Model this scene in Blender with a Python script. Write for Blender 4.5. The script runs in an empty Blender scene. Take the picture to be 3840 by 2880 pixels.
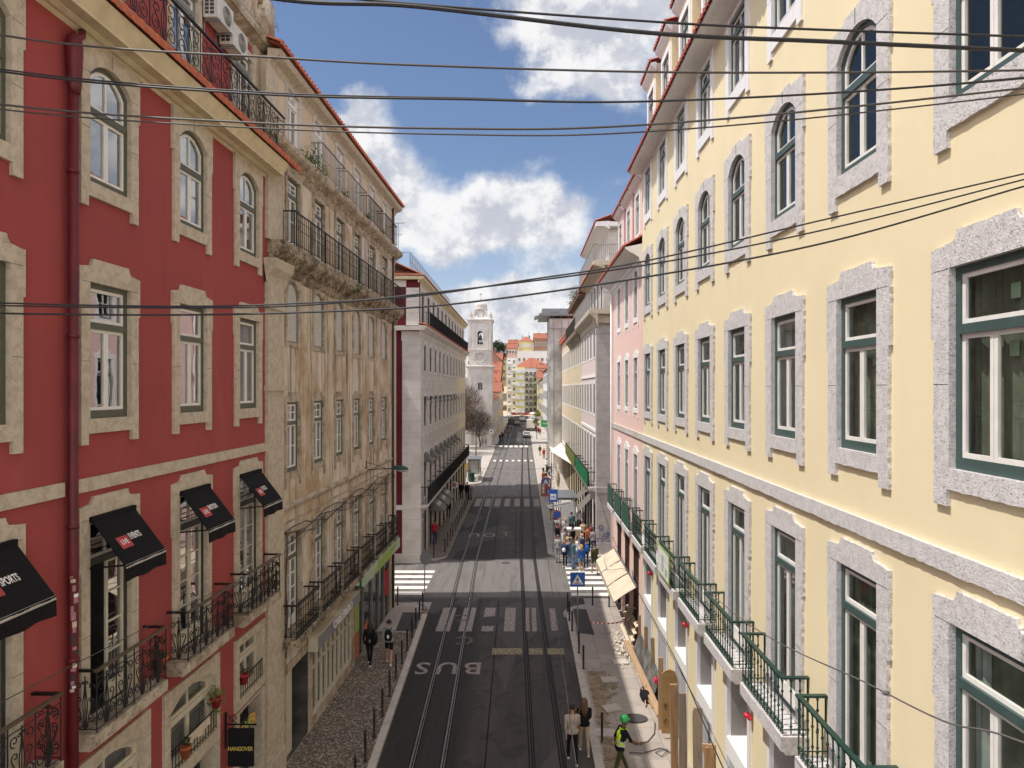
import bpy, bmesh, math, random
from mathutils import Vector, Matrix
from mathutils.geometry import tessellate_polygon
R = math.radians
random.seed(7)
C = bpy.context.scene.collection
scene = bpy.context.scene

# ------------------------------------------------------------------ camera
cam_d = bpy.data.cameras.new("camera")
cam = bpy.data.objects.new("camera", cam_d)
C.objects.link(cam)
cam.location = (0, 0, 11.2)
cam.rotation_euler = (R(90), 0, 0)
cam_d.sensor_width = 36
cam_d.lens = 24
cam_d.shift_x = -0.0113
cam_d.shift_y = 0.0047
cam_d.clip_start = 0.1
cam_d.clip_end = 6000
scene.camera = cam

# ------------------------------------------------------------------ sun
SUN_ELEV, SUN_TILT = R(63), 0.20            # light travels towards +X, a touch towards +Y
hx = math.cos(SUN_ELEV)
sun_dir = Vector((hx * math.cos(SUN_TILT), hx * math.sin(SUN_TILT), -math.sin(SUN_ELEV)))
sun_d = bpy.data.lights.new("sun", 'SUN')
sun_d.energy = 3.1
sun_d.angle = R(0.53)
sun_d.color = (1.0, 0.955, 0.88)
sun = bpy.data.objects.new("sun", sun_d)
C.objects.link(sun)
sun.rotation_euler = sun_dir.to_track_quat('-Z', 'Y').to_euler()
sun.location = (-20, 0, 60)

# ------------------------------------------------------------------ world: sky with cumulus
world = bpy.data.worlds.new("World")
scene.world = world
world.use_nodes = True
wt = world.node_tree
wt.nodes.clear()


class NT:
    """small helper for building node graphs"""
    def __init__(s, t): s.t = t; s.n = t.nodes; s.l = t.links
    def node(s, typ, **kw):
        x = s.n.new(typ)
        for k, v in kw.items(): setattr(x, k, v)
        return x
    def put(s, sock, v):
        if isinstance(v, bpy.types.NodeSocket): s.l.new(v, sock)
        elif v is not None: sock.default_value = v
    def m(s, op, a, b=None, c=None, clamp=False):
        x = s.node('ShaderNodeMath', operation=op, use_clamp=clamp)
        for i, v in enumerate((a, b, c)):
            if v is not None: s.put(x.inputs[i], v)
        return x.outputs[0]
    def mapr(s, v, a, b, c=0.0, d=1.0, smooth=True):
        x = s.node('ShaderNodeMapRange', interpolation_type='SMOOTHSTEP' if smooth else 'LINEAR')
        s.put(x.inputs['Value'], v)
        for k, q in (('From Min', a), ('From Max', b), ('To Min', c), ('To Max', d)): s.put(x.inputs[k], q)
        return x.outputs['Result']
    def mix(s, f, a, b, mode='MIX'):
        x = s.node('ShaderNodeMix', data_type='RGBA', blend_type=mode)
        s.put(x.inputs[0], f); s.put(x.inputs[6], col4(a)); s.put(x.inputs[7], col4(b))
        return x.outputs[2]
    def noise(s, vec, scale, detail=4.0, rough=0.55, dist=0.0):
        x = s.node('ShaderNodeTexNoise')
        s.put(x.inputs['Vector'], vec); x.inputs['Scale'].default_value = scale
        x.inputs['Detail'].default_value = detail; x.inputs['Roughness'].default_value = rough
        x.inputs['Distortion'].default_value = dist
        return x.outputs['Fac']
    def scale(s, vec, sc, loc=(0, 0, 0), rot=(0, 0, 0)):
        x = s.node('ShaderNodeMapping')
        s.put(x.inputs['Vector'], vec)
        x.inputs['Scale'].default_value = sc; x.inputs['Location'].default_value = loc; x.inputs['Rotation'].default_value = rot
        return x.outputs[0]


def col4(c):
    if isinstance(c, (tuple, list)): return tuple(c) + (1.0,) if len(c) == 3 else tuple(c)
    return c


def build_sky():
    g = NT(wt)
    out = g.node('ShaderNodeOutputWorld')
    bg = g.node('ShaderNodeBackground')
    sky = g.node('ShaderNodeTexSky', sky_type='NISHITA')
    sky.sun_disc = False
    sky.sun_elevation = SUN_ELEV
    sky.sun_rotation = math.atan2(-sun_dir.x, -sun_dir.y)
    sky.altitude = 30
    sky.air_density = 1.0; sky.dust_density = 0.6; sky.ozone_density = 1.6
    tc = g.node('ShaderNodeTexCoord')
    d = tc.outputs['Generated']
    sep = g.node('ShaderNodeSeparateXYZ'); g.l.new(d, sep.inputs[0])
    ay = g.m('MAXIMUM', g.m('ABSOLUTE', sep.outputs[1]), 0.06)
    u = g.m('DIVIDE', sep.outputs[0], ay)
    v = g.m('DIVIDE', sep.outputs[2], ay)
    comb = g.node('ShaderNodeCombineXYZ'); g.put(comb.inputs[0], u); g.put(comb.inputs[1], v)
    uv = comb.outputs[0]
    n1 = g.noise(uv, 9.0, 6.0, 0.62)
    n2 = g.noise(g.scale(uv, (1, 1, 1), (5.2, 1.3, 0)), 9.0, 5.0, 0.6)
    uw = g.m('ADD', u, g.m('MULTIPLY', g.m('SUBTRACT', n1, 0.5), 0.13))
    vw = g.m('ADD', v, g.m('MULTIPLY', g.m('SUBTRACT', n2, 0.5), 0.11))

    blobs = [  # azimuth and height of the cloud masses as slopes (tan), their half widths, weight
        (-0.245, .405, .050, .035, .85), (-0.222, .345, .070, .045, 1.0), (-0.200, .285, .080, .050, 1.1),
        (-0.165, .240, .095, .042, 1.0), (-0.105, .222, .070, .030, .8), (-0.045, .278, .052, .038, .95),
        (0.000, .255, .055, .042, 1.0), (0.062, .245, .048, .042, .85), (0.022, .325, .045, .014, .35),
        (0.060, .570, .110, .045, .9), (0.085, .500, .095, .050, 1.0), (0.130, .435, .075, .042, .95),
        (0.170, .560, .150, .065, .9), (0.01, .455, .05, .025, .4),
        (-0.060, .120, .100, .034, .9), (-0.010, .070, .150, .045, 1.15), (0.035, .185, .050, .030, .45),
        (0.100, .115, .120, .040, .7), (-0.13, .09, .12, .05, .7), (0.0, .01, .5, .04, .9),
        (0.16, .30, .05, .02, .35), (-.02, .15, .2, .02, .35),
        (.62, .42, .20, .13, 1.1), (.50, .30, .14, .09, .8)]
    tot = None
    for cx, cy, rx, ry, w in blobs:
        a = g.m('DIVIDE', g.m('SUBTRACT', uw, cx), rx)
        b = g.m('DIVIDE', g.m('SUBTRACT', vw, cy), ry)
        e = g.m('MULTIPLY', g.m('EXPONENT', g.m('MULTIPLY', g.m('ADD', g.m('MULTIPLY', a, a), g.m('MULTIPLY', b, b)), -1.0)), w)
        tot = e if tot is None else g.m('ADD', tot, e)
    # unseen clouds elsewhere round the dome, cover thickened for fill light
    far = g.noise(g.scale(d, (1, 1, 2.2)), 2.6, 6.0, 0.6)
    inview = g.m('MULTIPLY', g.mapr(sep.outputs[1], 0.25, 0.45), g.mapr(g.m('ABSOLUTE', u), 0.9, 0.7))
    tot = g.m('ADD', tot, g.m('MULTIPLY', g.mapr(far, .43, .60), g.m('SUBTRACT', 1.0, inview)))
    fine = g.noise(uv, 26.0, 6.0, 0.62)
    dens = g.m('ADD', tot, g.m('ADD', g.m('MULTIPLY', g.m('SUBTRACT', fine, 0.5), 0.60), g.m('MULTIPLY', g.m('SUBTRACT', n1, 0.5), 0.55)))
    mask = g.mapr(dens, .26, 1.0)
    # self shadowing: thicker cloud towards the sun side means a greyer spot
    up = g.noise(g.scale(uv, (1, 1, 1), (0.035, -0.05, 0)), 9.0, 6.0, 0.62)
    rel = g.m('SUBTRACT', n1, up)
    br = g.m('ADD', g.mapr(rel, -.10, .12, .62, 1.0), g.m('MULTIPLY', g.m('SUBTRACT', fine, .5), .35))
    core = g.mapr(tot, .9, 1.9, 1.0, .86)
    br = g.m('MULTIPLY', br, core)
    cl = g.mix(g.mapr(br, .48, 1.0), (3.7, 3.9, 4.45), (6.6, 6.55, 6.55))
    cl = g.mix(inview, g.mix(1.0, cl, (3.8, 3.6, 3.3), 'MULTIPLY'), cl)      # clouds out of view brightened to add fill light on shaded fronts
    tint = g.mix(1.0, sky.outputs[0], (.80, .80, .85), 'MULTIPLY')
    tint = g.mix(g.m('MULTIPLY', g.mapr(g.m('ABSOLUTE', v), .34, .04), .42), tint, (4.6, 5.2, 6.0))      # pale thin veil low over the horizon
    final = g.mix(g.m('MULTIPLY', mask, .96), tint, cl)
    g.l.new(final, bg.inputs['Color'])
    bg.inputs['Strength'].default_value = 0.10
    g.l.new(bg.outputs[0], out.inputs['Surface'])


build_sky()

# ------------------------------------------------------------------ exposure
scene.view_settings.view_transform = 'Standard'
scene.view_settings.look = 'None'
scene.view_settings.exposure = 0.56
scene.view_settings.gamma = 1.0
scene.render.engine = 'CYCLES'
cy = scene.cycles
cy.use_denoising = True
cy.max_bounces = 7
cy.diffuse_bounces = 4
cy.glossy_bounces = 3
cy.transmission_bounces = 4
cy.transparent_max_bounces = 8
cy.sample_clamp_indirect = 8
cy.caustics_reflective = False
cy.caustics_refractive = False
# ------------------------------------------------------------------ materials
MATS = {}


def new_mat(name):
    m = bpy.data.materials.new(name)
    m.use_nodes = True
    m.node_tree.nodes.clear()
    g = NT(m.node_tree)
    out = g.node('ShaderNodeOutputMaterial')
    bs = g.node('ShaderNodeBsdfPrincipled')
    g.l.new(bs.outputs[0], out.inputs['Surface'])
    MATS[name] = m
    pos = g.node('ShaderNodeNewGeometry').outputs['Position']
    return m, g, bs, pos, out


def bump(g, bs, h, strength=.3, dist=.01):
    b = g.node('ShaderNodeBump'); b.inputs['Strength'].default_value = strength; b.inputs['Distance'].default_value = dist
    g.put(b.inputs['Height'], h); g.l.new(b.outputs[0], bs.inputs['Normal'])


def plain(name, c, rough=.6, metal=0.0, var=.12, scale=6.0):
    m, g, bs, pos, out = new_mat(name)
    n = g.noise(pos, scale, 4)
    f = g.mapr(n, .3, .7, 1 - var, 1 + var)
    cc = g.mix(1.0, c, f, 'MULTIPLY')
    x = g.node('ShaderNodeMix', data_type='RGBA', blend_type='MULTIPLY'); x.inputs[0].default_value = 1
    x.inputs[6].default_value = col4(c); g.l.new(f, x.inputs[7])
    g.l.new(x.outputs[2], bs.inputs['Base Color'])
    bs.inputs['Roughness'].default_value = rough; bs.inputs['Metallic'].default_value = metal
    if rough > .62: bs.inputs['Specular IOR Level'].default_value = .12
    return m


def stucco(name, c, c2, scale=1.2, amount=.6, streak=.0, streak_c=(.1, .08, .06), bumps=.15, rough=.85, patch=None):
    m, g, bs, pos, out = new_mat(name)
    n = g.noise(pos, scale, 6, .6)
    col = g.mix(g.m('MULTIPLY', g.mapr(n, .35, .7), amount), c, c2)
    if patch:
        pc, psc, lo, hi, pz = patch
        pn = g.noise(g.scale(pos, (1, 1, pz)), psc, 5, .6, .6)
        col = g.mix(g.mapr(pn, lo, hi), col, pc)
    if streak:
        sn = g.noise(g.scale(pos, (3.2, 3.2, .22)), 1.0, 6, .7)
        col = g.mix(g.m('MULTIPLY', g.mapr(sn, .48, .70), streak), col, streak_c)
    fine = g.noise(pos, 60, 3)
    col = g.mix(g.m('MULTIPLY', g.mapr(fine, .3, .7), .10), col, c2)
    g.l.new(col, bs.inputs['Base Color'])
    bs.inputs['Roughness'].default_value = rough
    bump(g, bs, g.m('ADD', g.m('MULTIPLY', fine, .5), g.noise(pos, 7, 4)), bumps, .012)
    return m


def stone(name, c, c2, pit, pit_scale=28, pit_lo=.60, blot_scale=5, bumps=.5, joints=0):
    m, g, bs, pos, out = new_mat(name)
    bl = g.noise(pos, blot_scale, 5, .62, .4)
    col = g.mix(g.mapr(bl, .42, .62), c, c2)
    pn = g.noise(pos, pit_scale, 4, .7)
    pm = g.mapr(pn, pit_lo, pit_lo + .07)
    col = g.mix(g.m('MULTIPLY', pm, .75), col, pit)
    if joints:
        sp = g.node('ShaderNodeSeparateXYZ'); g.l.new(pos, sp.inputs[0])
        fr = g.m('FRACT', g.m('DIVIDE', sp.outputs[2], joints))
        jm = g.mapr(g.m('ABSOLUTE', g.m('SUBTRACT', fr, .5)), .475, .49)
        col = g.mix(g.m('MULTIPLY', jm, .55), col, pit)
    g.l.new(col, bs.inputs['Base Color'])
    bs.inputs['Roughness'].default_value = .85
    bump(g, bs, g.m('SUBTRACT', g.noise(pos, 40, 3), g.m('MULTIPLY', pm, .8)), bumps, .012)
    return m


def glass(name, tint=(.75, .8, .8), ior=1.9, wav=.06, gl=1.0, base=.0):
    m, g, bs, pos, out = new_mat(name)
    g.n.remove(bs)
    tr = g.node('ShaderNodeBsdfTransparent'); tr.inputs[0].default_value = col4(tint)
    gs = g.node('ShaderNodeBsdfGlossy'); gs.inputs['Roughness'].default_value = .012
    gs.inputs[0].default_value = (gl, gl, gl, 1)
    b = g.node('ShaderNodeBump'); b.inputs['Strength'].default_value = wav; b.inputs['Distance'].default_value = .02
    g.put(b.inputs['Height'], g.noise(pos, 2.3, 1)); g.l.new(b.outputs[0], gs.inputs['Normal'])
    ge = g.node('ShaderNodeNewGeometry')          # Schlick, the same from both sides of the pane
    dp = g.node('ShaderNodeVectorMath', operation='DOT_PRODUCT'); g.l.new(ge.outputs['Normal'], dp.inputs[0]); g.l.new(ge.outputs['Incoming'], dp.inputs[1])
    f0 = ((ior - 1) / (ior + 1)) ** 2
    fr = g.m('ADD', g.m('MULTIPLY', g.m('POWER', g.m('SUBTRACT', 1.0, g.m('ABSOLUTE', dp.outputs['Value'])), 5.0), 1 - f0), f0 + base, clamp=True)
    mx = g.node('ShaderNodeMixShader'); g.l.new(fr, mx.inputs[0])
    g.l.new(tr.outputs[0], mx.inputs[1]); g.l.new(gs.outputs[0], mx.inputs[2])
    g.l.new(mx.outputs[0], out.inputs['Surface'])
    return m


def tilemat(name, c, c2):
    m, g, bs, pos, out = new_mat(name)
    n = g.noise(pos, 4.5, 3)
    n2 = g.noise(pos, 24, 3)
    col = g.mix(g.mapr(n, .35, .65), c, c2)
    col = g.mix(g.m('MULTIPLY', g.mapr(n2, .55, .75), .5), col, (.09, .05, .035))
    g.l.new(col, bs.inputs['Base Color']); bs.inputs['Roughness'].default_value = .8
    return m


def wood(name, c, c2, axis=2):
    m, g, bs, pos, out = new_mat(name)
    sc = [14, 14, 14]; sc[axis] = .9
    n = g.noise(g.scale(pos, tuple(sc)), 1.6, 5, .6, .5)
    col = g.mix(g.mapr(n, .35, .68), c, c2)
    g.l.new(col, bs.inputs['Base Color']); bs.inputs['Roughness'].default_value = .75
    bump(g, bs, n, .25, .006)
    return m


# walls
stucco('red_stucco', (.345, .058, .054), (.295, .050, .047), .6, .9, .30, (.235, .045, .042), .16, patch=((.37, .072, .065), .45, .52, .68, .5))
stucco('yellow_stucco', (.795, .685, .45), (.755, .65, .425), .7, .9, .07, (.68, .56, .37), .24)
stucco('pink_stucco', (.80, .56, .50), (.77, .54, .49), .8, .8, .10, (.62, .4, .36), .15)
stucco('stained_stucco', (.68, .59, .46), (.42, .285, .16), .8, 1.0, 1.0, (.115, .08, .055), .35,
       patch=((.70, .63, .55), .6, .53, .60, .35))
stucco('cream_stucco', (.62, .50, .36), (.58, .45, .32), .6, .8, .25, (.42, .32, .22), .1)
stucco('maroon_stucco', (.12, .006, .016), (.10, .006, .014), .6, .7, .1, (.06, .01, .015), .05)
stucco('white_stucco', (.72, .69, .66), (.66, .62, .58), .5, .8, .3, (.5, .45, .40), .1)
stucco('pale_pink_stucco', (.72, .60, .57), (.68, .58, .54), .5, .8, .35, (.5, .42, .38), .1)
stucco('pale_yellow_stucco', (.66, .56, .36), (.6, .5, .34), .4, .8, .5, (.40, .33, .24), .1)
stucco('hill_white', (.70, .68, .66), (.62, .6, .58), .2, .6, .3, (.5, .47, .44), .02)
stucco('hill_yellow', (.72, .66, .30), (.66, .6, .3), .2, .6, .2, (.5, .45, .3), .02)
stucco('hill_beige', (.50, .40, .27), (.42, .33, .22), .3, .7, .4, (.26, .2, .14), .02)
stucco('hill_pink', (.66, .44, .36), (.6, .4, .33), .3, .7, .3, (.45, .3, .25), .02)
stucco('hill_brown', (.32, .19, .13), (.27, .16, .11), .3, .7, .2, (.2, .13, .1), .02)
stucco('plaster_white', (.82, .80, .78), (.76, .74, .72), .8, .5, 0, (.5, .5, .5), .05)
stucco('cement', (.36, .33, .31), (.28, .26, .25), 1.5, .8, .2, (.2, .18, .17), .2)
# stones
stone('beige_stone', (.56, .48, .37), (.45, .375, .28), (.26, .20, .14), 26, .60, 6, .35)
stone('beige_stone_worn', (.50, .42, .32), (.30, .235, .16), (.12, .09, .06), 14, .55, 2.2, .25)
stone('grey_stone', (.64, .61, .60), (.55, .52, .51), (.22, .205, .20), 42, .575, 9, .9)
stone('pale_stone', (.60, .55, .50), (.50, .455, .41), (.30, .26, .23), 10, .60, 1.2, .3, joints=.62)
stone('quoin_stone', (.50, .46, .43), (.43, .395, .37), (.22, .2, .19), 14, .64, 1.5, .2, joints=.75)
stone('mossy_stone', (.40, .32, .22), (.15, .11, .07), (.045, .038, .022), 9, .5, 2.0, .25)
stone('paving_slab', (.50, .44, .40), (.44, .39, .35), (.30, .26, .23), 20, .66, 1.2, .1)
stone('kerb_stone', (.52, .47, .42), (.44, .39, .35), (.25, .22, .2), 24, .62, 2, .2)
stone('church_stone', (.57, .53, .505), (.46, .425, .405), (.38, .35, .33), 3, .62, .35, .1)
stone('dirt', (.33, .25, .17), (.22, .165, .11), (.42, .36, .3), 9, .6, 3, .9)
plain('cream_moulding', (.62, .52, .34), .8, 0, .10, 3)
plain('white_trim', (.78, .76, .76), .6, 0, .04)
plain('white_sash', (.78, .75, .70), .45, 0, .04)
plain('cream_sash', (.60, .54, .42), .5, 0, .06)
plain('green_frame', (.050, .085, .080), .45, 0, .06)
plain('olive_frame', (.085, .090, .060), .5, 0, .06)
plain('dark_frame', (.03, .028, .026), .5)
plain('grey_frame', (.20, .20, .19), .5)
plain('shutter_grey', (.52, .49, .44), .6, 0, .08)
plain('green_iron', (.014, .048, .036), .4, .2, .1)
plain('black_iron', (.012, .012, .013), .45, .4, .2)
plain('rust_iron', (.045, .036, .032), .6, .3, .3)
plain('grey_iron', (.26, .24, .23), .6, .2)
plain('brown_rail', (.10, .07, .045), .4)
plain('black_canvas', (.011, .010, .011), .75)
plain('silver_strip', (.45, .43, .40), .4, .5)
plain('red_patch', (.42, .07, .07), .7)
plain('letter_white', (.75, .73, .70), .7)
plain('letter_gold', (.62, .48, .10), .6)
plain('letter_green', (.25, .50, .10), .6)
plain('letter_orange', (.72, .42, .10), .6)
plain('pipe_red', (.115, .007, .011), .55, 0, .25, 2)
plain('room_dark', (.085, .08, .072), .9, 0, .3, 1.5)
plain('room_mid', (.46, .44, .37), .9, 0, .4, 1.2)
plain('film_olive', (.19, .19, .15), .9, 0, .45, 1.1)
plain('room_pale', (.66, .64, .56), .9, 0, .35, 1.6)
plain('curtain_white', (.62, .60, .56), .9, 0, .12, 3)
plain('curtain_grey', (.40, .39, .38), .9, 0, .1, 3)
plain('cable_black', (.014, .013, .015), .6)
plain('cable_grey', (.10, .09, .088), .6)
plain('cable_tan', (.055, .047, .042), .6)
plain('rail_steel', (.26, .24, .22), .45, .6, .2)
plain('rail_dull', (.035, .031, .029), .6, .2, .2)
plain('tar', (.016, .014, .013), .7)
plain('bollard_black', (.016, .015, .016), .45)
plain('sign_blue', (.015, .10, .42), .4)
plain('sign_white', (.78, .78, .78), .45)
plain('sign_red', (.55, .03, .04), .45)
plain('sign_mauve', (.38, .17, .20), .5)
plain('sign_grey', (.22, .22, .23), .5)
plain('pole_grey', (.30, .30, .30), .4, .5)
plain('canvas_cream', (.60, .51, .385), .8, 0, .08, 2)
plain('canvas_white', (.80, .74, .64), .8, 0, .06, 1)
plain('canvas_grey', (.17, .155, .14), .8)
plain('green_banner', (.02, .16, .07), .7, 0, .2, 2)
plain('green_panel', (.035, .10, .07), .6, 0, .2)
plain('lime_panel', (.30, .42, .07), .6)
plain('pale_lime', (.40, .50, .36), .6)
plain('terracotta', (.42, .12, .05), .8)
plain('pot_red', (.35, .02, .03), .6)
plain('ac_white', (.58, .55, .50), .5)
plain('ac_dark', (.05, .05, .05), .6)
plain('skin_light', (.50, .28, .19), .55, 0, .05)
plain('skin_dark', (.16, .075, .045), .55, 0, .05)
plain('cloth_black', (.014, .013, .015), .85)
plain('cloth_grey', (.30, .29, .29), .85)
plain('cloth_tan', (.46, .34, .22), .85)
plain('cloth_shirt', (.44, .36, .30), .85)
plain('cloth_navy', (.03, .045, .10), .85)
plain('cloth_denim', (.12, .19, .30), .85)
plain('cloth_white', (.70, .69, .68), .85)
plain('cloth_olive', (.06, .065, .03), .85)
plain('cloth_orange', (.50, .16, .08), .85)
plain('cloth_red', (.42, .04, .05), .85)
plain('cloth_blue', (.03, .12, .42), .85)
plain('cloth_teal', (.10, .20, .20), .85)
plain('hivis', (.56, .82, .04), .6)
plain('reflective', (.62, .62, .60), .3)
plain('helmet_green', (.02, .34, .08), .35)
plain('hair_dark', (.018, .013, .010), .6)
plain('hair_brown', (.12, .06, .03), .6)
plain('hair_blond', (.40, .24, .11), .6)
plain('shoe_white', (.68, .66, .64), .6)
plain('shoe_dark', (.03, .027, .025), .6)
plain('bag_mustard', (.36, .24, .06), .8)
plain('car_silver', (.42, .43, .44), .3, .5, .04)
plain('car_white', (.72, .72, .70), .3, 0, .04)
plain('car_dark', (.03, .032, .036), .3, .3, .04)
plain('car_glass', (.012, .014, .016), .08)
plain('tyre', (.015, .015, .015), .8)
plain('lamp_red', (.45, .02, .02), .35)
plain('plastic_red', (.62, .02, .05), .45)
plain('grey_panel', (.42, .43, .45), .6, 0, .12, 2)
plain('sheet_metal', (.20, .20, .20), .5, .4, .5, 2)
plain('rubber_hose', (.05, .045, .04), .6)
plain('leaf_green', (.055, .10, .022), .7, 0, .5, 30)
plain('leaf_dark', (.026, .038, .018), .8, 0, .5, .6)
plain('leaf_yellow', (.16, .18, .05), .7, 0, .5, 30)
plain('moss', (.045, .055, .015), .9, 0, .5, 12)
plain('bark', (.095, .062, .050), .9, 0, .3, 8)
plain('bark_plane', (.13, .10, .085), .9, 0, .3, 3)
plain('bronze_bell', (.06, .075, .055), .5, .5)
plain('netting', (.52, .505, .49), .9, 0, .25, .5)
plain('tin_roof', (.20, .21, .22), .5, .4, .15)
plain('paint_white', (.31, .275, .25), .8, 0, .45, 11)
plain('paint_worn', (.145, .128, .116), .8, 0, .55, 7)
plain('paint_yellow', (.27, .235, .16), .8, 0, .4, 9)
plain('paint_fresh', (.74, .70, .64), .7, 0, .12, 9)
plain('dark_plate', (.075, .07, .07), .7, 0, .1)
plain('graffiti_blue', (.10, .10, .22), .7)
plain('door_brown', (.10, .05, .028), .6, 0, .2)
plain('rubble_pale', (.55, .49, .42), .9, 0, .2, 8)
plain('tape_red', (.60, .06, .05), .6)
plain('kiosk_green', (.015, .06, .04), .5)
plain('kiosk_yellow', (.62, .40, .03), .5)
wood('timber', (.36, .215, .105), (.26, .15, .07))
wood('timber_grey', (.27, .20, .14), (.19, .135, .09))
wood('osb', (.43, .26, .10), (.33, .18, .06), 0)
wood('plank', (.44, .29, .17), (.36, .23, .13), 1)
tilemat('roof_tile', (.48, .13, .055), (.40, .10, .05))
tilemat('roof_tile_red', (.36, .07, .042), (.30, .058, .04))
tilemat('roof_tile_far', (.36, .125, .07), (.27, .085, .05))
tilemat('roof_tile_old', (.24, .13, .085), (.15, .10, .07))
glass('glass_shade', (.70, .73, .72), 1.6, .05, base=.30)
glass('glass_sun', (.76, .83, .79), 1.45, .04, base=.015)
glass('glass_far', (.5, .5, .5), 1.5, .03)


def asphalt():
    m, g, bs, pos, out = new_mat('asphalt')
    sp = g.node('ShaderNodeSeparateXYZ'); g.l.new(pos, sp.inputs[0])
    big = g.noise(g.scale(pos, (.9, .10, 1)), 1.0, 5, .6, .3)
    col = g.mix(g.mapr(big, .35, .65), (.038, .032, .028), (.066, .056, .049))
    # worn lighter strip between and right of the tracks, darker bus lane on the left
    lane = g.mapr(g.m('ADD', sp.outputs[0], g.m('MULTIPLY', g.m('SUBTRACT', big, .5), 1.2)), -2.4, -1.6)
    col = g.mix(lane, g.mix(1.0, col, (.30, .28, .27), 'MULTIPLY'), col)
    st = g.noise(pos, 1.5, 6, .7, .8)
    col = g.mix(g.m('MULTIPLY', g.mapr(st, .49, .62), .8), col, (.020, .017, .015))
    run = g.noise(g.scale(pos, (4.5, .12, 1)), 1.0, 4, .6)          # tyre-worn streaks along the street
    col = g.mix(g.m('MULTIPLY', g.mapr(run, .50, .70), .55), col, (.028, .024, .021))
    pa = g.node('ShaderNodeTexVoronoi'); pa.inputs['Scale'].default_value = .33; g.l.new(g.scale(pos, (1.4, .5, 1)), pa.inputs['Vector'])
    ps = g.node('ShaderNodeSeparateColor'); g.l.new(pa.outputs['Color'], ps.inputs[0])
    col = g.mix(g.m('MULTIPLY', g.mapr(ps.outputs[0], .70, .72), .5), col, (.10, .088, .078))      # relaid patches
    fine = g.noise(pos, 55, 3, .7)
    col = g.mix(g.m('MULTIPLY', g.mapr(fine, .50, .72), .35), col, (.15, .135, .125))
    # paler bands where the side street crosses and at the square
    yy = sp.outputs[1]
    cross = g.m('MULTIPLY', g.mapr(yy, 36.4, 36.9, smooth=False), g.mapr(yy, 44.9, 44.5, smooth=False))
    sq = g.m('MULTIPLY', g.mapr(yy, 70.5, 71.5, smooth=False), g.mapr(yy, 136, 134, smooth=False))
    pale = g.m('MULTIPLY', g.m('MAXIMUM', cross, sq), g.mapr(g.noise(g.scale(pos, (2.2, .25, 1)), 1.0, 5, .65, .5), .72, .42, .45, 1.0))
    col = g.mix(pale, col, (.145, .132, .122))
    g.l.new(col, bs.inputs['Base Color'])
    bs.inputs['Roughness'].default_value = .72
    bump(g, bs, fine, .25, .01)


asphalt()


def cobble():
    m, g, bs, pos, out = new_mat('cobble_mosaic')
    v = g.node('ShaderNodeTexVoronoi'); v.inputs['Scale'].default_value = 16; v.inputs['Randomness'].default_value = .55
    g.l.new(pos, v.inputs['Vector'])
    sep = g.node('ShaderNodeSeparateColor'); g.l.new(v.outputs['Color'], sep.inputs[0])
    big = g.noise(pos, .8, 5, .6)
    c = g.mix(g.mapr(sep.outputs[0], .2, .8), (.19, .145, .105), (.43, .355, .28))
    c = g.mix(g.m('MULTIPLY', g.mapr(sep.outputs[1], .72, .8), .8), c, (.07, .055, .045))
    c = g.mix(g.m('MULTIPLY', g.mapr(big, .5, .7), .45), c, (.15, .115, .085))
    edge = g.mapr(v.outputs['Distance'], .42, .60)
    c = g.mix(g.m('MULTIPLY', edge, .7), c, (.055, .042, .033))
    g.l.new(c, bs.inputs['Base Color']); bs.inputs['Roughness'].default_value = .8
    bump(g, bs, g.m('SUBTRACT', 1.0, v.outputs['Distance']), .5, .015)


cobble()


def slabs(name, sx, sy, c, c2, j=(.20, .17, .15)):
    m, g, bs, pos, out = new_mat(name)
    br = g.node('ShaderNodeTexBrick')
    g.l.new(g.scale(pos, (1, 1, 1), (0, 0, 0), (0, 0, R(90))), br.inputs['Vector'])
    br.inputs['Scale'].default_value = 1.0
    br.inputs['Brick Width'].default_value = sy; br.inputs['Row Height'].default_value = sx
    br.inputs['Mortar Size'].default_value = .010; br.inputs['Mortar Smooth'].default_value = .1
    br.inputs['Color1'].default_value = col4(c); br.inputs['Color2'].default_value = col4(c2); br.inputs['Mortar'].default_value = col4(j)
    n = g.noise(pos, 1.6, 5, .6)
    cc = g.mix(g.m('MULTIPLY', g.mapr(n, .5, .72), .45), br.outputs['Color'], j)
    n2 = g.noise(pos, 30, 3, .6)
    cc = g.mix(g.m('MULTIPLY', g.mapr(n2, .5, .7), .25), cc, c2)
    g.l.new(cc, bs.inputs['Base Color']); bs.inputs['Roughness'].default_value = .75


slabs('paving', .62, .95, (.40, .345, .30), (.34, .295, .26))
slabs('paving_pale', .5, .5, (.46, .42, .38), (.42, .38, .34))
slabs('ground_paving', 1.2, 1.2, (.34, .31, .28), (.31, .28, .26))


def M(n): return MATS[n]
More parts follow.
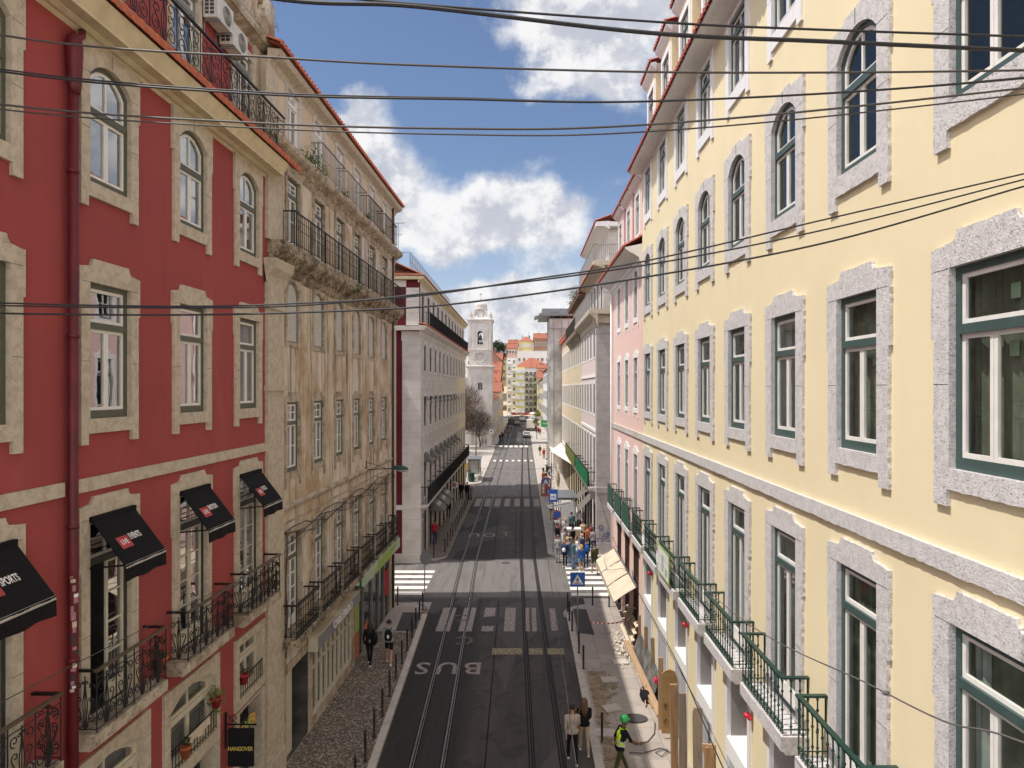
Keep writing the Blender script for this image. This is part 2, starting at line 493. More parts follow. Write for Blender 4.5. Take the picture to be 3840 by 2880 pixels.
# ------------------------------------------------------------------ mesh helpers
class MB:
    def __init__(s): s.v = []; s.f = []; s.m = []

    def add(s, vs, fs, m=0):
        o = len(s.v); s.v += [tuple(q) for q in vs]
        s.f += [tuple(i + o for i in f) for f in fs]; s.m += [m] * len(fs)

    def quad(s, a, b, c, d, m=0): s.add([a, b, c, d], [(0, 1, 2, 3)], m)

    def poly(s, pts, m=0): s.add(pts, [tuple(range(len(pts)))], m)

    def box(s, x0, x1, y0, y1, z0, z1, m=0):
        s.add([(x0, y0, z0), (x1, y0, z0), (x1, y1, z0), (x0, y1, z0), (x0, y0, z1), (x1, y0, z1), (x1, y1, z1), (x0, y1, z1)],
              [(0, 3, 2, 1), (4, 5, 6, 7), (0, 1, 5, 4), (1, 2, 6, 5), (2, 3, 7, 6), (3, 0, 4, 7)], m)

    def bar(s, a, b, w, h, m=0, up=(0, 0, 1)):
        """square bar from a to b, w across, h along 'up'"""
        a, b = Vector(a), Vector(b); d = (b - a).normalized(); u = Vector(up)
        if abs(d.dot(u)) > .98: u = Vector((1, 0, 0))
        x = d.cross(u).normalized() * (w / 2); y = x.cross(d).normalized() * (h / 2)
        vs = [a - x - y, a + x - y, a + x + y, a - x + y, b - x - y, b + x - y, b + x + y, b - x + y]
        s.add(vs, [(0, 3, 2, 1), (4, 5, 6, 7), (0, 1, 5, 4), (1, 2, 6, 5), (2, 3, 7, 6), (3, 0, 4, 7)], m)

    def tube(s, pts, r, n=5, m=0, caps=True):
        pts = [Vector(q) for q in pts]
        rs = r if isinstance(r, (list, tuple)) else [r] * len(pts)
        vs = []; prev = None
        for i, q in enumerate(pts):
            d = (pts[min(i + 1, len(pts) - 1)] - pts[max(i - 1, 0)])
            if d.length < 1e-9: d = Vector((0, 0, 1))
            d.normalize()
            if prev is None:
                u = Vector((0, 0, 1)) if abs(d.z) < .9 else Vector((1, 0, 0))
                x = d.cross(u).normalized()
            else:
                x = (prev - d * prev.dot(d))
                x = x.normalized() if x.length > 1e-6 else d.orthogonal().normalized()
            prev = x; y = d.cross(x)
            for k in range(n):
                a = 2 * math.pi * k / n
                vs.append(q + (x * math.cos(a) + y * math.sin(a)) * rs[i])
        fs = []
        for i in range(len(pts) - 1):
            for k in range(n):
                k2 = (k + 1) % n
                fs.append((i * n + k, i * n + k2, (i + 1) * n + k2, (i + 1) * n + k))
        if caps:
            fs.append(tuple(range(n))[::-1]); fs.append(tuple((len(pts) - 1) * n + k for k in range(n)))
        s.add(vs, fs, m)

    def lathe(s, prof, c=(0, 0, 0), n=10, m=0, sx=1, sy=1):
        vs = []; cx, cyy, cz = c
        for r, z in prof:
            for k in range(n):
                a = 2 * math.pi * k / n
                vs.append((cx + r * math.cos(a) * sx, cyy + r * math.sin(a) * sy, cz + z))
        fs = []
        for i in range(len(prof) - 1):
            for k in range(n):
                k2 = (k + 1) % n
                fs.append((i * n + k, i * n + k2, (i + 1) * n + k2, (i + 1) * n + k))
        fs.append(tuple(range(n))[::-1]); fs.append(tuple((len(prof) - 1) * n + k for k in range(n)))
        s.add(vs, fs, m)

    def ball(s, c, r, n=8, m=0, sx=1, sy=1, sz=1):
        s.lathe([(r * max(.02, math.sin(math.pi * i / n)), -r * sz * math.cos(math.pi * i / n)) for i in range(n + 1)], c, n + 2, m, sx, sy)

    def loops(s, loops, fn, m=0):
        """fill 2-D loops (first outer, others holes); fn maps (a, b) -> xyz"""
        flat = [q for lp in loops for q in lp]
        tris = tessellate_polygon([[Vector((q[0], q[1], 0)) for q in lp] for lp in loops])
        fs = []
        for t in tris:
            a, b, c = (flat[i] for i in t)
            ar = (b[0] - a[0]) * (c[1] - a[1]) - (c[0] - a[0]) * (b[1] - a[1])
            fs.append(tuple(t) if ar > 0 else tuple(t)[::-1])
        s.add([fn(*q) for q in flat], fs, m)

    def skirt(s, lp, fa, fb, m=0):
        n = len(lp)
        s.add([fa(*q) for q in lp] + [fb(*q) for q in lp], [(i, (i + 1) % n, n + (i + 1) % n, n + i) for i in range(n)], m)

    def prism(s, lps, p0, p1, m=0, back=False):
        """2-D (y,z) loops extruded along x from p0 to p1 (p1 the front)"""
        s.loops(lps, lambda a, b: (p1, a, b), m)
        if back: s.loops(lps, lambda a, b: (p0, a, b), m)
        for lp in lps: s.skirt(lp, lambda a, b: (p0, a, b), lambda a, b: (p1, a, b), m)

    def profile(s, prof, u0, u1, m=0, caps=True):
        """(p,z) polyline swept along y"""
        n = len(prof)
        vs = [(p, u0, z) for p, z in prof] + [(p, u1, z) for p, z in prof]
        s.add(vs, [(i, i + 1, n + i + 1, n + i) for i in range(n - 1)], m)
        if caps:
            s.poly([(p, u0, z) for p, z in prof], m); s.poly([(p, u1, z) for p, z in prof][::-1], m)

    def mesh(s, name, mats, smooth=False):
        me = bpy.data.meshes.new(name)
        me.from_pydata(s.v, [], s.f)
        for k in mats: me.materials.append(M(k))
        if len(mats) > 1: me.polygons.foreach_set('material_index', s.m)
        if smooth: me.polygons.foreach_set('use_smooth', [True] * len(me.polygons))
        me.update()
        return me

    def build(s, name, mats, parent=None, smooth=False):
        if isinstance(mats, str): mats = [mats]
        return place(name, s.mesh(name, mats, smooth), parent)


def place(name, me, parent=None, loc=None, rz=None):
    o = bpy.data.objects.new(name, me)
    C.objects.link(o)
    if parent is not None: o.parent = parent
    if loc is not None: o.location = loc
    if rz is not None: o.rotation_euler = (0, 0, rz)
    return o


def tag(o, label=None, cat=None, group=None, kind=None):
    if label: o['label'] = label
    if cat: o['category'] = cat
    if group: o['group'] = group
    if kind: o['kind'] = kind
    return o


def empty(name, loc, rz=0.0, label=None, cat=None, group=None):
    o = bpy.data.objects.new(name, None); C.objects.link(o)
    o.location = loc; o.rotation_euler = (0, 0, rz); o.empty_display_size = .3
    return tag(o, label, cat, group)


def copy_tree(o, parent=None):
    c = o.copy(); C.objects.link(c); c.parent = parent
    for ch in list(o.children): copy_tree(ch, c)
    return c


def text_mesh(txt, size, name, matname, align='CENTER', extrude=.004, shear=0.0, xs=1.0, bold=0.0):
    cu = bpy.data.curves.new('lettering', 'FONT')
    cu.body = txt; cu.size = size; cu.align_x = align; cu.align_y = 'CENTER'; cu.extrude = extrude; cu.shear = shear
    cu.resolution_u = 3; cu.offset = bold
    ob = bpy.data.objects.new('lettering', cu); C.objects.link(ob)
    bpy.context.view_layer.update()
    dg = bpy.context.evaluated_depsgraph_get()
    me = bpy.data.meshes.new_from_object(ob.evaluated_get(dg))
    bpy.data.objects.remove(ob); bpy.data.curves.remove(cu)
    if xs != 1.0: me.transform(Matrix.Diagonal((xs, 1, 1, 1)))
    me.materials.clear(); me.materials.append(M(matname)); me.name = name
    return me


def arch(hw, h, r=0.0, z0=0.0, n=9):
    """opening outline, counter-clockwise in (u,z)"""
    pts = [(-hw, z0), (hw, z0)]
    if r <= 1e-4: return pts + [(hw, h), (-hw, h)]
    rad = (hw * hw + r * r) / (2 * r); cz = h - rad; a0 = math.asin(min(1, hw / rad))
    if r > hw: a0 = math.pi - a0
    for i in range(n + 1):
        a = a0 - 2 * a0 * i / n
        pts.append((rad * math.sin(a), cz + rad * math.cos(a)))
    return pts


# ------------------------------------------------------------------ windows
def hood_outline(hw, h, jw, hood, ear, sill, foot, door):
    """outer edge of the stone surround: ears, raised head, sill and hanging feet"""
    s, t, c = hood
    a = hw + jw; e = a + (.045 if ear else 0.0)
    zb = 0.0
    top = []
    if t > s + .01:
        k = .10
        top = [(e, h + s), (e - .05, h + s), (c + k * .55, h + s + (t - s) * .25), (c + .01, h + s + (t - s) * .7), (c, h + t)]
    else:
        top = [(e, h + s)]
    right = ([(a, h - ear), (e, h - ear)] if ear else []) + top
    left = [(-x, z) for x, z in right[::-1]]
    if door:
        return [(a, 0)] + right + left + [(-a, 0)]
    fw = jw * .85
    bot = [(-a, -sill - foot), (-a + fw, -sill - foot), (-a + fw, -sill), (a - fw, -sill), (a - fw, -sill - foot), (a, -sill - foot)] if foot else [(-a, -sill), (a, -sill)]
    return bot + right + left


def window_kit(w, h, r=0, jw=.22, hood=(.2, .36, .49), ear=.45, sill=.24, foot=.18, door=False, t=.06, depth=.075,
               stone_m='beige_stone', frame_m='olive_frame', sash_m='white_sash', glass_m='glass_shade', room_m='room_dark',
               transom=None, fw=.07, sw=.055, bars=0, upper_split=True, curtain=None, room=.8, rough=0.0, keystone=False, open_leaf=0):
    """meshes for one window: stone surround with reveals, frame, sashes, pane"""
    hw = w / 2; inner = arch(hw, h, r)
    k = {}
    mb = MB()
    outer = hood_outline(hw, h, jw, hood, ear, sill, foot, door)
    if rough:
        rr = random.Random(5); o2 = []
        for i, q in enumerate(outer):
            q2 = outer[(i + 1) % len(outer)]; L = math.hypot(q2[0] - q[0], q2[1] - q[1]); o2.append(q)
            n = int(L / .07)
            dx, dz = (q2[0] - q[0]) / max(L, 1e-6), (q2[1] - q[1]) / max(L, 1e-6)
            for j in range(1, n):
                d = rr.uniform(-rough, rough)
                o2.append((q[0] + (q2[0] - q[0]) * j / n - dz * d, q[1] + (q2[1] - q[1]) * j / n + dx * d))
        outer = o2
    f_t = lambda a, b: (t, a, b); f_0 = lambda a, b: (-.003, a, b); f_d = lambda a, b: (-depth - .02, a, b)
    if door:
        lp = outer + inner[0:1] + inner[2:][::-1] + inner[1:2]
        lp = outer + [(-hw, 0)] + inner[2:][::-1] + [(hw, 0)]
        # outer runs right foot -> over the head -> left foot (clockwise seen from +x is fine for the filler)
        mb.loops([lp], f_t, 0)
        n = len(outer)
        mb.add([f_t(*q) for q in outer] + [f_0(*q) for q in outer], [(i, i + 1, n + i + 1, n + i) for i in range(n - 1)], 0)
    else:
        mb.loops([outer, inner], f_t, 0)
        mb.skirt(outer, f_0, f_t, 0)
    mb.skirt(inner, f_d, f_t, 0)
    if keystone:
        mb.bar((t + .002, 0, h + .02), (t + .002, 0, h + hood[1] - .01), .012, .004, 1, up=(1, 0, 0))
    a_ = hw + jw
    if jw > .15:
        for zz in ((h - r) - .01, h * .42):
            for sg_ in (-1, 1): mb.box(t, t + .0012, *sorted((sg_ * (hw + .004), sg_ * (a_ - .004))), zz - .004, zz + .004, 1)
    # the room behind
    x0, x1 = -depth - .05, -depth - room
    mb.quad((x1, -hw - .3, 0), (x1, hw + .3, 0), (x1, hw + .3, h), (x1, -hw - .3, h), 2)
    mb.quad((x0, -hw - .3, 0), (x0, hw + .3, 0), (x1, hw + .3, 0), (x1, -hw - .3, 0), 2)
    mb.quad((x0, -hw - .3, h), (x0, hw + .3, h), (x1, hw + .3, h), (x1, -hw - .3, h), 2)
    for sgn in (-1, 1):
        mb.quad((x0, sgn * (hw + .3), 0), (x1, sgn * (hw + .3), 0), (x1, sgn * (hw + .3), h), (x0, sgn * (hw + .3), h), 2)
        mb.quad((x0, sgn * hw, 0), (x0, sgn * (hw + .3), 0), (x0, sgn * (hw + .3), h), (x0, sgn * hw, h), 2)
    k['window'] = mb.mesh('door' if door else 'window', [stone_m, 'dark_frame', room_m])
    # fixed frame
    fb = MB(); b0 = fw * (1.6 if not door else .5)
    fo = arch(hw - .002, h - .002, r); fi = arch(hw - fw, h - fw, r * .96, b0)
    fb.prism([fo, fi], -depth - .02, -depth + .05, 0)
    if transom is None: transom = h * .70
    th = .055
    fb.box(-depth - .02, -depth + .07, -hw + fw * .9, hw - fw * .9, transom - th, transom + th)
    k['frame'] = fb.mesh('frame', [frame_m])
    # sashes
    sb = MB(); px = -depth - .01; q = -depth + .028
    up_o = arch(hw - fw, h - fw, r * .96, transom + th); up_i = arch(hw - fw - sw, h - fw - sw, r * .93, transom + th + sw)
    sb.prism([up_o, up_i], px, q, 0)
    if upper_split: sb.box(px, q - .004, -.022, .022, transom + th + sw * .9, h - fw - sw * .9)
    zb, zt = b0, transom - th
    for sgn in (-1, 1):
        if sgn == open_leaf: continue
        y0, y1 = sorted((sgn * .004, sgn * (hw - fw)))
        o_ = [(y0, zb), (y1, zb), (y1, zt), (y0, zt)]
        low = sw if not door else sw * 1.2 + .25
        i_ = [(y0 + sw, zb + low), (y1 - sw, zb + low), (y1 - sw, zt - sw), (y0 + sw, zt - sw)]
        sb.prism([o_, i_], px, q, 0)
        for i in range(bars):
            zz = zb + low + (zt - sw - zb - low) * (i + 1) / (bars + 1)
            sb.box(px, q - .006, y0 + sw * .9, y1 - sw * .9, zz - .014, zz + .014)
    if bars: sb.box(px, q - .006, -hw + fw + sw * .9, hw - fw - sw * .9, (transom + h) / 2 - .014, (transom + h) / 2 + .014)
    k['sash'] = sb.mesh('sash', [sash_m])
    gb = MB(); gb.loops([arch(hw - fw - .01, h - fw - .01, r * .95, transom if open_leaf else b0)], lambda a, b: (-depth, a, b), 0)
    if open_leaf:
        ya, yb = sorted((0.0, -open_leaf * (hw - fw - .01)))
        gb.quad((-depth, ya, b0), (-depth, yb, b0), (-depth, yb, transom), (-depth, ya, transom))
    k['pane'] = gb.mesh('pane', [glass_m])
    if curtain:
        cb = MB(); kind, frac, cm = curtain
        x = -depth - .16
        def drape(y0, y1, z0, z1):
            n = max(4, int((y1 - y0) / .035)); vs = []
            for i in range(n + 1):
                yy = y0 + (y1 - y0) * i / n; xx = x + .022 * math.sin(i * 1.9)
                vs += [(xx, yy, z0), (xx, yy, z1)]
            cb.add(vs, [(2 * i, 2 * i + 2, 2 * i + 3, 2 * i + 1) for i in range(n)], 0)
        if kind == 'full': drape(-hw + .02, hw - .02, h * (1 - frac), h)
        elif kind == 'low': drape(-hw + .02, hw - .02, .02, h * frac)
        else:
            drape(-hw + .02, -hw + w * frac, .02, h - .02); drape(hw - w * frac, hw - .02, .02, h - .02)
        k['curtain'] = cb.mesh('curtain', [cm])
    k['w'], k['h'] = w, h
    return k


def put_window(k, parent, u, z, p=0.0, name=None):
    o = place(name or ('door' if k['window'].name.startswith('door') else 'window'), k['window'], parent, (p, u, z))
    for part in ('frame', 'sash', 'pane', 'curtain'):
        if part in k: place(part, k[part], o)
    return o


def simple_kit(w, h, r=0, jw=.14, depth=.05, t=.03, stone_m='pale_stone', frame_m='white_sash', glass_m='glass_far', room_m='room_dark',
               bars=1, shut=None, sill=.12, fw=.06, room=.5):
    """plainer window for the farther fronts"""
    hw = w / 2; mb = MB(); inner = arch(hw, h, r, 0, 7)
    outer = [(-hw - jw, -sill), (hw + jw, -sill), (hw + jw, h + jw), (-hw - jw, h + jw)]
    mb.loops([outer, inner], lambda a, b: (t, a, b), 0)
    mb.skirt(outer, lambda a, b: (-.003, a, b), lambda a, b: (t, a, b), 0)
    mb.skirt(inner, lambda a, b: (-depth - .02, a, b), lambda a, b: (t, a, b), 0)
    x1 = -depth - room
    mb.quad((x1, -hw, 0), (x1, hw, 0), (x1, hw, h), (x1, -hw, h), 1)
    for sgn in (-1, 1): mb.quad((-depth, sgn * hw, 0), (x1, sgn * hw, 0), (x1, sgn * hw, h), (-depth, sgn * hw, h), 1)
    mb.quad((-depth, -hw, h), (-depth, hw, h), (x1, hw, h), (x1, -hw, h), 1)
    mb.quad((-depth, -hw, 0), (-depth, hw, 0), (x1, hw, 0), (x1, -hw, 0), 1)
    k = {'window': mb.mesh('window', [stone_m, room_m])}
    fb = MB()
    fb.prism([arch(hw - .002, h - .002, r, .002, 7), arch(hw - fw, h - fw, r * .96, fw, 7)], -depth - .02, -depth + .03, 0)
    if not shut:
        fb.box(-depth - .01, -depth + .028, -.03, .03, fw * .9, h - fw * .9)
        for i in range(bars):
            zz = h * (i + 1) / (bars + 1) + (.18 * h if bars == 1 else 0)
            fb.box(-depth - .01, -depth + .022, -hw + fw * .9, hw - fw * .9, zz - .02, zz + .02)
    k['frame'] = fb.mesh('frame', [frame_m])
    gb = MB()
    if shut:
        gb.loops([arch(hw - fw - .01, h - fw - .01, r * .95, fw, 7)], lambda a, b: (-depth + .012, a, b), 0)
        for yy in (-hw * .5, 0, hw * .5): gb.box(-depth + .01, -depth + .020, yy - .012, yy + .012, fw * 1.5, h - fw * 3)
        k['shutter'] = gb.mesh('shutter', [shut])
    else:
        gb.loops([arch(hw - fw - .01, h - fw - .01, r * .95, fw, 7)], lambda a, b: (-depth, a, b), 0)
        k['pane'] = gb.mesh('pane', [glass_m])
    return k


def put_simple(k, parent, u, z, p=0.0, name='window'):
    o = place(name, k['window'], parent, (p, u, z))
    for part in ('frame', 'pane', 'shutter'):
        if part in k: place(part, k[part], o)
    return o


def wall_grid(mb, u0, u1, z0, z1, holes, p=0.0, m=0):
    """front wall with rectangular openings (u0,u1,z0,z1)"""
    us = sorted({u0, u1} | {max(u0, min(u1, q)) for h in holes for q in h[:2]})
    zs = sorted({z0, z1} | {max(z0, min(z1, q)) for h in holes for q in h[2:]})
    for i in range(len(us) - 1):
        j = 0
        while j < len(zs) - 1:
            uc, zc = (us[i] + us[i + 1]) / 2, (zs[j] + zs[j + 1]) / 2
            if any(h[0] < uc < h[1] and h[2] < zc < h[3] for h in holes): j += 1; continue
            k = j + 1
            while k < len(zs) - 1 and not any(h[0] < uc < h[1] and h[2] < (zs[k] + zs[k + 1]) / 2 < h[3] for h in holes): k += 1
            mb.quad((p, us[i], zs[j]), (p, us[i + 1], zs[j]), (p, us[i + 1], zs[k]), (p, us[i], zs[k]), m)
            j = k


def shell(mb, u0, u1, z0, z1, deep, m=0, p=0.0):
    """back, ends and top closing a building behind its front"""
    mb.quad((p, u0, z0), (-deep, u0, z0), (-deep, u0, z1), (p, u0, z1), m)
    mb.quad((p, u1, z0), (-deep, u1, z0), (-deep, u1, z1), (p, u1, z1), m)
    mb.quad((-deep, u0, z0), (-deep, u1, z0), (-deep, u1, z1), (-deep, u0, z1), m)
    mb.quad((p, u0, z1), (-deep, u0, z1), (-deep, u1, z1), (p, u1, z1), m)


def tiles(mb, p0, z0, p1, z1, u0, u1, pitch=.22, amp=.055, lip=.05, m=0):
    """barrel-tile roof slope: eave at (p0,z0), upper edge at (p1,z1)"""
    n = max(2, int(abs(u1 - u0) / pitch)); S = 6; vs = []; N = n * S
    for i in range(N + 1):
        uu = u0 + (u1 - u0) * i / N; o = amp * abs(math.sin(math.pi * i / S))
        q = p0 - .05 + .055 * min(1, o / amp * 1.6)
        vs += [(q, uu, z0 - lip + (amp - o) * .5), (q, uu, z0 + o), (p1, uu, z1 + o)]
    mb.add(vs, [q for i in range(N) for q in ((3 * i, 3 * i + 3, 3 * i + 4, 3 * i + 1), (3 * i + 1, 3 * i + 4, 3 * i + 5, 3 * i + 2))], m)
    mb.quad((p0 - .05, u0, z0 - lip * .6), (p0 - .05, u1, z0 - lip * .6), (p1, u1, z1 - .08), (p1, u0, z1 - .08), m)


def spiral(cx, cz, r0, a0, turns, n=13, shrink=.22):
    return [(cx + r0 * (1 - (1 - shrink) * i / n) * math.cos(a0 + turns * 2 * math.pi * i / n),
             cz + r0 * (1 - (1 - shrink) * i / n) * math.sin(a0 + turns * 2 * math.pi * i / n)) for i in range(n + 1)]


def scroll_panel(mb, fn, a0, a1, H, r=.0105, m=0):
    """wrought-iron scrollwork filling a panel; fn maps (along, z) to xyz"""
    W = a1 - a0; c = (a0 + a1) / 2
    T = lambda pts: mb.tube([fn(*q) for q in pts], r, 4, m, False)
    for s in (-1, 1):
        T([(c + s * W * .10, .08), (c + s * W * .16, H * .30), (c + s * W * .36, H * .52)] + spiral(c + s * W * .24, H * .56, W * .13, 0 if s > 0 else math.pi, .9 * s, 9))
        T(spiral(c + s * W * .27, H * .80, W * .17, -math.pi / 2, 1.15 * s, 12))
        T(spiral(c + s * W * .28, H * .24, W * .17, math.pi / 2, -1.15 * s, 12))
        T([(c + s * W * .04, .06), (c + s * W * .10, H * .5), (c + s * W * .03, H * .72), (c, H * .95)])
        T(spiral(c + s * W * .09, H * .86, W * .07, math.pi, -s * .9, 8))
    T([(c, .06), (c, H * .97)])


def railing_ornate(W, D, H=1.0, panel=.5, rail_m=1):
    mb = MB(); n = max(1, round(W / panel)); w = W / n
    f = lambda a, z: (D, a, z)
    for i in range(n):
        a0 = -W / 2 + i * w
        scroll_panel(mb, f, a0, a0 + w, H - .06)
    for i in range(n + 1): mb.tube([(D, -W / 2 + i * w, 0), (D, -W / 2 + i * w, H)], .013, 4)
    for zz in (.05, H - .12): mb.tube([(D, -W / 2, zz), (D, W / 2, zz)], .010, 4)
    mb.box(D - .03, D + .03, -W / 2 - .03, W / 2 + .03, H - .015, H + .025, rail_m)
    if D > .1:
        for s in (-1, 1):
            scroll_panel(mb, lambda a, z, s=s: (a, s * W / 2, z), .02, D, H - .06)
            mb.tube([(.0, s * W / 2, .05), (D, s * W / 2, .05)], .010, 4)
            mb.box(-.02, D - .03, s * W / 2 - .028, s * W / 2 + .028, H - .015, H + .025, 0)
    return mb


def railing_bars(W, D, H=1.0, gap=.15, r=.011, knobs=True, top=(.075, .035), skirt=True, n=5):
    mb = MB()
    def bal(x, y):
        mb.tube([(x, y, .03), (x, y, H)], r, n, 0, False)
        if knobs:
            for f in (.16, .46, .78): mb.lathe([(r, -.03), (r * 2.3, 0), (r, .03)], (x, y, H * f), 6)
            mb.lathe([(r, -.05), (r * 2.2, -.005)], (x, y, H - .02), 6)
    N = max(2, int(W / gap))
    for i in range(N + 1): bal(D, -W / 2 + W * i / N)
    for s in (-1, 1):
        for q in ((D * .33, D * .67) if D > .25 else ()): bal(q, s * W / 2)
        if D > .05: mb.tube([(0, s * W / 2, .10), (D, s * W / 2, .10)], .012, 4)
        mb.box(-.02, D - top[0] / 2, s * W / 2 - top[0] / 2, s * W / 2 + top[0] / 2, H, H + top[1])
        if D > .05 and knobs: mb.tube([(.02, s * W / 2, H), (.02, s * W / 2, H * .45)], .016, 4)
    mb.tube([(D, -W / 2, .10), (D, W / 2, .10)], .012, 4)
    mb.box(D - top[0] / 2, D + top[0] / 2, -W / 2 - top[0] / 2, W / 2 + top[0] / 2, H, H + top[1])
    if skirt:
        for i in range(N):
            y = -W / 2 + W * (i + .5) / N
            mb.tube([(D, a, z) for a, z in spiral(y, .17, .055, 0, 1.4, 10)], .007, 4, 0, False)
            mb.tube([(D, a, z) for a, z in spiral(y, .045, .04, 0, 1.2, 8)], .006, 4, 0, False)
    return mb


def foliage_tuft(mb, c, rad, n, size=.05, m=0, rnd=random, flat=1.0):
    for _ in range(max(3, n // 14)):      # stems from one root
        e = Vector(c) + Vector((rnd.uniform(-1, 1), rnd.uniform(-1, 1), rnd.uniform(-.2, 1) * flat)) * rad * .75
        mb.tube([Vector(c) - Vector((0, 0, rad * flat * .6)), (Vector(c) + e) / 2, e], rad * .018, 3, m, False)
    for _ in range(n):
        d = Vector((rnd.gauss(0, 1), rnd.gauss(0, 1), rnd.gauss(0, 1) * flat)); d.normalize(); d *= rad * rnd.random() ** .5
        q = Vector(c) + d; a = Vector((rnd.uniform(-1, 1), rnd.uniform(-1, 1), rnd.uniform(-.4, 1))).normalized()
        b = a.orthogonal().normalized(); s = size * rnd.uniform(.6, 1.4)
        mb.poly([q, q + (a + b * .35) * s * .6, q + a * s * 1.4, q + (a - b * .35) * s * .6], m)
# ------------------------------------------------------------------ ground, roads, pavements
def sheet(name, pts, z, mat):
    mb = MB(); mb.loops([pts], lambda a, b: (a, b, z), 0)
    return tag(mb.build(name, mat), kind='structure')


def raised(name, pts, z, mat, zb=-.02):
    """pavement: top face with a kerb-high edge all round"""
    ar = sum(pts[i][0] * pts[(i + 1) % len(pts)][1] - pts[(i + 1) % len(pts)][0] * pts[i][1] for i in range(len(pts)))
    if ar < 0: pts = pts[::-1]
    mb = MB(); mb.loops([pts], lambda a, b: (a, b, z), 0); mb.skirt(pts, lambda a, b: (a, b, zb), lambda a, b: (a, b, z), 1)
    return tag(mb.build(name, [mat, 'kerb_stone']), kind='structure')


def arc_pts(cx, cy, r, a0, a1, n=7):
    return [(cx + r * math.cos(R(a0 + (a1 - a0) * i / n)), cy + r * math.sin(R(a0 + (a1 - a0) * i / n))) for i in range(n + 1)]


sheet('ground', [(-900, -60), (900, -60), (900, 2500), (-900, 2500)], -.03, 'ground_paving')
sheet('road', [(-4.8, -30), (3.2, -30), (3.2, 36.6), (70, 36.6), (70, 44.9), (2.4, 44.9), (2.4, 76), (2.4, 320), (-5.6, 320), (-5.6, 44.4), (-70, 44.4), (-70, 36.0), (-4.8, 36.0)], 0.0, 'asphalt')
KERB_L = lambda y: -4.36 - .030 * (y - 20)
W_L = lambda y: -7.455 + .02305 * y
# left pavement up to the side street, rounded corner
pl = [(W_L(-20) - 1.0, -20), (KERB_L(-20), -20), (KERB_L(33.6), 33.6)] + arc_pts(KERB_L(33.6) - 1.5, 34.0, 1.5, 0, 85) + [(-7.6, 35.5), (W_L(35) - 1.0, 35.5)]
raised('pavement_left', pl, .12, 'cobble_mosaic')
sheet('pavement_corner_slabs', [(W_L(31) + .02, 31.2), (-5.35, 31.0), (-5.0, 34.6), (-5.6, 35.3), (W_L(35), 35.3)], .126, 'paving')
sheet('pavement_dark_plate', [(-5.86, 31.2), (-5.02, 31.2), (-5.10, 33.8), (-5.98, 33.8)], .131, 'dark_plate')
for nm, f, w, ya, yb in (('kerb_left', KERB_L, -.22, -20, 33.6),):
    mb = MB(); mb.box(0, 0, 0, 0, 0, 0) if False else None
    mb.add([(f(ya) + w, ya, .13), (f(ya) + .02, ya, .13), (f(yb) + .02, yb, .13), (f(yb) + w, yb, .13), (f(ya) + .02, ya, -.02), (f(yb) + .02, yb, -.02)],
           [(0, 1, 2, 3), (1, 4, 5, 2)])
    tag(mb.build(nm, 'kerb_stone'), kind='structure')
# right pavement with works going on
pr = [(5.4, -20), (2.12, -20), (2.12, 33.4)] + arc_pts(3.5, 33.6, 1.55, 180, 96) + [(5.4, 35.3)]
raised('pavement_right', pr[::-1], .12, 'paving')
mb = MB(); mb.add([(2.36, -20, .13), (2.10, -20, .13), (2.10, 33.4, .13), (2.36, 33.4, .13), (2.10, -20, -.02), (2.10, 33.4, -.02)], [(0, 3, 2, 1), (1, 2, 5, 4)])
tag(mb.build('kerb_right', 'kerb_stone'), kind='structure')
sheet('pavement_dark_patch', [(2.45, 31.0), (3.2, 30.7), (3.15, 34.3), (2.5, 34.4)], .127, 'dark_plate')
# dug-up strip: bare earth bed where slabs are lifted
rr = random.Random(3)
dirt = [(2.42, 19.0), (2.95, 19.0), (2.95, 21.7), (2.80, 21.7), (2.80, 24.2), (3.05, 24.2), (3.05, 25.3), (3.50, 25.3), (3.50, 26.2), (3.2, 26.2), (3.2, 26.8), (2.50, 26.8)]
mb = MB()
mb.loops([dirt], lambda a, b: (a, b, .128), 0)
for _ in range(260):
    y = rr.uniform(19, 26.7); x = rr.uniform(2.45, 2.9 if y < 24.5 else 3.4); s = rr.uniform(.02, .09)
    mb.ball((x, y, .13), s, 3, 0, 1, 1, .5)
tag(mb.build('earth_bed', 'dirt'), kind='structure')
# pavements beyond the side street
pl2 = [(-7.4, 44.2)] + arc_pts(-6.2, 45.6, 1.1, 270, 350) + [(-5.1, 47), (-5.12, 76.5), (-5.9, 77.6), (-7.4, 77.6)]
raised('pavement_left_far', pl2, .12, 'cobble_mosaic')
pr2 = [(5.6, 45.2)] + arc_pts(2.9, 46.5, 1.3, 270, 190)[:] + [(1.66, 48), (1.70, 300), (5.6, 300)]
raised('pavement_right_far', pr2[::-1], .12, 'paving_pale')
raised('square_paving', [(-5.0, 80.5), (-5.25, 125), (-6.3, 134), (-60, 134), (-60, 79), (-6.3, 79)], .12, 'paving_pale')
raised('pavement_left_distant', [(-5.3, 138), (-5.3, 300), (-9, 300), (-9, 138)], .12, 'paving_pale')

# tram rails: two tracks, polylines on the road
LEFT_TRACK = [[(-2.79, -20), (-3.32, 20), (-4.0, 45), (-4.05, 110), (-3.9, 300)], [(-1.87, -20), (-2.4, 20), (-3.08, 45), (-3.13, 110), (-2.98, 300)]]
RIGHT_TRACK = [[(.98, -20), (.26, 20), (-.16, 45), (-.20, 75), (-.2, 130), (-1.2, 300)], [(1.90, -20), (1.18, 20), (.72, 45), (.71, 75), (.7, 130), (-.3, 300)]]


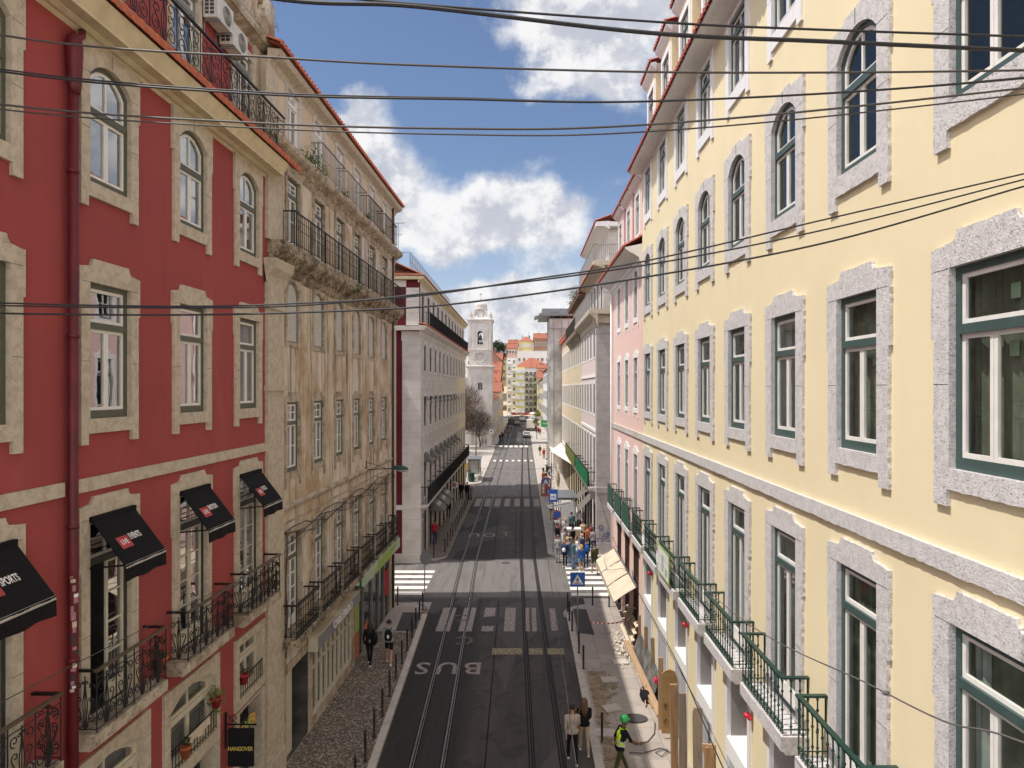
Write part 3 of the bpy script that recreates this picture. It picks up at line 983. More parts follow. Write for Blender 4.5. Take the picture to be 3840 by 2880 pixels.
def strip(mb, pl, off, w, z, m=0):
    for (x0, y0), (x1, y1) in zip(pl, pl[1:]):
        mb.quad((x0 + off - w / 2, y0, z), (x0 + off + w / 2, y0, z), (x1 + off + w / 2, y1, z), (x1 + off - w / 2, y1, z), m)


for nm, tr in (('tram_track_left', LEFT_TRACK), ('tram_track_right', RIGHT_TRACK)):
    mb = MB()
    for pl_ in tr:
        strip(mb, pl_, 0, .20, .003, 1)
        strip(mb, pl_, -.035, .055, .007, 0); strip(mb, pl_, .045, .03, .007, 0)
    tag(mb.build(nm, ['rail_steel' if nm.endswith('left') else 'rail_dull', 'tar']), kind='structure')
mb = MB()
for x, y0, y1 in ((-1.05, 10, 36), (-.55, 45, 71), (-2.0, 45, 62)):
    strip(mb, [(x, y0), (x - .25, y1)], 0, .045, .0045)
tag(mb.build('tar_seam', 'tar'), kind='structure')

# painted markings
def marks(name, rects, mat, z=.010):
    mb = MB()
    for x0, x1, y0, y1 in rects: mb.quad((x0, y0, z), (x1, y0, z), (x1, y1, z), (x0, y1, z))
    return tag(mb.build(name, mat), kind='structure')


marks('zebra_crossing_near', [(-4.08, -3.72, 31.5, 34.9), (-3.60, -3.42, 31.5, 34.9), (-3.02, -2.78, 31.5, 34.9), (-2.66, -2.40, 31.5, 34.9), (-1.95, -1.40, 31.5, 32.2), (-1.95, -1.42, 33.0, 34.9), (-.92, -.40, 31.5, 34.9),
      (.10, .28, 31.5, 34.9), (.40, .62, 31.5, 34.9), (1.30, 1.62, 31.6, 34.8)], 'paint_white')
marks('stop_line_near', [(-1.35, -.06, 28.75, 29.45), (.22, .82, 28.75, 29.45), (1.02, 1.72, 28.75, 29.45)], 'paint_yellow')
marks('zebra_crossing_middle', [(-4.75 + .96 * i, -4.2 + .96 * i, 65.0, 69.5) for i in range(7)], 'paint_white')
marks('stop_line_middle', [(-1.35, 1.2, 62.6, 63.0)], 'paint_worn')
marks('zebra_crossing_square', [(-4.7 + .98 * i, -4.1 + .98 * i, 131.0, 134.5) for i in range(6)] + [(-14 + .98 * i, -13.4 + .98 * i, 131.2, 134.0) for i in range(8)], 'paint_fresh')
marks('dotted_line_square', [(-4.7 + .95 * i, -4.3 + .95 * i, 105.5, 107.3) for i in range(7)], 'paint_fresh')
marks('zebra_crossing_left_street', [(-9.5, -5.45, y, y + .55) for y in (37.1, 38.2, 39.3, 40.4, 41.5)], 'paint_fresh')
marks('zebra_crossing_right_street', [(2.6, 7.5, y, y + .55) for y in (36.9, 38.0, 39.1, 40.2, 41.3, 42.4)], 'paint_fresh')
marks('zebra_crossing_distant', [(-.2 + .8 * i, .25 + .8 * i, 139, 142) for i in range(3)], 'paint_white')
for txt, x, y, sz, xs, mt, nm in (('B', -2.02, 27.4, 1.62, .82, 'paint_white', 'road_letter'), ('U', -3.06, 27.4, 1.62, .78, 'paint_white', 'road_letter'), ('S', -4.05, 27.4, 1.62, .82, 'paint_white', 'road_letter'),
                                  ('C', -2.62, 30.4, 1.35, .9, 'paint_worn', 'road_letter'), ('C', -2.98, 33.4, 1.3, .9, 'paint_worn', 'road_letter'), ('C', -2.85, 36.3, 1.2, .9, 'paint_worn', 'road_letter'), 
                                  ('U', -3.78, 52.3, 1.8, .7, 'paint_white', 'road_letter'), ('O', -2.62, 52.3, 1.8, .7, 'paint_white', 'road_letter'), ('T', -1.35, 52.6, 1.8, -.7, 'paint_white', 'road_letter'), ('S', .95, 52.5, 1.8, .6, 'paint_worn', 'road_letter')):
    me = text_mesh(txt, sz, 'road_letter', mt, extrude=0.0, xs=xs, bold=.02)
    o = place(nm, me, None, (x, y, .013), math.pi if txt != 'T' else 0)
    tag(o, kind='structure')
# iron covers in the road
mb = MB(); mb.lathe([(.62, .004), (.60, .012), (.0, .012)], (-1.5, 33.0, 0), 24); mb.lathe([(.3, .004), (.28, .011), (0, .011)], (-1.15, 43.9, 0), 16); mb.lathe([(.3, .004), (.28, .011), (0, .011)], (-1.6, 49.2, 0), 16)
tag(mb.build('road_cover', 'dark_plate'), kind='structure')
# ------------------------------------------------------------------ red building (left, near)
LEFT_ROT = -math.atan(.02305)


def balcony_slab(W, D, z0, z1, mats, lip=.03):
    mb = MB()
    mb.profile([(0, z0), (D - .06, z0), (D - .02, z0 + .05), (D + lip, z0 + .07), (D + lip, z1), (0, z1)], -W / 2 - .03, W / 2 + .03)
    return mb.mesh('balcony', mats)


def build_red():
    b = empty('red_building', (-7.455, 0, 0), LEFT_ROT, 'dark red stuccoed building with beige stone window surrounds and black awnings on the left', 'building')
    U0, U1 = 2.2, 18.80
    cols = [6.18, 9.0, 11.82, 14.64, 17.45]
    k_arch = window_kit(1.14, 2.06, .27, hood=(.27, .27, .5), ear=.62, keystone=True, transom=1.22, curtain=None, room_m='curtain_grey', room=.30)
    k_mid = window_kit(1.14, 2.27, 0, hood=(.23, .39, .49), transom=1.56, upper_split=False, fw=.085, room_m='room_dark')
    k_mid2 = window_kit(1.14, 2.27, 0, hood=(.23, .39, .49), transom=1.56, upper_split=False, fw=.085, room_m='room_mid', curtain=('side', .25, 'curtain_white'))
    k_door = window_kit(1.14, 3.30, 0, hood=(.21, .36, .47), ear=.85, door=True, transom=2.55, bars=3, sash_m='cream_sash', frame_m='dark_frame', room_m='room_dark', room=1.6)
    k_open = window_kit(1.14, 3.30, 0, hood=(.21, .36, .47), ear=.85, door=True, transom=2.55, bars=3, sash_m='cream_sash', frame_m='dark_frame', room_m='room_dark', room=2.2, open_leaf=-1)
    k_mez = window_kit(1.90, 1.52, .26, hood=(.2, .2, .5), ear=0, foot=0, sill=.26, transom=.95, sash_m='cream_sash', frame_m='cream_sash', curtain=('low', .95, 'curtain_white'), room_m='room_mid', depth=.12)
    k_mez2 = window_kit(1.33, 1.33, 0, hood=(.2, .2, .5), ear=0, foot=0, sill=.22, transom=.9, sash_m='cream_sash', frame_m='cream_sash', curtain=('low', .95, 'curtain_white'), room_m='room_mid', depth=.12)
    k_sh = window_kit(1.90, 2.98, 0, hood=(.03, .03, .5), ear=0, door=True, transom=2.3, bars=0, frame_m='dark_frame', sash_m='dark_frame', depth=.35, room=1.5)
    k_sh2 = window_kit(1.33, 3.05, 0, hood=(.03, .03, .5), ear=0, door=True, transom=2.4, bars=0, frame_m='dark_frame', sash_m='dark_frame', depth=.35, room=1.5)
    holes = []
    slab = balcony_slab(2.02, .42, 5.45, 5.725, ['beige_stone_worn'])
    rail = railing_ornate(2.0, .40, .98, .5).mesh('railing', ['black_iron', 'brown_rail'])
    mrail = railing_bars(1.86, .02, .47, .12, .009, False, (.03, .02), False).mesh('railing', ['black_iron'])
    mrail2 = railing_bars(1.30, .02, .47, .12, .009, False, (.03, .02), False).mesh('railing', ['black_iron'])
    for i, u in enumerate(cols):
        put_window(k_arch, b, u, 14.63); holes.append((u - .57, u + .57, 14.63, 16.69))
        put_window(k_mid2 if i in (4,) else k_mid, b, u, 10.70); holes.append((u - .57, u + .57, 10.70, 12.97))
        put_window(k_open if i == 2 else k_door, b, u, 5.75); holes.append((u - .57, u + .57, 5.75, 9.05))
        s = place('balcony', slab, b, (0, u + .03, 0)); place('railing', rail, s, (.03, 0, 5.74))
        last = i == 4
        hw = .665 if last else .95
        o = put_window(k_mez2 if last else k_mez, b, u + (.08 if last else .02), 3.50 if last else 3.40)
        place('railing', mrail2 if last else mrail, o, (.06, 0, .03))
        uu = u + (.08 if last else .02)
        holes.append((uu - hw, uu + hw, 3.5 if last else 3.4, 4.83 if last else 4.92))
        put_window(k_sh2 if last else k_sh, b, uu, .12); holes.append((uu - hw, uu + hw, .12, 3.17 if last else 3.10))
    mb = MB(); wall_grid(mb, U0, U1, -.1, 17.5, holes); shell(mb, U0, U1, -.1, 17.5, 11)
    mb.build('wall', 'red_stucco', b)
    mb = MB(); mb.box(0, .055, U0, 10.66, 9.515, 9.735); mb.box(0, .055, 10.86, U1, 9.515, 9.735)
    mb.build('string_course', 'beige_stone', b)
    mb = MB(); prev = U0
    for i, u in enumerate(cols):
        e0, e1 = (u + .08 - .665 - .225, u + .08 + .665 + .225) if i == 4 else (u + .02 - 1.175, u + .02 + 1.175)
        if e0 > prev: mb.box(0, .045, prev, e0, -.1, 1.25)
        prev = e1
    mb.build('plinth', 'beige_stone_worn', b)
    # cornice with its soffit and cyma, one course of tiles, terrace kerb
    mb = MB(); mb.profile([(0, 16.95), (.03, 16.975), (.06, 17.0), (.12, 17.0), (.20, 17.035), (.20, 17.05), (.42, 17.05), (.42, 17.10), (.47, 17.20), (.54, 17.34), (.56, 17.38), (0, 17.50)], U0, U1 + .02)
    mb.build('cornice', 'cream_moulding', b)
    mb = MB(); tiles(mb, .63, 17.48, .30, 17.66, U0, U1 + .9, .24, .08, .10); mb.build('eave_tiles', 'roof_tile', b)
    mb = MB(); mb.box(-.4, .30, U0, U1, 17.5, 17.84); mb.build('terrace', 'beige_stone_worn', b)
    tr = railing_ornate(U1 - U0 + .5, .0, .96, .95).build('railing', ['black_iron', 'black_iron'], b); tr.location = (.24, (U0 + U1) / 2 + .25, 17.88)
    # set-back top floor
    ups = [9.1, 12.0, 14.9, 17.8]
    k_up = window_kit(1.05, 2.12, 0, jw=.16, hood=(.2, .2, .5), ear=0, door=True, transom=1.75, bars=0, frame_m='grey_frame', sash_m='white_sash', room_m='room_dark')
    hs = []
    for u in ups: put_window(k_up, b, u, 17.84, -.3); hs.append((u - .525, u + .525, 17.84, 19.96))
    mb = MB(); wall_grid(mb, U0, U1, 17.6, 20.6, hs, -.3); shell(mb, U0, U1, 17.6, 20.62, 11, 0, -.3); mb.build('attic_wall', 'red_stucco', b)
    mb = MB(); mb.box(-.3, -.22, U1 - .38, U1 + .12, 17.84, 20.5); mb.build('attic_pilaster', 'beige_stone', b)
    mb = MB(); mb.profile([(-.3, 20.42), (-.26, 20.52), (-.16, 20.56), (-.05, 20.62), (.0, 20.62), (.04, 20.72), (.04, 20.80), (-.3, 20.86)], U0, U1 + .55); mb.build('attic_cornice', 'beige_stone_worn', b)
    mb = MB()
    mb.box(-.24, -.02, U0, U1 + .35, 20.84, 20.98); mb.box(-.24, -.02, U0, U1 + .35, 21.62, 21.78)
    mb.box(-.28, .02, U1 - .35, U1 + .4, 20.86, 21.9)
    for j in range(5): mb.box(-.26, 0, 15.6 - j * 3, 16.0 - j * 3, 20.86, 21.8)
    y = U0 + .2
    while y < U1 - .4:
        mb.lathe([(.05, 20.98), (.085, 21.08), (.095, 21.2), (.05, 21.38), (.04, 21.46), (.07, 21.55), (.06, 21.63)], (-.13, y, 0), 8); y += .24
    mb.build('balustrade', 'beige_stone_worn', b, True)
    # downpipe with hopper, stickers pasted on it
    mb = MB(); mb.tube([(.11, 10.76, -.1), (.11, 10.76, 16.2)], .078, 10)
    for z in (1.6, 4.2, 6.9, 9.0, 12.0, 14.6): mb.tube([(.11, 10.76, z), (.11, 10.76, z + .06)], .09, 10)
    mb.lathe([(.08, 15.85), (.10, 15.95), (.115, 16.25), (.125, 16.62), (.11, 16.72), (.07, 16.78)], (.13, 10.76, 0), 8)
    mb.tube([(.13, 10.78, 16.70), (.12, 10.95, 16.86), (.05, 11.06, 17.0)], .06, 8)
    dp = mb.build('downpipe', 'pipe_red', b, True)
    rr = random.Random(4); cols_ = ['letter_white', 'sign_grey', 'canvas_cream', 'sign_mauve', 'dark_frame', 'sign_mauve', 'letter_white', 'sign_blue']
    z = 6.45
    for i in range(20):
        hgt = rr.uniform(.035, .10); mb = MB(); a0 = -1.3 + rr.uniform(-.3, .5); a1 = a0 + rr.uniform(.5, 1.1); n = 4; vs = []
        for j in range(n + 1):
            a = a0 + (a1 - a0) * j / n; vs += [(.11 + .081 * math.cos(a), 10.76 + .081 * math.sin(a), z), (.11 + .081 * math.cos(a), 10.76 + .081 * math.sin(a), z + hgt)]
        mb.add(vs, [(2 * j, 2 * j + 2, 2 * j + 3, 2 * j + 1) for j in range(n)]); mb.build('sticker', rr.choice(cols_), dp); z += hgt + rr.uniform(.0, .05) + (.14 if i == 5 else 0)
    # black awnings on the first floor doors
    def awning(u, second):
        mb = MB(); h0, h1 = 9.02, 8.30; d0, d1 = .08, .66; hw = .60
        mb.box(.03, .13, u - hw, u + hw, h0 - .03, h0 + .07)
        for a, bq in (((d0, h0 + .04), (d1, h1)), ((d0, h0 + .015), (d1, h1 - .025))):
            mb.quad((a[0], u - hw, a[1]), (bq[0], u - hw, bq[1]), (bq[0], u + hw, bq[1]), (a[0], u + hw, a[1]))
        n = 12
        for off in (0, .012):
            vs = []
            for i in range(n + 1):
                yy = u - hw + 2 * hw * i / n; w_ = .012 * math.sin(i * 1.3)
                vs += [(d1 + off, yy, h1), (d1 + off + w_ + .01, yy, h1 - .27 + .012 * math.sin(i * .9))]
            mb.add(vs, [(2 * i, 2 * i + 2, 2 * i + 3, 2 * i + 1) for i in range(n)])
        for s in (-1, 1):
            mb.tube([(.04, u + s * (hw - .02), 8.24), (d1 - .02, u + s * (hw - .02), h1 + .0)], .016, 5)
        mb.tube([(.06, u - hw + .02, 8.52), (.06, u + hw - .02, 8.52)], .012, 5)
        aw = mb.build('awning', 'black_canvas', b)
        mb = MB(); mb.quad((d1 + .006, u - hw, h1 + .005), (d1 + .02, u - hw, h1 - .055), (d1 + .02, u + hw, h1 - .055), (d1 + .006, u + hw, h1 + .005)); mb.build('front_bar', 'silver_strip', aw)
        # lettering lies on the sloping cloth
        sl = math.atan2(h0 - h1, d1 - d0)
        def on(me, off, up, nm, lift):
            t = (1 - up); x = d0 + (d1 - d0) * t; zz = h0 + .04 + (h1 - h0 - .04) * t
            o = place(nm, me, aw, (x + lift * math.sin(sl), u + off, zz + lift * math.cos(sl)))
            ex = Vector((0, 1, 0)); ey = Vector((-(d1 - d0), 0, h0 - h1)).normalized(); ez = ex.cross(ey)
            o.rotation_euler = Matrix((ex, ey, ez)).transposed().to_euler()
        mb = MB(); mb.box(-.15, .15, -.115, .115, 0, .003)
        on(mb.mesh('sign_patch', ['red_patch']), -.24, .40, 'sign_patch', .004)
        on(text_mesh('LIVE', .13, 'lettering', 'letter_white', extrude=.001, xs=.8, bold=.002), -.24, .40, 'lettering', .010)
        on(text_mesh(second, .165, 'lettering', 'letter_white', 'LEFT', .001, xs=.58 * 6 / max(6, len(second)), bold=.003), -.06, .46, 'lettering', .006)
    for u, t in zip(cols, ('MUSIC', 'SPORTS', 'EVENTS', 'EMOTION', 'FOOD')): awning(u, t)
    # glowing-coloured lettering in the ground floor fanlights
    for u, w_ in ((14.66, 1.9), (17.53, 1.33)):
        for ch, dy, mt in (('O', -.22, 'letter_orange'), ('V', .0, 'letter_green'), ('E', .2, 'letter_orange'), ('R', .42, 'letter_orange')):
            o = place('lettering', text_mesh(ch, .40, 'lettering', mt, extrude=.01, bold=.01), b, (-.05, u + dy, 2.55 + .03 * math.sin(dy * 9)))
            o.rotation_euler = (R(90), 0, R(90))
    return b


RED = build_red()


# ------------------------------------------------------------------ weathered ochre building
def build_ochre():
    b = empty('ochre_building', (-7.455, 0, 0), LEFT_ROT, 'weathered ochre building with stained walls, mossy cornices and iron balconies beside the red one', 'building')
    U0, U1 = 18.82, 35.2
    cols = [20.62 + 2.42 * i for i in range(6)]
    holes = []
    k1 = window_kit(1.05, 2.88, 0, jw=.17, hood=(.18, .18, .5), ear=0, door=True, transom=2.15, bars=3, frame_m='olive_frame', sash_m='white_sash', room_m='room_mid', stone_m='beige_stone_worn', depth=.09)
    k2 = window_kit(1.02, 2.08, 0, jw=.16, hood=(.16, .3, .36), ear=.3, sill=.2, foot=.25, transom=1.45, bars=1, frame_m='olive_frame', sash_m='white_sash', room_m='curtain_grey', room=.25, stone_m='beige_stone_worn', depth=.09, t=.035)
    k3 = simple_kit(1.0, 1.84, .38, jw=.15, stone_m='beige_stone_worn', shut='shutter_grey', frame_m='grey_frame', t=.035)
    k4 = window_kit(1.05, 2.2, 0, jw=.14, hood=(.14, .14, .5), ear=0, door=True, transom=1.7, bars=1, frame_m='olive_frame', sash_m='white_sash', room_m='curtain_white', room=.25, stone_m='beige_stone_worn', depth=.09)
    k5 = window_kit(1.0, 1.86, 0, jw=.12, hood=(.12, .12, .5), ear=0, door=True, transom=1.5, bars=1, frame_m='white_sash', sash_m='white_sash', room_m='curtain_white', room=.25, stone_m='pale_stone', depth=.09)
    slab = balcony_slab(1.98, .50, 3.70, 3.96, ['mossy_stone'])
    rail = railing_bars(1.95, .47, .98, .14).mesh('railing', ['black_iron'])
    for u in cols:
        put_window(k1, b, u, 3.98); holes.append((u - .525, u + .525, 3.98, 6.86))
        put_window(k2, b, u, 8.72); holes.append((u - .51, u + .51, 8.72, 10.80))
        put_simple(k3, b, u, 12.58); holes.append((u - .5, u + .5, 12.58, 14.42))
        put_window(k4, b, u, 15.30); holes.append((u - .525, u + .525, 15.30, 17.5))
        s = place('balcony', slab, b, (0, u, 0)); place('railing', rail, s, (0, 0, 3.96))
    h5 = []
    for u in cols: put_window(k5, b, u, 18.24); h5.append((u - .5, u + .5, 18.24, 20.10))
    # ground floor: doorway, shop with grey fascia, shop with green fascia
    shops = [(20.0, 22.0, .14, 2.80), (22.35, 27.0, .45, 2.75), (27.4, 33.9, .14, 3.35)]
    holes += [(a, c, z0, z1) for a, c, z0, z1 in shops]
    mb = MB(); wall_grid(mb, U0, U1, -.1, 17.9, holes); shell(mb, U0, U1, -.1, 17.9, 11); mb.build('wall', 'stained_stucco', b)
    mb = MB(); wall_grid(mb, U0, U1, 17.9, 20.4, h5, .002); shell(mb, U0, U1, 17.9, 20.4, 11, 0, .002); mb.build('top_storey_wall', 'cream_stucco', b)
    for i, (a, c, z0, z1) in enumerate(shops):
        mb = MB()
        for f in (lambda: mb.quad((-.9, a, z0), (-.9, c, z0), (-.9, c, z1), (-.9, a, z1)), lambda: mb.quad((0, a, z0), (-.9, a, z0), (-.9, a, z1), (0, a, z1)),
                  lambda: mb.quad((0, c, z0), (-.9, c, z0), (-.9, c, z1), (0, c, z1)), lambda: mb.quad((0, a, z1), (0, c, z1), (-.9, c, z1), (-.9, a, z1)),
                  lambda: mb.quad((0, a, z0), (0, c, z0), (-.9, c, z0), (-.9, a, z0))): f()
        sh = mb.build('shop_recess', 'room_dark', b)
        mb = MB()
        if i == 0:
            mb.box(-.20, -.14, a, a + .95, z0, z1 - .02)
            for z in (.9, 1.5, 2.1): mb.box(-.14, -.135, a + .02, a + .93, z, z + .012)
            mb.build('door_leaf', 'cream_sash', sh)
        elif i == 1:
            for j in range(10):
                y = a + (c - a) * j / 9; mb.box(-.10, .02, y - (.04 if j % 3 else .07), y + (.04 if j % 3 else .07), z0, z1)
            mb.box(-.10, .02, a, c, z0, z0 + .12); mb.box(-.10, .02, a, c, 2.0, 2.07); mb.build('shopfront', 'cream_sash', sh)
            mb = MB(); mb.quad((-.06, a, z0), (-.06, c, z0), (-.06, c, z1), (-.06, a, z1)); mb.build('pane', 'glass_far', sh)
        else:
            for y in (a + .05, a + .75, a + 1.5, a + 3.0, a + 4.3, a + 5.4, c - .1): mb.box(-.10, .02, y - .06, y + .06, z0, z1)
            mb.build('shopfront', 'grey_frame', sh)
            mb = MB(); mb.quad((-.06, a, z0), (-.06, c, z0), (-.06, c, z1), (-.06, a, z1)); mb.build('pane', 'glass_far', sh)
            mb = MB(); mb.box(-.03, .03, a + .1, a + .70, .25, 1.25); mb.build('poster', 'cloth_orange', sh)
            mb = MB(); mb.box(-.03, .035, a + .12, a + .68, 1.3, 2.6); mb.build('poster', 'lime_panel', sh)
            mb = MB(); mb.box(-.03, .03, a + 1.6, a + 2.3, .25, 1.1); mb.build('poster', 'cloth_orange', sh)
            mb = MB(); mb.box(-.03, .03, c - 1.1, c - .3, 1.2, 2.4); mb.build('poster', 'cloth_red', sh)
    for a, c, z0, z1 in ((U0 + .97, 20.0, -.1, 3.45), (22.0, 22.35, -.1, 3.45), (27.0, 27.4, -.1, 3.45), (33.9, 34.5, -.1, 3.45), (20.0, 22.0, 2.80, 3.05), (22.35, 27.0, -.1, .45)):
        mb = MB(); mb.box(0, .04, a, c, z0, z1); mb.build('shop_stonework', 'beige_stone_worn', b)
    mb = MB(); mb.box(.04, .34, 21.95, 27.15, 2.78, 3.22); f1 = mb.build('fascia', 'dark_frame' if False else 'sign_grey', b)
    mb = MB(); mb.box(.04, .36, 21.92, 27.18, 3.22, 3.25); mb.build('edge_strip', 'cream_sash', f1)
    mb = MB(); mb.box(.04, .342, 21.90, 21.95, 2.76, 3.23); mb.build('end_panel', 'cream_sash', f1)
    o = place('lettering', text_mesh('CABELEIREIRO', .40, 'lettering', 'letter_white', extrude=.008, xs=.92, bold=.006), f1, (.352, 24.8, 3.0)); o.rotation_euler = (R(90), 0, R(90))
    mb = MB(); mb.box(.04, .58, 26.9, 33.7, 3.42, 3.86); f2 = mb.build('fascia', 'pale_lime', b)
    mb = MB(); mb.add([(.585, 28.4, 3.42), (.585, 31.6, 3.42), (.585, 33.3, 3.86), (.585, 29.4, 3.86)], [(0, 1, 2, 3)]); mb.build('band', 'lime_panel', f2)
    mb = MB(); mb.box(.10, .46, 26.86, 26.9, 3.40, 3.88); mb.build('end_sign', 'green_banner', f2)
    mb = MB(); mb.box(.18, .38, 26.84, 26.862, 3.46, 3.62); mb.box(.2, .36, 26.84, 26.862, 3.7, 3.82); mb.build('sign_mark', 'letter_white', f2)
    # pilasters, string course, cornices
    mb = MB(); mb.box(0, .09, U0 - .28, 19.72, .9, 14.12); mb.box(0, .14, U0 - .34, 19.78, -.1, .9)
    for z in (11.15, 13.4): mb.box(0, .15, U0 - .34, 19.80, z, z + .14)
    mb.profile([(.09, 14.1), (.14, 14.3), (.3, 14.5), (.36, 14.75), (0, 14.75)], U0 - .40, 19.85)
    mb.build('pilaster', 'beige_stone', b)
    for a, c, z0, z1, d in ((34.5, U1 + .04, 3.5, 14.3, .07), (U0 - .28, 19.72, 15.3, 17.4, .10), (U0 - .25, 19.4, 18.25, 20.1, .05)):
        mb = MB(); mb.box(0, d, a, c, z0, z1); mb.build('pilaster', 'beige_stone', b)
    for i in range(5):
        a = cols[i] + 1.21
        for z0, z1 in ((7.85, 14.4), (4.0, 7.2)): mb = MB(); mb.box(0, .03, a - .26, a + .26, z0, z1); mb.build('lesene', 'stained_stucco', b)
    mb = MB(); mb.profile([(0, 7.58), (.05, 7.6), (.09, 7.68), (.09, 7.74), (0, 7.8)], 19.72, U1); mb.box(0, .03, 19.72, U1, 7.22, 7.28); mb.build('string_course', 'beige_stone_worn', b)
    mb = MB(); mb.profile([(0, 14.45), (.08, 14.55), (.14, 14.75), (.40, 14.95), (.46, 15.02), (.48, 15.22), (.46, 15.29), (0, 15.295)], U0 - .1, U1 + .15)
    y = U0 + .6
    while y < U1: mb.box(0, .30, y - .07, y + .07, 14.72, 14.93); y += .81
    cb = mb.build('cornice_balcony', 'mossy_stone', b)
    rb = MB(); L = U1 - 19.6
    q = railing_bars(L, .0, 1.0, .17, .009, False, (.05, .03), False); q.tube([(0, -L / 2, .55), (0, L / 2, .55)], .012, 4); q.tube([(0, -L / 2, .80), (0, L / 2, .80)], .012, 4)
    for i in range(12): q.tube([(0, -L / 2 + L * i / 11, 0), (0, -L / 2 + L * i / 11, 1.0)], .018, 4)
    q.tube([(0, -L / 2, 1.01), (-.42, -L / 2, 1.01)], .02, 4); q.tube([(0, -L / 2, .1), (-.42, -L / 2, .1)], .012, 4)
    for j in range(3): q.tube([(-.11 * j - .1, -L / 2, .1), (-.11 * j - .1, -L / 2, 1.0)], .009, 4)
    rl = q.build('railing', ['black_iron'], cb); rl.location = (.43, 19.6 + L / 2, 15.3)
    mb = MB(); mb.profile([(0, 17.62), (.06, 17.7), (.10, 17.85), (.34, 17.98), (.40, 18.05), (.42, 18.18), (0, 18.235)], U0, U1 + .1)
    y = U0 + .6
    while y < U1: mb.box(0, .22, y - .06, y + .06, 17.80, 17.95); y += .81
    cb2 = mb.build('cornice_balcony', 'beige_stone_worn', b)
    for a, c, mt in ((22.3, 24.9, 'grey_iron'), (25.2, 28.0, 'grey_iron'), (28.4, 30.9, 'rust_iron'), (31.3, 33.9, 'rust_iron')):
        q = railing_bars(c - a, .36, .98, .13, .008, False, (.045, .03), False); q.tube([(.36, -(c - a) / 2, .5), (.36, (c - a) / 2, .5)], .010, 4)
        rl = q.build('railing', [mt], cb2); rl.location = (.02, (a + c) / 2, 18.24)
    mb = MB(); mb.profile([(0, 20.12), (.05, 20.2), (.10, 20.28), (.32, 20.36), (.38, 20.44), (.38, 20.52), (0, 20.56)], U0 - .1, U1 + .1); mb.build('eave_cornice', 'beige_stone', b)
    mb = MB(); tiles(mb, .48, 20.62, -5.5, 22.9, U0 - .3, U1 + .25, .24, .08, .09); mb.quad((-5.5, U0, 22.9), (-5.5, U1, 22.9), (-11, U1, 20.4), (-11, U0, 20.4)); mb.build('roof', 'roof_tile', b)
    mb = MB(); mb.tube([(.1, 34.35, .2), (.1, 34.35, 20.3)], .05, 8); mb.build('downpipe', 'rust_iron', b, True)
    # cables clipped loosely along the front
    rr = random.Random(9); mb = MB()
    for kx in range(4):
        pts = [(.07 + .02 * kx, 19.8 + i * .62, 7.0 - .10 * kx + .10 * math.sin(i * 1.1 + kx * 2) + rr.uniform(-.05, .05)) for i in range(25)]
        mb.tube(pts, .016, 4, 0, False)
    pts = [(.09, 19.9 + .05 * math.sin(i * .9), 7.0 - i * .28) for i in range(14)]; mb.tube(pts, .018, 4, 0, False)
    mb.build('facade_cable', 'rust_iron', b)
    # weeds rooted in the cornices
    rr = random.Random(11)
    for u, z, p, n, rad, mt, lab in ((21.4, 18.38, .30, 240, .42, 'leaf_green', 'bushy green weeds growing on the upper cornice next to the red building'), (22.3, 18.3, .34, 130, .26, 'leaf_yellow', 'yellowish weed tuft just before the first grey top balcony'),
                            (24.95, 18.28, .36, 80, .20, 'leaf_green', 'small green weed between the two grey top balconies'), (28.2, 18.3, .38, 60, .18, 'leaf_green', 'small weed between the grey and the rusty top balconies'),
                            (26.2, 15.0, .52, 120, .30, 'leaf_green', 'green plant hanging under the long dark balcony of the ochre building'), (31.1, 18.3, .38, 50, .16, 'leaf_yellow', 'tiny yellowish weed between the two rusty top balconies')):
        mb = MB(); foliage_tuft(mb, (p, u, z), rad, n, .075, 0, rr, .8)
        w = mb.build('weed_tuft', mt); w.location = b.location; w.rotation_euler = b.rotation_euler
        tag(w, lab, 'weed', 'weeds on the cornices')
    return b


OCHRE = build_ochre()
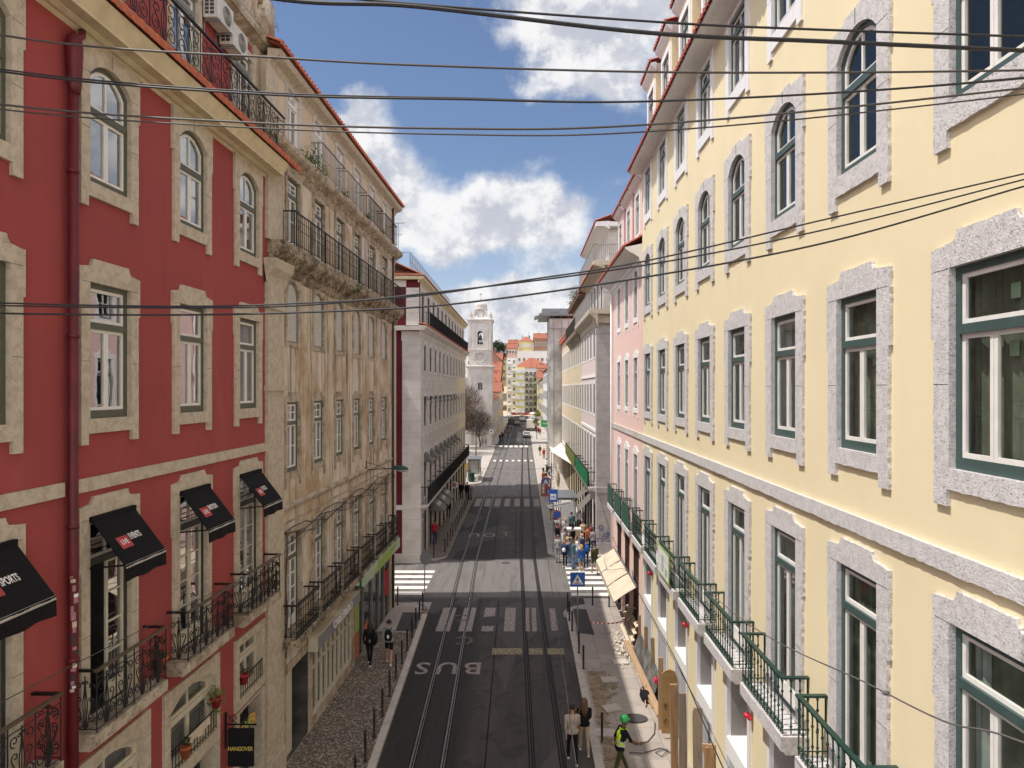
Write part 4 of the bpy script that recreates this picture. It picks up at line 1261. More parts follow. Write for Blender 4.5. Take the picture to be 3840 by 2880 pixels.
# ------------------------------------------------------------------ yellow building (right, near)
def build_yellow():
    b = empty('yellow_building', (4.9, 0, 0), math.pi, 'bright yellow building with grey stone window surrounds and green balconies on the right', 'building')
    Y0, Y1 = -2.5, 28.15                       # along the street; local y = -Y
    cols = [9.98 + 2.8 * k for k in range(-4, 7)]
    cols = [c for c in cols if c > -1.4]
    st = dict(stone_m='grey_stone', frame_m='green_frame', sash_m='white_sash', glass_m='glass_sun', t=.055, rough=.007)
    k_top = window_kit(1.18, 1.72, 0, jw=.24, hood=(.24, .24, .5), ear=0, sill=.30, foot=.14, stone_m='white_trim', frame_m='green_frame', sash_m='white_sash', glass_m='glass_sun', t=.05, transom=1.30, room_m='room_dark', depth=.07)
    k_arch = window_kit(1.2, 2.05, .30, jw=.29, hood=(.17, .27, .34), ear=.75, sill=.30, foot=.20, transom=1.24, keystone=True, fw=.07, **st)
    k_mid = window_kit(1.2, 2.29, 0, jw=.29, hood=(.25, .40, .46), ear=.80, sill=.245, foot=.19, transom=1.58, upper_split=False, fw=.085, room_m='room_pale', room=1.25, curtain=('full', 1.0, 'film_olive'), **st)
    k_mid2 = window_kit(1.2, 2.29, 0, jw=.29, hood=(.25, .40, .46), ear=.80, sill=.245, foot=.19, transom=1.58, upper_split=False, fw=.085, room_m='room_pale', room=1.25, curtain=('side', .22, 'curtain_grey'), **st)
    k_door = window_kit(1.2, 3.26, 0, jw=.27, hood=(.24, .39, .46), ear=.95, door=True, transom=2.62, upper_split=False, fw=.085, room_m='room_pale', room=1.25, curtain=('full', .93, 'film_olive'), **st)
    k_door2 = window_kit(1.2, 3.26, 0, jw=.27, hood=(.24, .39, .46), ear=.95, door=True, transom=2.62, upper_split=False, fw=.085, room_m='room_pale', room=1.25, curtain=('side', .22, 'curtain_grey'), **st)
    slab = balcony_slab(2.15, .47, 4.93, 5.24, ['grey_stone'])
    rail = railing_bars(2.10, .455, .98, .165, .012, True, (.085, .035), True, 6).mesh('railing', ['green_iron'])
    note = MB(); note.box(-.193, -.190, -.07, .07, 0, .16); note_me = note.mesh('paper_note', ['pale_lime'])
    holes = []; hd = []
    rr = random.Random(8)
    for i, y in enumerate(cols):
        u = -y
        put_window(k_top, b, u, 18.10); holes.append((u - .59, u + .59, 18.1, 19.82))
        put_window(k_arch, b, u, 14.46); holes.append((u - .6, u + .6, 14.46, 16.51))
        w = put_window(k_mid2 if i % 4 == 1 else k_mid, b, u, 10.29); holes.append((u - .6, u + .6, 10.29, 12.58))
        if y < 12: place('paper_note', note_me, w, (0, .22 - .1 * i % .2, 1.85), 0); place('paper_note', note_me, w, (0, .10, 1.25))
        put_window(k_door2 if i % 3 == 0 else k_door, b, u, 5.28); holes.append((u - .6, u + .6, 5.28, 8.54))
        s = place('balcony', slab, b, (0, u, 0)); place('railing', rail, s, (0, 0, 5.24))
    # ground floor openings, boarded and being rebuilt
    gh = []
    for y in cols:
        u = -y; gh.append((u - .72, u + .72, .12, 4.62))
    mb = MB(); wall_grid(mb, -Y1, -Y0, -.1, 20.1, holes + gh); shell(mb, -Y1, -Y0, -.1, 20.1, 11); mb.build('wall', 'yellow_stucco', b)
    for y in cols:
        u = -y; mb = MB(); hw = .72
        for s_ in (-1, 1): mb.box(-.62, .05, u + s_ * hw - (.13 if s_ < 0 else 0), u + s_ * hw + (0 if s_ < 0 else .13), .12, 4.75) if False else None
        for s_ in (-1, 1):
            a, c = sorted((u + s_ * hw, u + s_ * (hw + .15)))
            mb.box(-.05, .04, a, c, .12, 4.80)
            mb.quad((-.05, u + s_ * hw, .12), (-.62, u + s_ * hw, .12), (-.62, u + s_ * hw, 4.62), (-.05, u + s_ * hw, 4.62), 1)
        mb.box(-.05, .04, u - hw, u + hw, 4.62, 4.80)
        mb.quad((-.05, u - hw, 4.62), (-.05, u + hw, 4.62), (-.62, u + hw, 4.62), (-.62, u - hw, 4.62), 1)
        mb.quad((-.62, u - hw, .12), (-.62, u + hw, .12), (-.62, u + hw, 4.62), (-.62, u - hw, 4.62), 2)
        g = mb.build('shop_opening', ['white_trim', 'cement', 'room_mid'], b)
        mb = MB(); mb.box(-.45, .06, u - hw, u + hw, 2.72, 2.92); mb.box(-.06, .055, u - hw, u + hw, 2.50, 2.72); mb.build('ledge', 'plaster_white', g)
        mb = MB(); mb.box(-.10, .0, u - hw, u + hw, .12, 2.50); mb.build('panel', 'grey_panel', g)
        mb = MB(); mb.box(-.50, -.44, u - hw, u - hw + .08, 2.92, 4.62); mb.box(-.50, -.44, u + hw - .08, u + hw, 2.92, 4.62); mb.box(-.50, -.44, u - .04, u + .04, 2.92, 4.62); mb.build('frame', 'grey_frame', g)
        mb = MB(); mb.quad((-.47, u - hw, 2.92), (-.47, u + hw, 2.92), (-.47, u + hw, 4.62), (-.47, u - hw, 4.62)); mb.build('pane', 'glass_sun', g)
    # string course with a rough lower edge
    mb = MB(); rr = random.Random(2); low = []; u = -Y1
    while u < -Y0: low.append((u, 9.10 + rr.uniform(-.012, .012))); u += .09
    lp = low + [(-Y0, 9.105), (-Y0, 9.345), (-Y1, 9.345)]
    mb.prism([lp], 0, .065); mb.build('string_course', 'grey_stone', b)
    mb = MB(); mb.profile([(0, 19.92), (.05, 20.02), (.12, 20.05), (.30, 20.06), (.42, 20.02), (.50, 20.02), (.56, 20.06), (.57, 20.12), (0, 20.3)], -Y1, -Y0); mb.build('cornice', 'white_trim', b)
    mb = MB(); tiles(mb, .64, 20.17, -2.2, 21.5, -Y1, -Y0, .24, .06, .08); mb.quad((-2.2, -Y1, 21.5), (-2.2, -Y0, 21.5), (-11, -Y0, 23), (-11, -Y1, 23)); mb.build('roof', 'roof_tile_red', b)
    # dormers, one over each bay
    k_d = window_kit(1.08, 1.75, 0, jw=.22, hood=(.2, .2, .5), ear=0, sill=.1, foot=0, stone_m='white_trim', frame_m='green_frame', sash_m='white_sash', glass_m='glass_sun', t=.04, transom=1.3, room_m='room_dark')
    for y in cols:
        u = -y; mb = MB(); q = -.12
        wall_grid(mb, u - .86, u + .86, 20.3, 23.35, [(u - .54, u + .54, 21.1, 22.85)], q)
        for s_ in (-1, 1): mb.quad((q, u + s_ * .86, 20.3), (-3.5, u + s_ * .86, 20.3), (-3.5, u + s_ * .86, 23.35), (q, u + s_ * .86, 23.35))
        d = mb.build('dormer', 'yellow_stucco', b)
        o = put_window(k_d, d, u, 21.1, q)
        mb = MB(); mb.profile([(q, 23.25), (q + .10, 23.34), (q + .20, 23.44), (q + .22, 23.52), (q, 23.56)], u - 1.0, u + 1.0)
        for s_ in (-1, 1): mb.add([(q, u + s_ * .86, 23.25), (-3.5, u + s_ * .86, 23.25), (-3.5, u + s_ * 1.0, 23.5), (q + .22, u + s_ * 1.0, 23.5)], [(0, 1, 2, 3)])
        mb.build('eave', 'white_trim', d)
        mb = MB(); tiles(mb, q + .28, 23.60, -3.4, 24.5, u - 1.05, u + 1.05, .21, .07, .08); mb.build('dormer_roof', 'roof_tile_red', d)
    return b


YELLOW = build_yellow()


def build_pink():
    b = empty('pink_building', (4.9, 0, 0), math.pi, 'salmon pink building with cream awnings and a deep white eave beyond the yellow one', 'building')
    Y0, Y1 = 28.15, 37.8
    cols = [29.7, 32.25, 34.9]
    st = dict(jw=.2, stone_m='plaster_white', frame_m='grey_frame', sash_m='white_sash', glass_m='glass_sun', t=.04)
    k_arch = window_kit(1.0, 2.15, .25, hood=(.14, .2, .3), ear=.5, sill=.22, foot=.2, transom=1.3, bars=1, **st)
    k_mid = window_kit(1.0, 2.2, 0, hood=(.18, .34, .36), ear=.6, sill=.2, foot=.2, transom=1.5, **st)
    k_door = window_kit(1.0, 3.1, 0, hood=(.18, .34, .36), ear=.8, door=True, transom=2.4, **st)
    k_up = window_kit(.95, 1.7, 0, hood=(.16, .16, .3), ear=0, sill=.12, foot=0, transom=1.25, bars=1, **st)
    slab = balcony_slab(2.1, .47, 4.93, 5.2, ['grey_stone'])
    rail = railing_bars(2.05, .455, .98, .165, .012, True, (.085, .035), True).mesh('railing', ['green_iron'])
    pan = MB(); pan.box(.47, .485, -1.03, 1.03, .1, .95); pan_me = pan.mesh('cover_panel', ['green_panel'])
    holes = []; uph = []
    for y in cols:
        u = -y
        put_window(k_arch, b, u, 14.3); holes.append((u - .5, u + .5, 14.3, 16.45))
        put_window(k_mid, b, u, 10.35); holes.append((u - .5, u + .5, 10.35, 12.55))
        put_window(k_door, b, u, 5.25); holes.append((u - .5, u + .5, 5.25, 8.35))
        s = place('balcony', slab, b, (0, u, 0)); r_ = place('railing', rail, s, (0, 0, 5.2)); place('cover_panel', pan_me, s, (0, 0, 5.2))
        mb = MB(); q = -.08
        wall_grid(mb, u - 1.0, u + 1.0, 17.0, 20.1, [(u - .475, u + .475, 17.9, 19.6)], q)
        for s_ in (-1, 1): mb.quad((q, u + s_ * 1.0, 17.0), (-3, u + s_ * 1.0, 17.0), (-3, u + s_ * 1.0, 20.1), (q, u + s_ * 1.0, 20.1))
        d = mb.build('dormer', 'pink_stucco', b); put_window(k_up, d, u, 17.9, q)
        mb = MB(); mb.profile([(q, 20.0), (q + .15, 20.1), (q + .28, 20.24), (q, 20.3)], u - 1.15, u + 1.15); mb.build('eave', 'plaster_white', d)
        mb = MB(); tiles(mb, q + .34, 20.3, -3, 21.2, u - 1.2, u + 1.2, .21, .06, .07); mb.build('dormer_roof', 'roof_tile_red', d)
    gh = [(-(y + .7), -(y - .7), .12, 4.3) for y in cols]
    mb = MB(); wall_grid(mb, -Y1, -Y0 - .0, -.1, 17.0, holes + gh, .004); shell(mb, -Y1, -Y0 - .01, -.1, 17.0, 11, 0, .004); mb.build('wall', 'pink_stucco', b)
    for y in cols:
        u = -y; mb = MB()
        mb.quad((-.5, u - .7, .12), (-.5, u + .7, .12), (-.5, u + .7, 4.3), (-.5, u - .7, 4.3))
        for s_ in (-1, 1): mb.quad((0, u + s_ * .7, .12), (-.5, u + s_ * .7, .12), (-.5, u + s_ * .7, 4.3), (0, u + s_ * .7, 4.3))
        mb.quad((0, u - .7, 4.3), (0, u + .7, 4.3), (-.5, u + .7, 4.3), (-.5, u - .7, 4.3))
        g = mb.build('shop_opening', 'room_dark', b)
        mb = MB()
        for yy in (-.66, -.22, .22, .66): mb.box(-.16, -.08, u + yy - .05, u + yy + .05, .12, 4.3)
        mb.box(-.16, -.08, u - .7, u + .7, 2.7, 2.85); mb.box(-.15, -.09, u - .7, u + .7, .12, .7); mb.build('shopfront', 'door_brown', g)
    mb = MB(); mb.box(0, .06, -Y1, -Y0, 9.10, 9.345); mb.build('string_course', 'pale_stone', b)
    mb = MB(); mb.box(0, .10, -Y1, -Y1 + .55, -.1, 16.4); mb.build('pilaster', 'plaster_white', b)
    mb = MB(); mb.profile([(0, 16.3), (.06, 16.45), (.12, 16.5), (.12, 16.62), (.42, 16.82), (.46, 16.82), (.70, 16.98), (.72, 17.05), (0, 17.2)], -Y1 - .1, -Y0 - .02); mb.build('eave_cornice', 'plaster_white', b)
    mb = MB(); tiles(mb, .80, 17.1, -1.2, 18.2, -Y1 - .1, -Y0 - .02, .24, .06, .08); mb.quad((-1.2, -Y1, 18.2), (-1.2, -Y0, 18.2), (-11, -Y0, 20), (-11, -Y1, 20)); mb.build('roof', 'roof_tile_red', b)
    mb = MB(); mb.tube([(.14, -Y1 + .75, .1), (.14, -Y1 + .75, 16.4)], .05, 8); mb.build('downpipe', 'plaster_white', b, True)
    # three cream drop-arm awnings over the pavement
    for a, c in ((29.25, 31.45), (31.6, 33.85), (34.0, 36.4)):
        mb = MB(); u0, u1 = -c, -a
        n = 10
        for off in (0, -.02):
            vs = []
            for i in range(n + 1):
                t = i / n; vs += [(.06 + .98 * t, u0, 2.70 - .64 * t + .03 * math.sin(3.14 * t) + off), (.06 + .98 * t, u1, 2.70 - .64 * t + .03 * math.sin(3.14 * t) + off)]
            mb.add(vs, [(2 * i, 2 * i + 2, 2 * i + 3, 2 * i + 1) for i in range(n)])
        mb.quad((1.04, u0, 2.06), (1.04, u1, 2.06), (1.05, u1, 1.90), (1.05, u0, 1.90))
        aw = mb.build('awning', 'canvas_cream', b)
        mb = MB(); mb.tube([(1.03, u0, 2.05), (1.03, u1, 2.05)], .025, 6); mb.tube([(.06, u0, 2.72), (.06, u1, 2.72)], .05, 6)
        for yy in (u0 + .1, u1 - .1): mb.tube([(.05, yy, 1.75), (1.02, yy, 2.04)], .018, 5)
        mb.build('awning_arm', 'pole_grey', aw)
    return b


PINK = build_pink()


# ------------------------------------------------------------------ farther blocks
def add_rows(b, rows, u_list, holes):
    for kit, z, w, h in rows:
        for u in u_list:
            put_simple(kit, b, u, z); holes.append((u - w / 2, u + w / 2, z, z + h))


def build_white_corner():
    stone('corner_stone', (.66, .615, .575), (.56, .52, .48), (.34, .31, .28), 9, .62, .9, .25, joints=.7)
    b = empty('white_corner_building', (-6.65, 43.9, 0), 0, 'pale stone building with a white corner pilaster and maroon side wall beyond the ochre one', 'building')
    L = 33.9; n = 12; us = [1.9 + 2.72 * i for i in range(n)]
    kd = simple_kit(1.15, 3.0, 0, bars=2, frame_m='dark_frame', jw=.2, t=.06, stone_m='corner_stone')
    k2 = simple_kit(1.1, 2.0, 0, bars=1, frame_m='dark_frame', jw=.2, t=.06, stone_m='corner_stone')
    k3 = simple_kit(1.1, 1.8, .3, bars=1, frame_m='dark_frame', jw=.2, t=.06, stone_m='corner_stone')
    ka = simple_kit(1.1, 2.2, 0, bars=1, frame_m='dark_frame', jw=.10)
    holes = []
    add_rows(b, ((kd, 3.95, 1.15, 3.0), (k2, 8.7, 1.1, 2.0), (k3, 12.4, 1.1, 1.8)), us, holes)
    gh = [(u - .85, u + .85, .12, 3.0) for u in us]
    pale = us[:9]; cut = us[8] + 1.36
    mb = MB(); wall_grid(mb, 0, cut, -.1, 15.0, holes + gh); mb.build('wall', 'pale_stone', b)
    mb = MB(); wall_grid(mb, cut, L, -.1, 15.0, holes + gh); shell(mb, cut, L, -.1, 15.0, 14); mb.build('end_wall', 'pale_yellow_stucco', b)
    ah = []
    for u in us: put_simple(ka, b, u, 15.45, -.12); ah.append((u - .55, u + .55, 15.45, 17.65))
    mb = MB(); wall_grid(mb, 0, L, 15.0, 18.3, ah, -.12); mb.build('attic_wall', 'pale_stone', b)
    mb = MB(); mb.quad((0, .02, -.1), (-14, .02, -.1), (-14, .02, 18.3), (0, .02, 18.3)); mb.build('side_wall', 'maroon_stucco', b)
    mb = MB(); mb.box(-1.15, .04, -.05, .02, -.1, 14.3); mb.box(-1.2, .07, -.07, .02, 14.3, 14.9); mb.box(-.9, -.06, -.04, .02, 15.3, 17.7)
    mb.box(-14, .05, -.09, .02, 3.42, 3.72); mb.box(-14, -.9, -.04, .02, 17.75, 18.2); mb.box(-14, .06, -.085, .02, -.1, .6)
    mb.build('corner_pilaster', 'corner_stone', b)
    mb = MB(); mb.profile([(0, 14.5), (.08, 14.7), (.12, 14.9), (.42, 15.12), (.46, 15.24), (0, 15.28)], -.3, L + .2)
    mb.box(-14, .3, -.38, .02, 14.95, 15.24); mb.box(0, .06, 0, L, 7.9, 8.14); mb.box(0, .05, 0, L, 3.2, 3.45)
    mb.build('cornice', 'pale_stone', b)
    mb = MB(); tiles(mb, .50, 15.30, -.05, 15.45, -.3, L + .2, .24, .05, .05); mb.build('cornice_tiles', 'roof_tile', b)
    mb = MB(); mb.profile([(-.12, 18.0), (-.02, 18.12), (.22, 18.3), (.25, 18.42), (-.12, 18.45)], -.2, L + .2); mb.box(-14, .2, -.3, 0, 18.22, 18.42); mb.build('eave', 'cream_moulding', b)
    mb = MB(); tiles(mb, .30, 18.48, -4.5, 20.6, -.2, L + .2, .24, .06, .06)
    # hip towards the side street
    n_ = 60; vs = []
    for i in range(n_ * 4 + 1):
        x = -9 + 9.3 * i / (n_ * 4); o = .06 * abs(math.sin(math.pi * i / 4)); zz = min(2.6, (0.3 - x) * .46); vs += [(x, -.34, 18.45 + o), (x, -.34 + zz / .5, 18.48 + zz + o)]
    mb.add(vs, [(2 * i, 2 * i + 2, 2 * i + 3, 2 * i + 1) for i in range(n_ * 4)]); mb.build('roof', 'roof_tile_far', b)
    mb = MB(); mb.profile([(0, 3.46), (.45, 3.56), (.5, 3.6), (.5, 3.72), (0, 3.72)], 0, L); s = mb.build('balcony', 'pale_stone', b)
    q = railing_bars(L - .4, .46, 1.1, .13, .012, False, (.06, .04), False, 4)
    for u in us: q.tube([(0, u - L / 2 + 1.3, 1.12), (.46, u - L / 2 + 1.3, 1.12)], .03, 4)
    r_ = q.build('railing', ['black_iron'], s); r_.location = (0, L / 2, 3.72)
    q = railing_bars(L - 3, .34, 1.0, .15, .012, False, (.05, .03), False, 4); s2 = q.build('attic_railing', ['black_iron'], b); s2.location = (0, L / 2 + .6, 15.35)
    # roof-top fence
    mb = MB()
    for i in range(24): mb.tube([(-.75, .6 + i * 1.05, 18.7), (-.75, .6 + i * 1.05, 20.1)], .02, 4)
    for z in (20.1, 19.5, 19.0): mb.tube([(-.75, .6, z), (-.75, 24.8, z)], .02, 4)
    for i in range(90): mb.tube([(-.75, .6 + i * .27, 18.9), (-.75, .6 + i * .27, 20.1)], .008, 3, 0, False)
    for i in range(4): mb.tube([(-.75 - .95 * i, .6, 18.7), (-.75 - .95 * i, .6, 20.1)], .02, 4)
    mb.tube([(-.75, .6, 20.1), (-3.6, .6, 20.1)], .02, 4); mb.build('roof_fence', 'sign_grey', b)
    # balconies of the maroon side: they throw the stepped shadows on the corner
    for zt in (13.3, 9.9, 6.4, 3.1):
        mb = MB(); mb.box(-4.6, -1.9, -.75, .0, zt - 1.15, zt); mb.build('side_balcony', 'plaster_white', b)
    # folded dark awnings of the two middle rows and shop awnings
    for i in range(8):
        u = us[i]
        mb = MB(); mb.add([(.02, u - .6, 7.0), (.02, u + .6, 7.0), (.62, u + .6, 6.35), (.62, u - .6, 6.35), (.62, u + .6, 6.15), (.62, u - .6, 6.15)], [(0, 1, 2, 3), (3, 2, 4, 5)]); mb.add([(.02, u - .6, 7.0), (.62, u - .6, 6.35), (.02, u - .6, 6.35)], [(0, 1, 2)]); mb.build('awning', 'canvas_grey', b)
        mb = MB(); mb.add([(.02, u - .6, 10.75), (.02, u + .6, 10.75), (.45, u + .6, 10.35), (.45, u - .6, 10.35), (.45, u + .6, 10.2), (.45, u - .6, 10.2)], [(0, 1, 2, 3), (3, 2, 4, 5)]); mb.build('awning', 'canvas_grey', b)
    for i, u in enumerate(us):
        mb = MB(); hw = .85
        mb.quad((-.6, u - hw, .12), (-.6, u + hw, .12), (-.6, u + hw, 3), (-.6, u - hw, 3))
        for s_ in (-1, 1): mb.quad((0, u + s_ * hw, .12), (-.6, u + s_ * hw, .12), (-.6, u + s_ * hw, 3), (0, u + s_ * hw, 3))
        mb.quad((0, u - hw, 3), (0, u + hw, 3), (-.6, u + hw, 3), (-.6, u - hw, 3)); g = mb.build('shop_opening', 'room_dark', b)
        mb = MB(); mb.box(-.2, -.14, u - hw, u - hw + .1, .12, 3); mb.box(-.2, -.14, u - .05, u + .05, .12, 3); mb.box(-.2, -.14, u + hw - .1, u + hw, .12, 3); mb.box(-.2, -.14, u - hw, u + hw, 2.3, 2.4); mb.build('shopfront', 'cream_sash', g)
    for a, c in ((4.5, 6.6), (7.2, 9.3), (9.9, 12.0)):
        mb = MB(); mb.add([(.05, a, 3.3), (.05, c, 3.3), (1.0, c, 2.55), (1.0, a, 2.55), (1.0, c, 2.35), (1.0, a, 2.35), (.05, a, 2.5), (.05, c, 2.5)], [(0, 1, 2, 3), (3, 2, 4, 5), (0, 3, 6), (1, 7, 2)]); aw = mb.build('awning', 'canvas_grey', b)
        mb = MB(); m_ = (a + c) / 2; f = lambda p, uu: (.05 + .95 * p + .012, uu, 3.3 - .75 * p + .012)
        mb.quad(f(.4, a + .3), f(.4, c - .3), f(.62, c - .3), f(.62, a + .3)); mb.build('sign_patch', 'curtain_grey', aw)
    return b


WHITE = build_white_corner()


def build_right_block():
    X = 4.93
    def front(b, L, us, wallm, rows, ztop, gz=3.3):
        holes = []; add_rows(b, rows, us, holes)
        gh = [(u - .75, u + .75, .12, gz) for u in us]
        mb = MB(); wall_grid(mb, -L, 0, -.1, ztop, holes + gh); shell(mb, -L, 0, -.1, ztop, 12); mb.build('wall', wallm, b)
        for u in us:
            mb = MB(); hw = .75
            mb.quad((-.6, u - hw, .12), (-.6, u + hw, .12), (-.6, u + hw, gz), (-.6, u - hw, gz))
            for s_ in (-1, 1): mb.quad((0, u + s_ * hw, .12), (-.6, u + s_ * hw, .12), (-.6, u + s_ * hw, gz), (0, u + s_ * hw, gz))
            mb.quad((0, u - hw, gz), (0, u + hw, gz), (-.6, u + hw, gz), (-.6, u - hw, gz)); g = mb.build('shop_opening', 'room_dark', b)
            mb = MB(); mb.box(-.2, -.14, u - hw, u - hw + .1, .12, gz); mb.box(-.2, -.14, u - .05, u + .05, .12, gz); mb.box(-.2, -.14, u - hw, u + hw, 2.4, 2.5); mb.build('shopfront', 'door_brown', g)
    kd = simple_kit(1.05, 3.2, 0, bars=2, frame_m='dark_frame', stone_m='plaster_white')
    k2 = simple_kit(1.0, 2.1, 0, bars=1, frame_m='dark_frame', stone_m='plaster_white')
    k3 = simple_kit(1.0, 1.9, 0, bars=1, frame_m='dark_frame', stone_m='plaster_white')
    rows = ((kd, 4.65, 1.05, 3.2), (k2, 9.45, 1.0, 2.1), (k3, 13.4, 1.0, 1.9))
    # near section, stone corner
    b = empty('pale_pink_building', (X, 45.8, 0), math.pi, 'pale pink building with a tall grey stone corner and two terrace balconies', 'building')
    us = [-1.7 - 2.3 * i for i in range(5)]
    front(b, 12.2, us, 'pale_pink_stucco', rows, 16.0)
    mb = MB(); mb.box(-12, .0, 0.002, .06, -.1, 16.0); mb.box(-12, .05, .06, .14, -.1, .9); mb.box(-1.0, .05, -.55, .08, -.1, 14.9); mb.box(-12, .09, -.6, .16, 4.25, 4.6); mb.box(-1.05, .09, -.6, .12, 14.9, 15.1); mb.build('stone_corner', 'quoin_stone', b)
    mb = MB(); mb.box(0, .06, -12.2, -.56, 8.2, 8.42); mb.box(0, .06, -12.2, -.56, 12.0, 12.2); mb.build('string_course', 'plaster_white', b)
    mb = MB(); mb.profile([(0, 15.3), (.1, 15.5), (.15, 15.8), (.5, 16.1), (.58, 16.2), (.6, 16.5), (0, 16.55)], -12.2, .6)
    mb.box(-12, .6, .06, .62, 16.18, 16.5); mb.box(-12, .3, .06, .3, 15.6, 16.18); s = mb.build('terrace_balcony', 'beige_stone', b)
    q = railing_bars(12.4, .55, 1.15, .13, .011, False, (.05, .04), False, 4)
    for i in range(40): q.tube([(.55 - i * .13, 6.2, 0), (.55 - i * .13, 6.2, 1.15)], .011, 4, 0, False)
    q.tube([(.55, 6.2, 1.15), (-5, 6.2, 1.15)], .03, 4); r_ = q.build('railing', ['grey_iron'], s); r_.location = (0, -5.75, 16.5)
    ka = simple_kit(1.0, 2.3, 0, bars=1, frame_m='dark_frame', stone_m='plaster_white', t=.02)
    ah = []
    for u in us: put_simple(ka, b, u, 16.6, -.5); ah.append((u - .5, u + .5, 16.6, 18.9))
    mb = MB(); wall_grid(mb, -12.2, -.4, 16.4, 19.6, ah, -.5); shell(mb, -12.2, -.4, 16.4, 19.6, 12, 0, -.5); mb.build('attic_wall', 'pale_stone', b)
    mb = MB(); mb.profile([(-.5, 19.2), (-.3, 19.35), (.2, 19.5), (.25, 19.8), (-.5, 19.85)], -12.2, .1); mb.box(-12, .25, -.4, .12, 19.5, 19.8); s = mb.build('terrace_balcony', 'beige_stone', b)
    mb = MB(); tiles(mb, .32, 19.55, .1, 19.62, -12.2, -.2, .24, .04, .08); mb.build('eave_tiles', 'roof_tile_red', s)
    q = railing_bars(12.2, .2, 1.1, .13, .011, False, (.05, .04), False, 4)
    for i in range(40): q.tube([(.2 - i * .13, 6.1, 0), (.2 - i * .13, 6.1, 1.1)], .011, 4, 0, False)
    q.tube([(.2, 6.1, 1.1), (-5, 6.1, 1.1)], .03, 4); r_ = q.build('railing', ['grey_iron'], s); r_.location = (0, -6.1, 19.82)
    mb = MB(); wall_grid(mb, -12.2, -.9, 19.8, 22.4, [], -.9); shell(mb, -12.2, -.9, 19.8, 22.4, 12, 0, -.9); t = mb.build('top_wall', 'pale_stone', b)
    for u in us[:5]: put_simple(ka, t, u, 19.9, -.9)
    mb = MB(); mb.profile([(-.9, 22.0), (-.5, 22.2), (.0, 22.4), (.05, 22.5), (-.9, 22.55)], -12.4, -.3); mb.box(-12, .05, -.9, -.28, 22.2, 22.5); mb.build('eave', 'plaster_white', b)
    mb = MB(); tiles(mb, .12, 22.55, -5, 24.4, -12.4, -.2, .24, .06, .08); mb.build('roof', 'roof_tile_red', b)
    mb = MB(); mb.profile([(0, 4.2), (.5, 4.3), (.52, 4.5), (0, 4.5)], -12, -.6); s = mb.build('balcony', 'pale_stone', b)
    q = railing_bars(11.2, .48, 1.0, .15, .011, False, (.06, .04), False, 4)
    for u in us: q.tube([(0, u + 6.3 + .9, 1.02), (.48, u + 6.3 + .9, 1.02)], .03, 4)
    r_ = q.build('railing', ['black_iron'], s); r_.location = (0, -6.3, 4.5)
    mb = MB(); mb.add([(.56, -.9, 4.5), (.56, -11.8, 4.5), (.56, -11.8, 5.45), (.56, -.9, 5.45)], [(0, 1, 2, 3)]); mb.box(.53, .57, -11.8, -.9, 4.5, 5.45); mb.build('banner', 'green_banner', s)
    for a, c in ((3.4, 5.6), (7.0, 9.5)):
        mb = MB(); mb.add([(.05, -c, 3.3), (.05, -a, 3.3), (.9, -a, 2.4), (.9, -c, 2.4), (.9, -a, 2.2), (.9, -c, 2.2)], [(0, 1, 2, 3), (3, 2, 4, 5)]); aw = mb.build('awning', 'canvas_grey', b)
    mb = MB(); rr = random.Random(21)
    for i in range(16):
        x0 = -.15 - rr.random() * .9; z0 = .5 + rr.random() * 1.5; pts = spiral(x0, z0, .12 + rr.random() * .2, rr.random() * 6, 1.2 + rr.random(), 10, .5)
        mb.tube([(a, .075, z) for a, z in pts], .016, 4, 0, False)
    mb.build('graffiti', 'graffiti_blue', b)
    # middle section
    b2 = empty('pale_yellow_building', (X, 58.0, 0), math.pi, 'faded yellow building with weeds along its eave in the middle of the right row', 'building')
    us = [-1.1 - 2.2 * i for i in range(6)]; front(b2, 14.0, us, 'pale_yellow_stucco', rows, 16.0)
    mb = MB(); mb.profile([(0, 15.2), (.2, 15.6), (.5, 15.9), (.55, 16.2), (0, 16.25)], -14, 0); s = mb.build('terrace_balcony', 'mossy_stone', b2)
    q = railing_bars(13.9, .5, 1.1, .12, .012, False, (.05, .04), False, 4); r_ = q.build('railing', ['rust_iron'], s); r_.location = (0, -7, 16.2)
    ah = []
    for u in us: put_simple(ka, b2, u, 16.3, -.3); ah.append((u - .5, u + .5, 16.3, 18.6))
    mb = MB(); wall_grid(mb, -14, 0, 16.2, 19.3, ah, -.3); shell(mb, -14, 0, 16.2, 19.3, 12, 0, -.3); mb.build('attic_wall', 'cream_stucco', b2)
    mb = MB(); tiles(mb, .35, 19.4, -4.5, 21.4, -14, 0, .24, .06, .08); mb.box(-.3, .3, -14, 0, 19.1, 19.35); mb.build('roof', 'roof_tile_old', b2)
    mb = MB(); mb.profile([(0, 4.2), (.5, 4.3), (.52, 4.5), (0, 4.5)], -14, 0); s = mb.build('balcony', 'pale_stone', b2)
    q = railing_bars(13.6, .48, 1.0, .15, .011, False, (.06, .04), False, 4); r_ = q.build('railing', ['black_iron'], s); r_.location = (0, -7, 4.5)
    mb = MB(); mb.box(.53, .57, -13.5, -.5, 4.5, 5.45); mb.build('banner', 'leaf_yellow', s)
    b3 = empty('pale_stone_building', (X, 72.0, 0), math.pi, 'plain cream building between the faded yellow one and the netted scaffold', 'building')
    us = [-1.1 - 2.2 * i for i in range(7)]; front(b3, 16.0, us, 'cream_stucco', rows, 17.0)
    mb = MB(); tiles(mb, .4, 17.2, -4.5, 19.2, -16, 0, .24, .06, .08); mb.box(0, .35, -16, 0, 16.8, 17.1); mb.build('roof', 'roof_tile', b3)
    rr = random.Random(31)
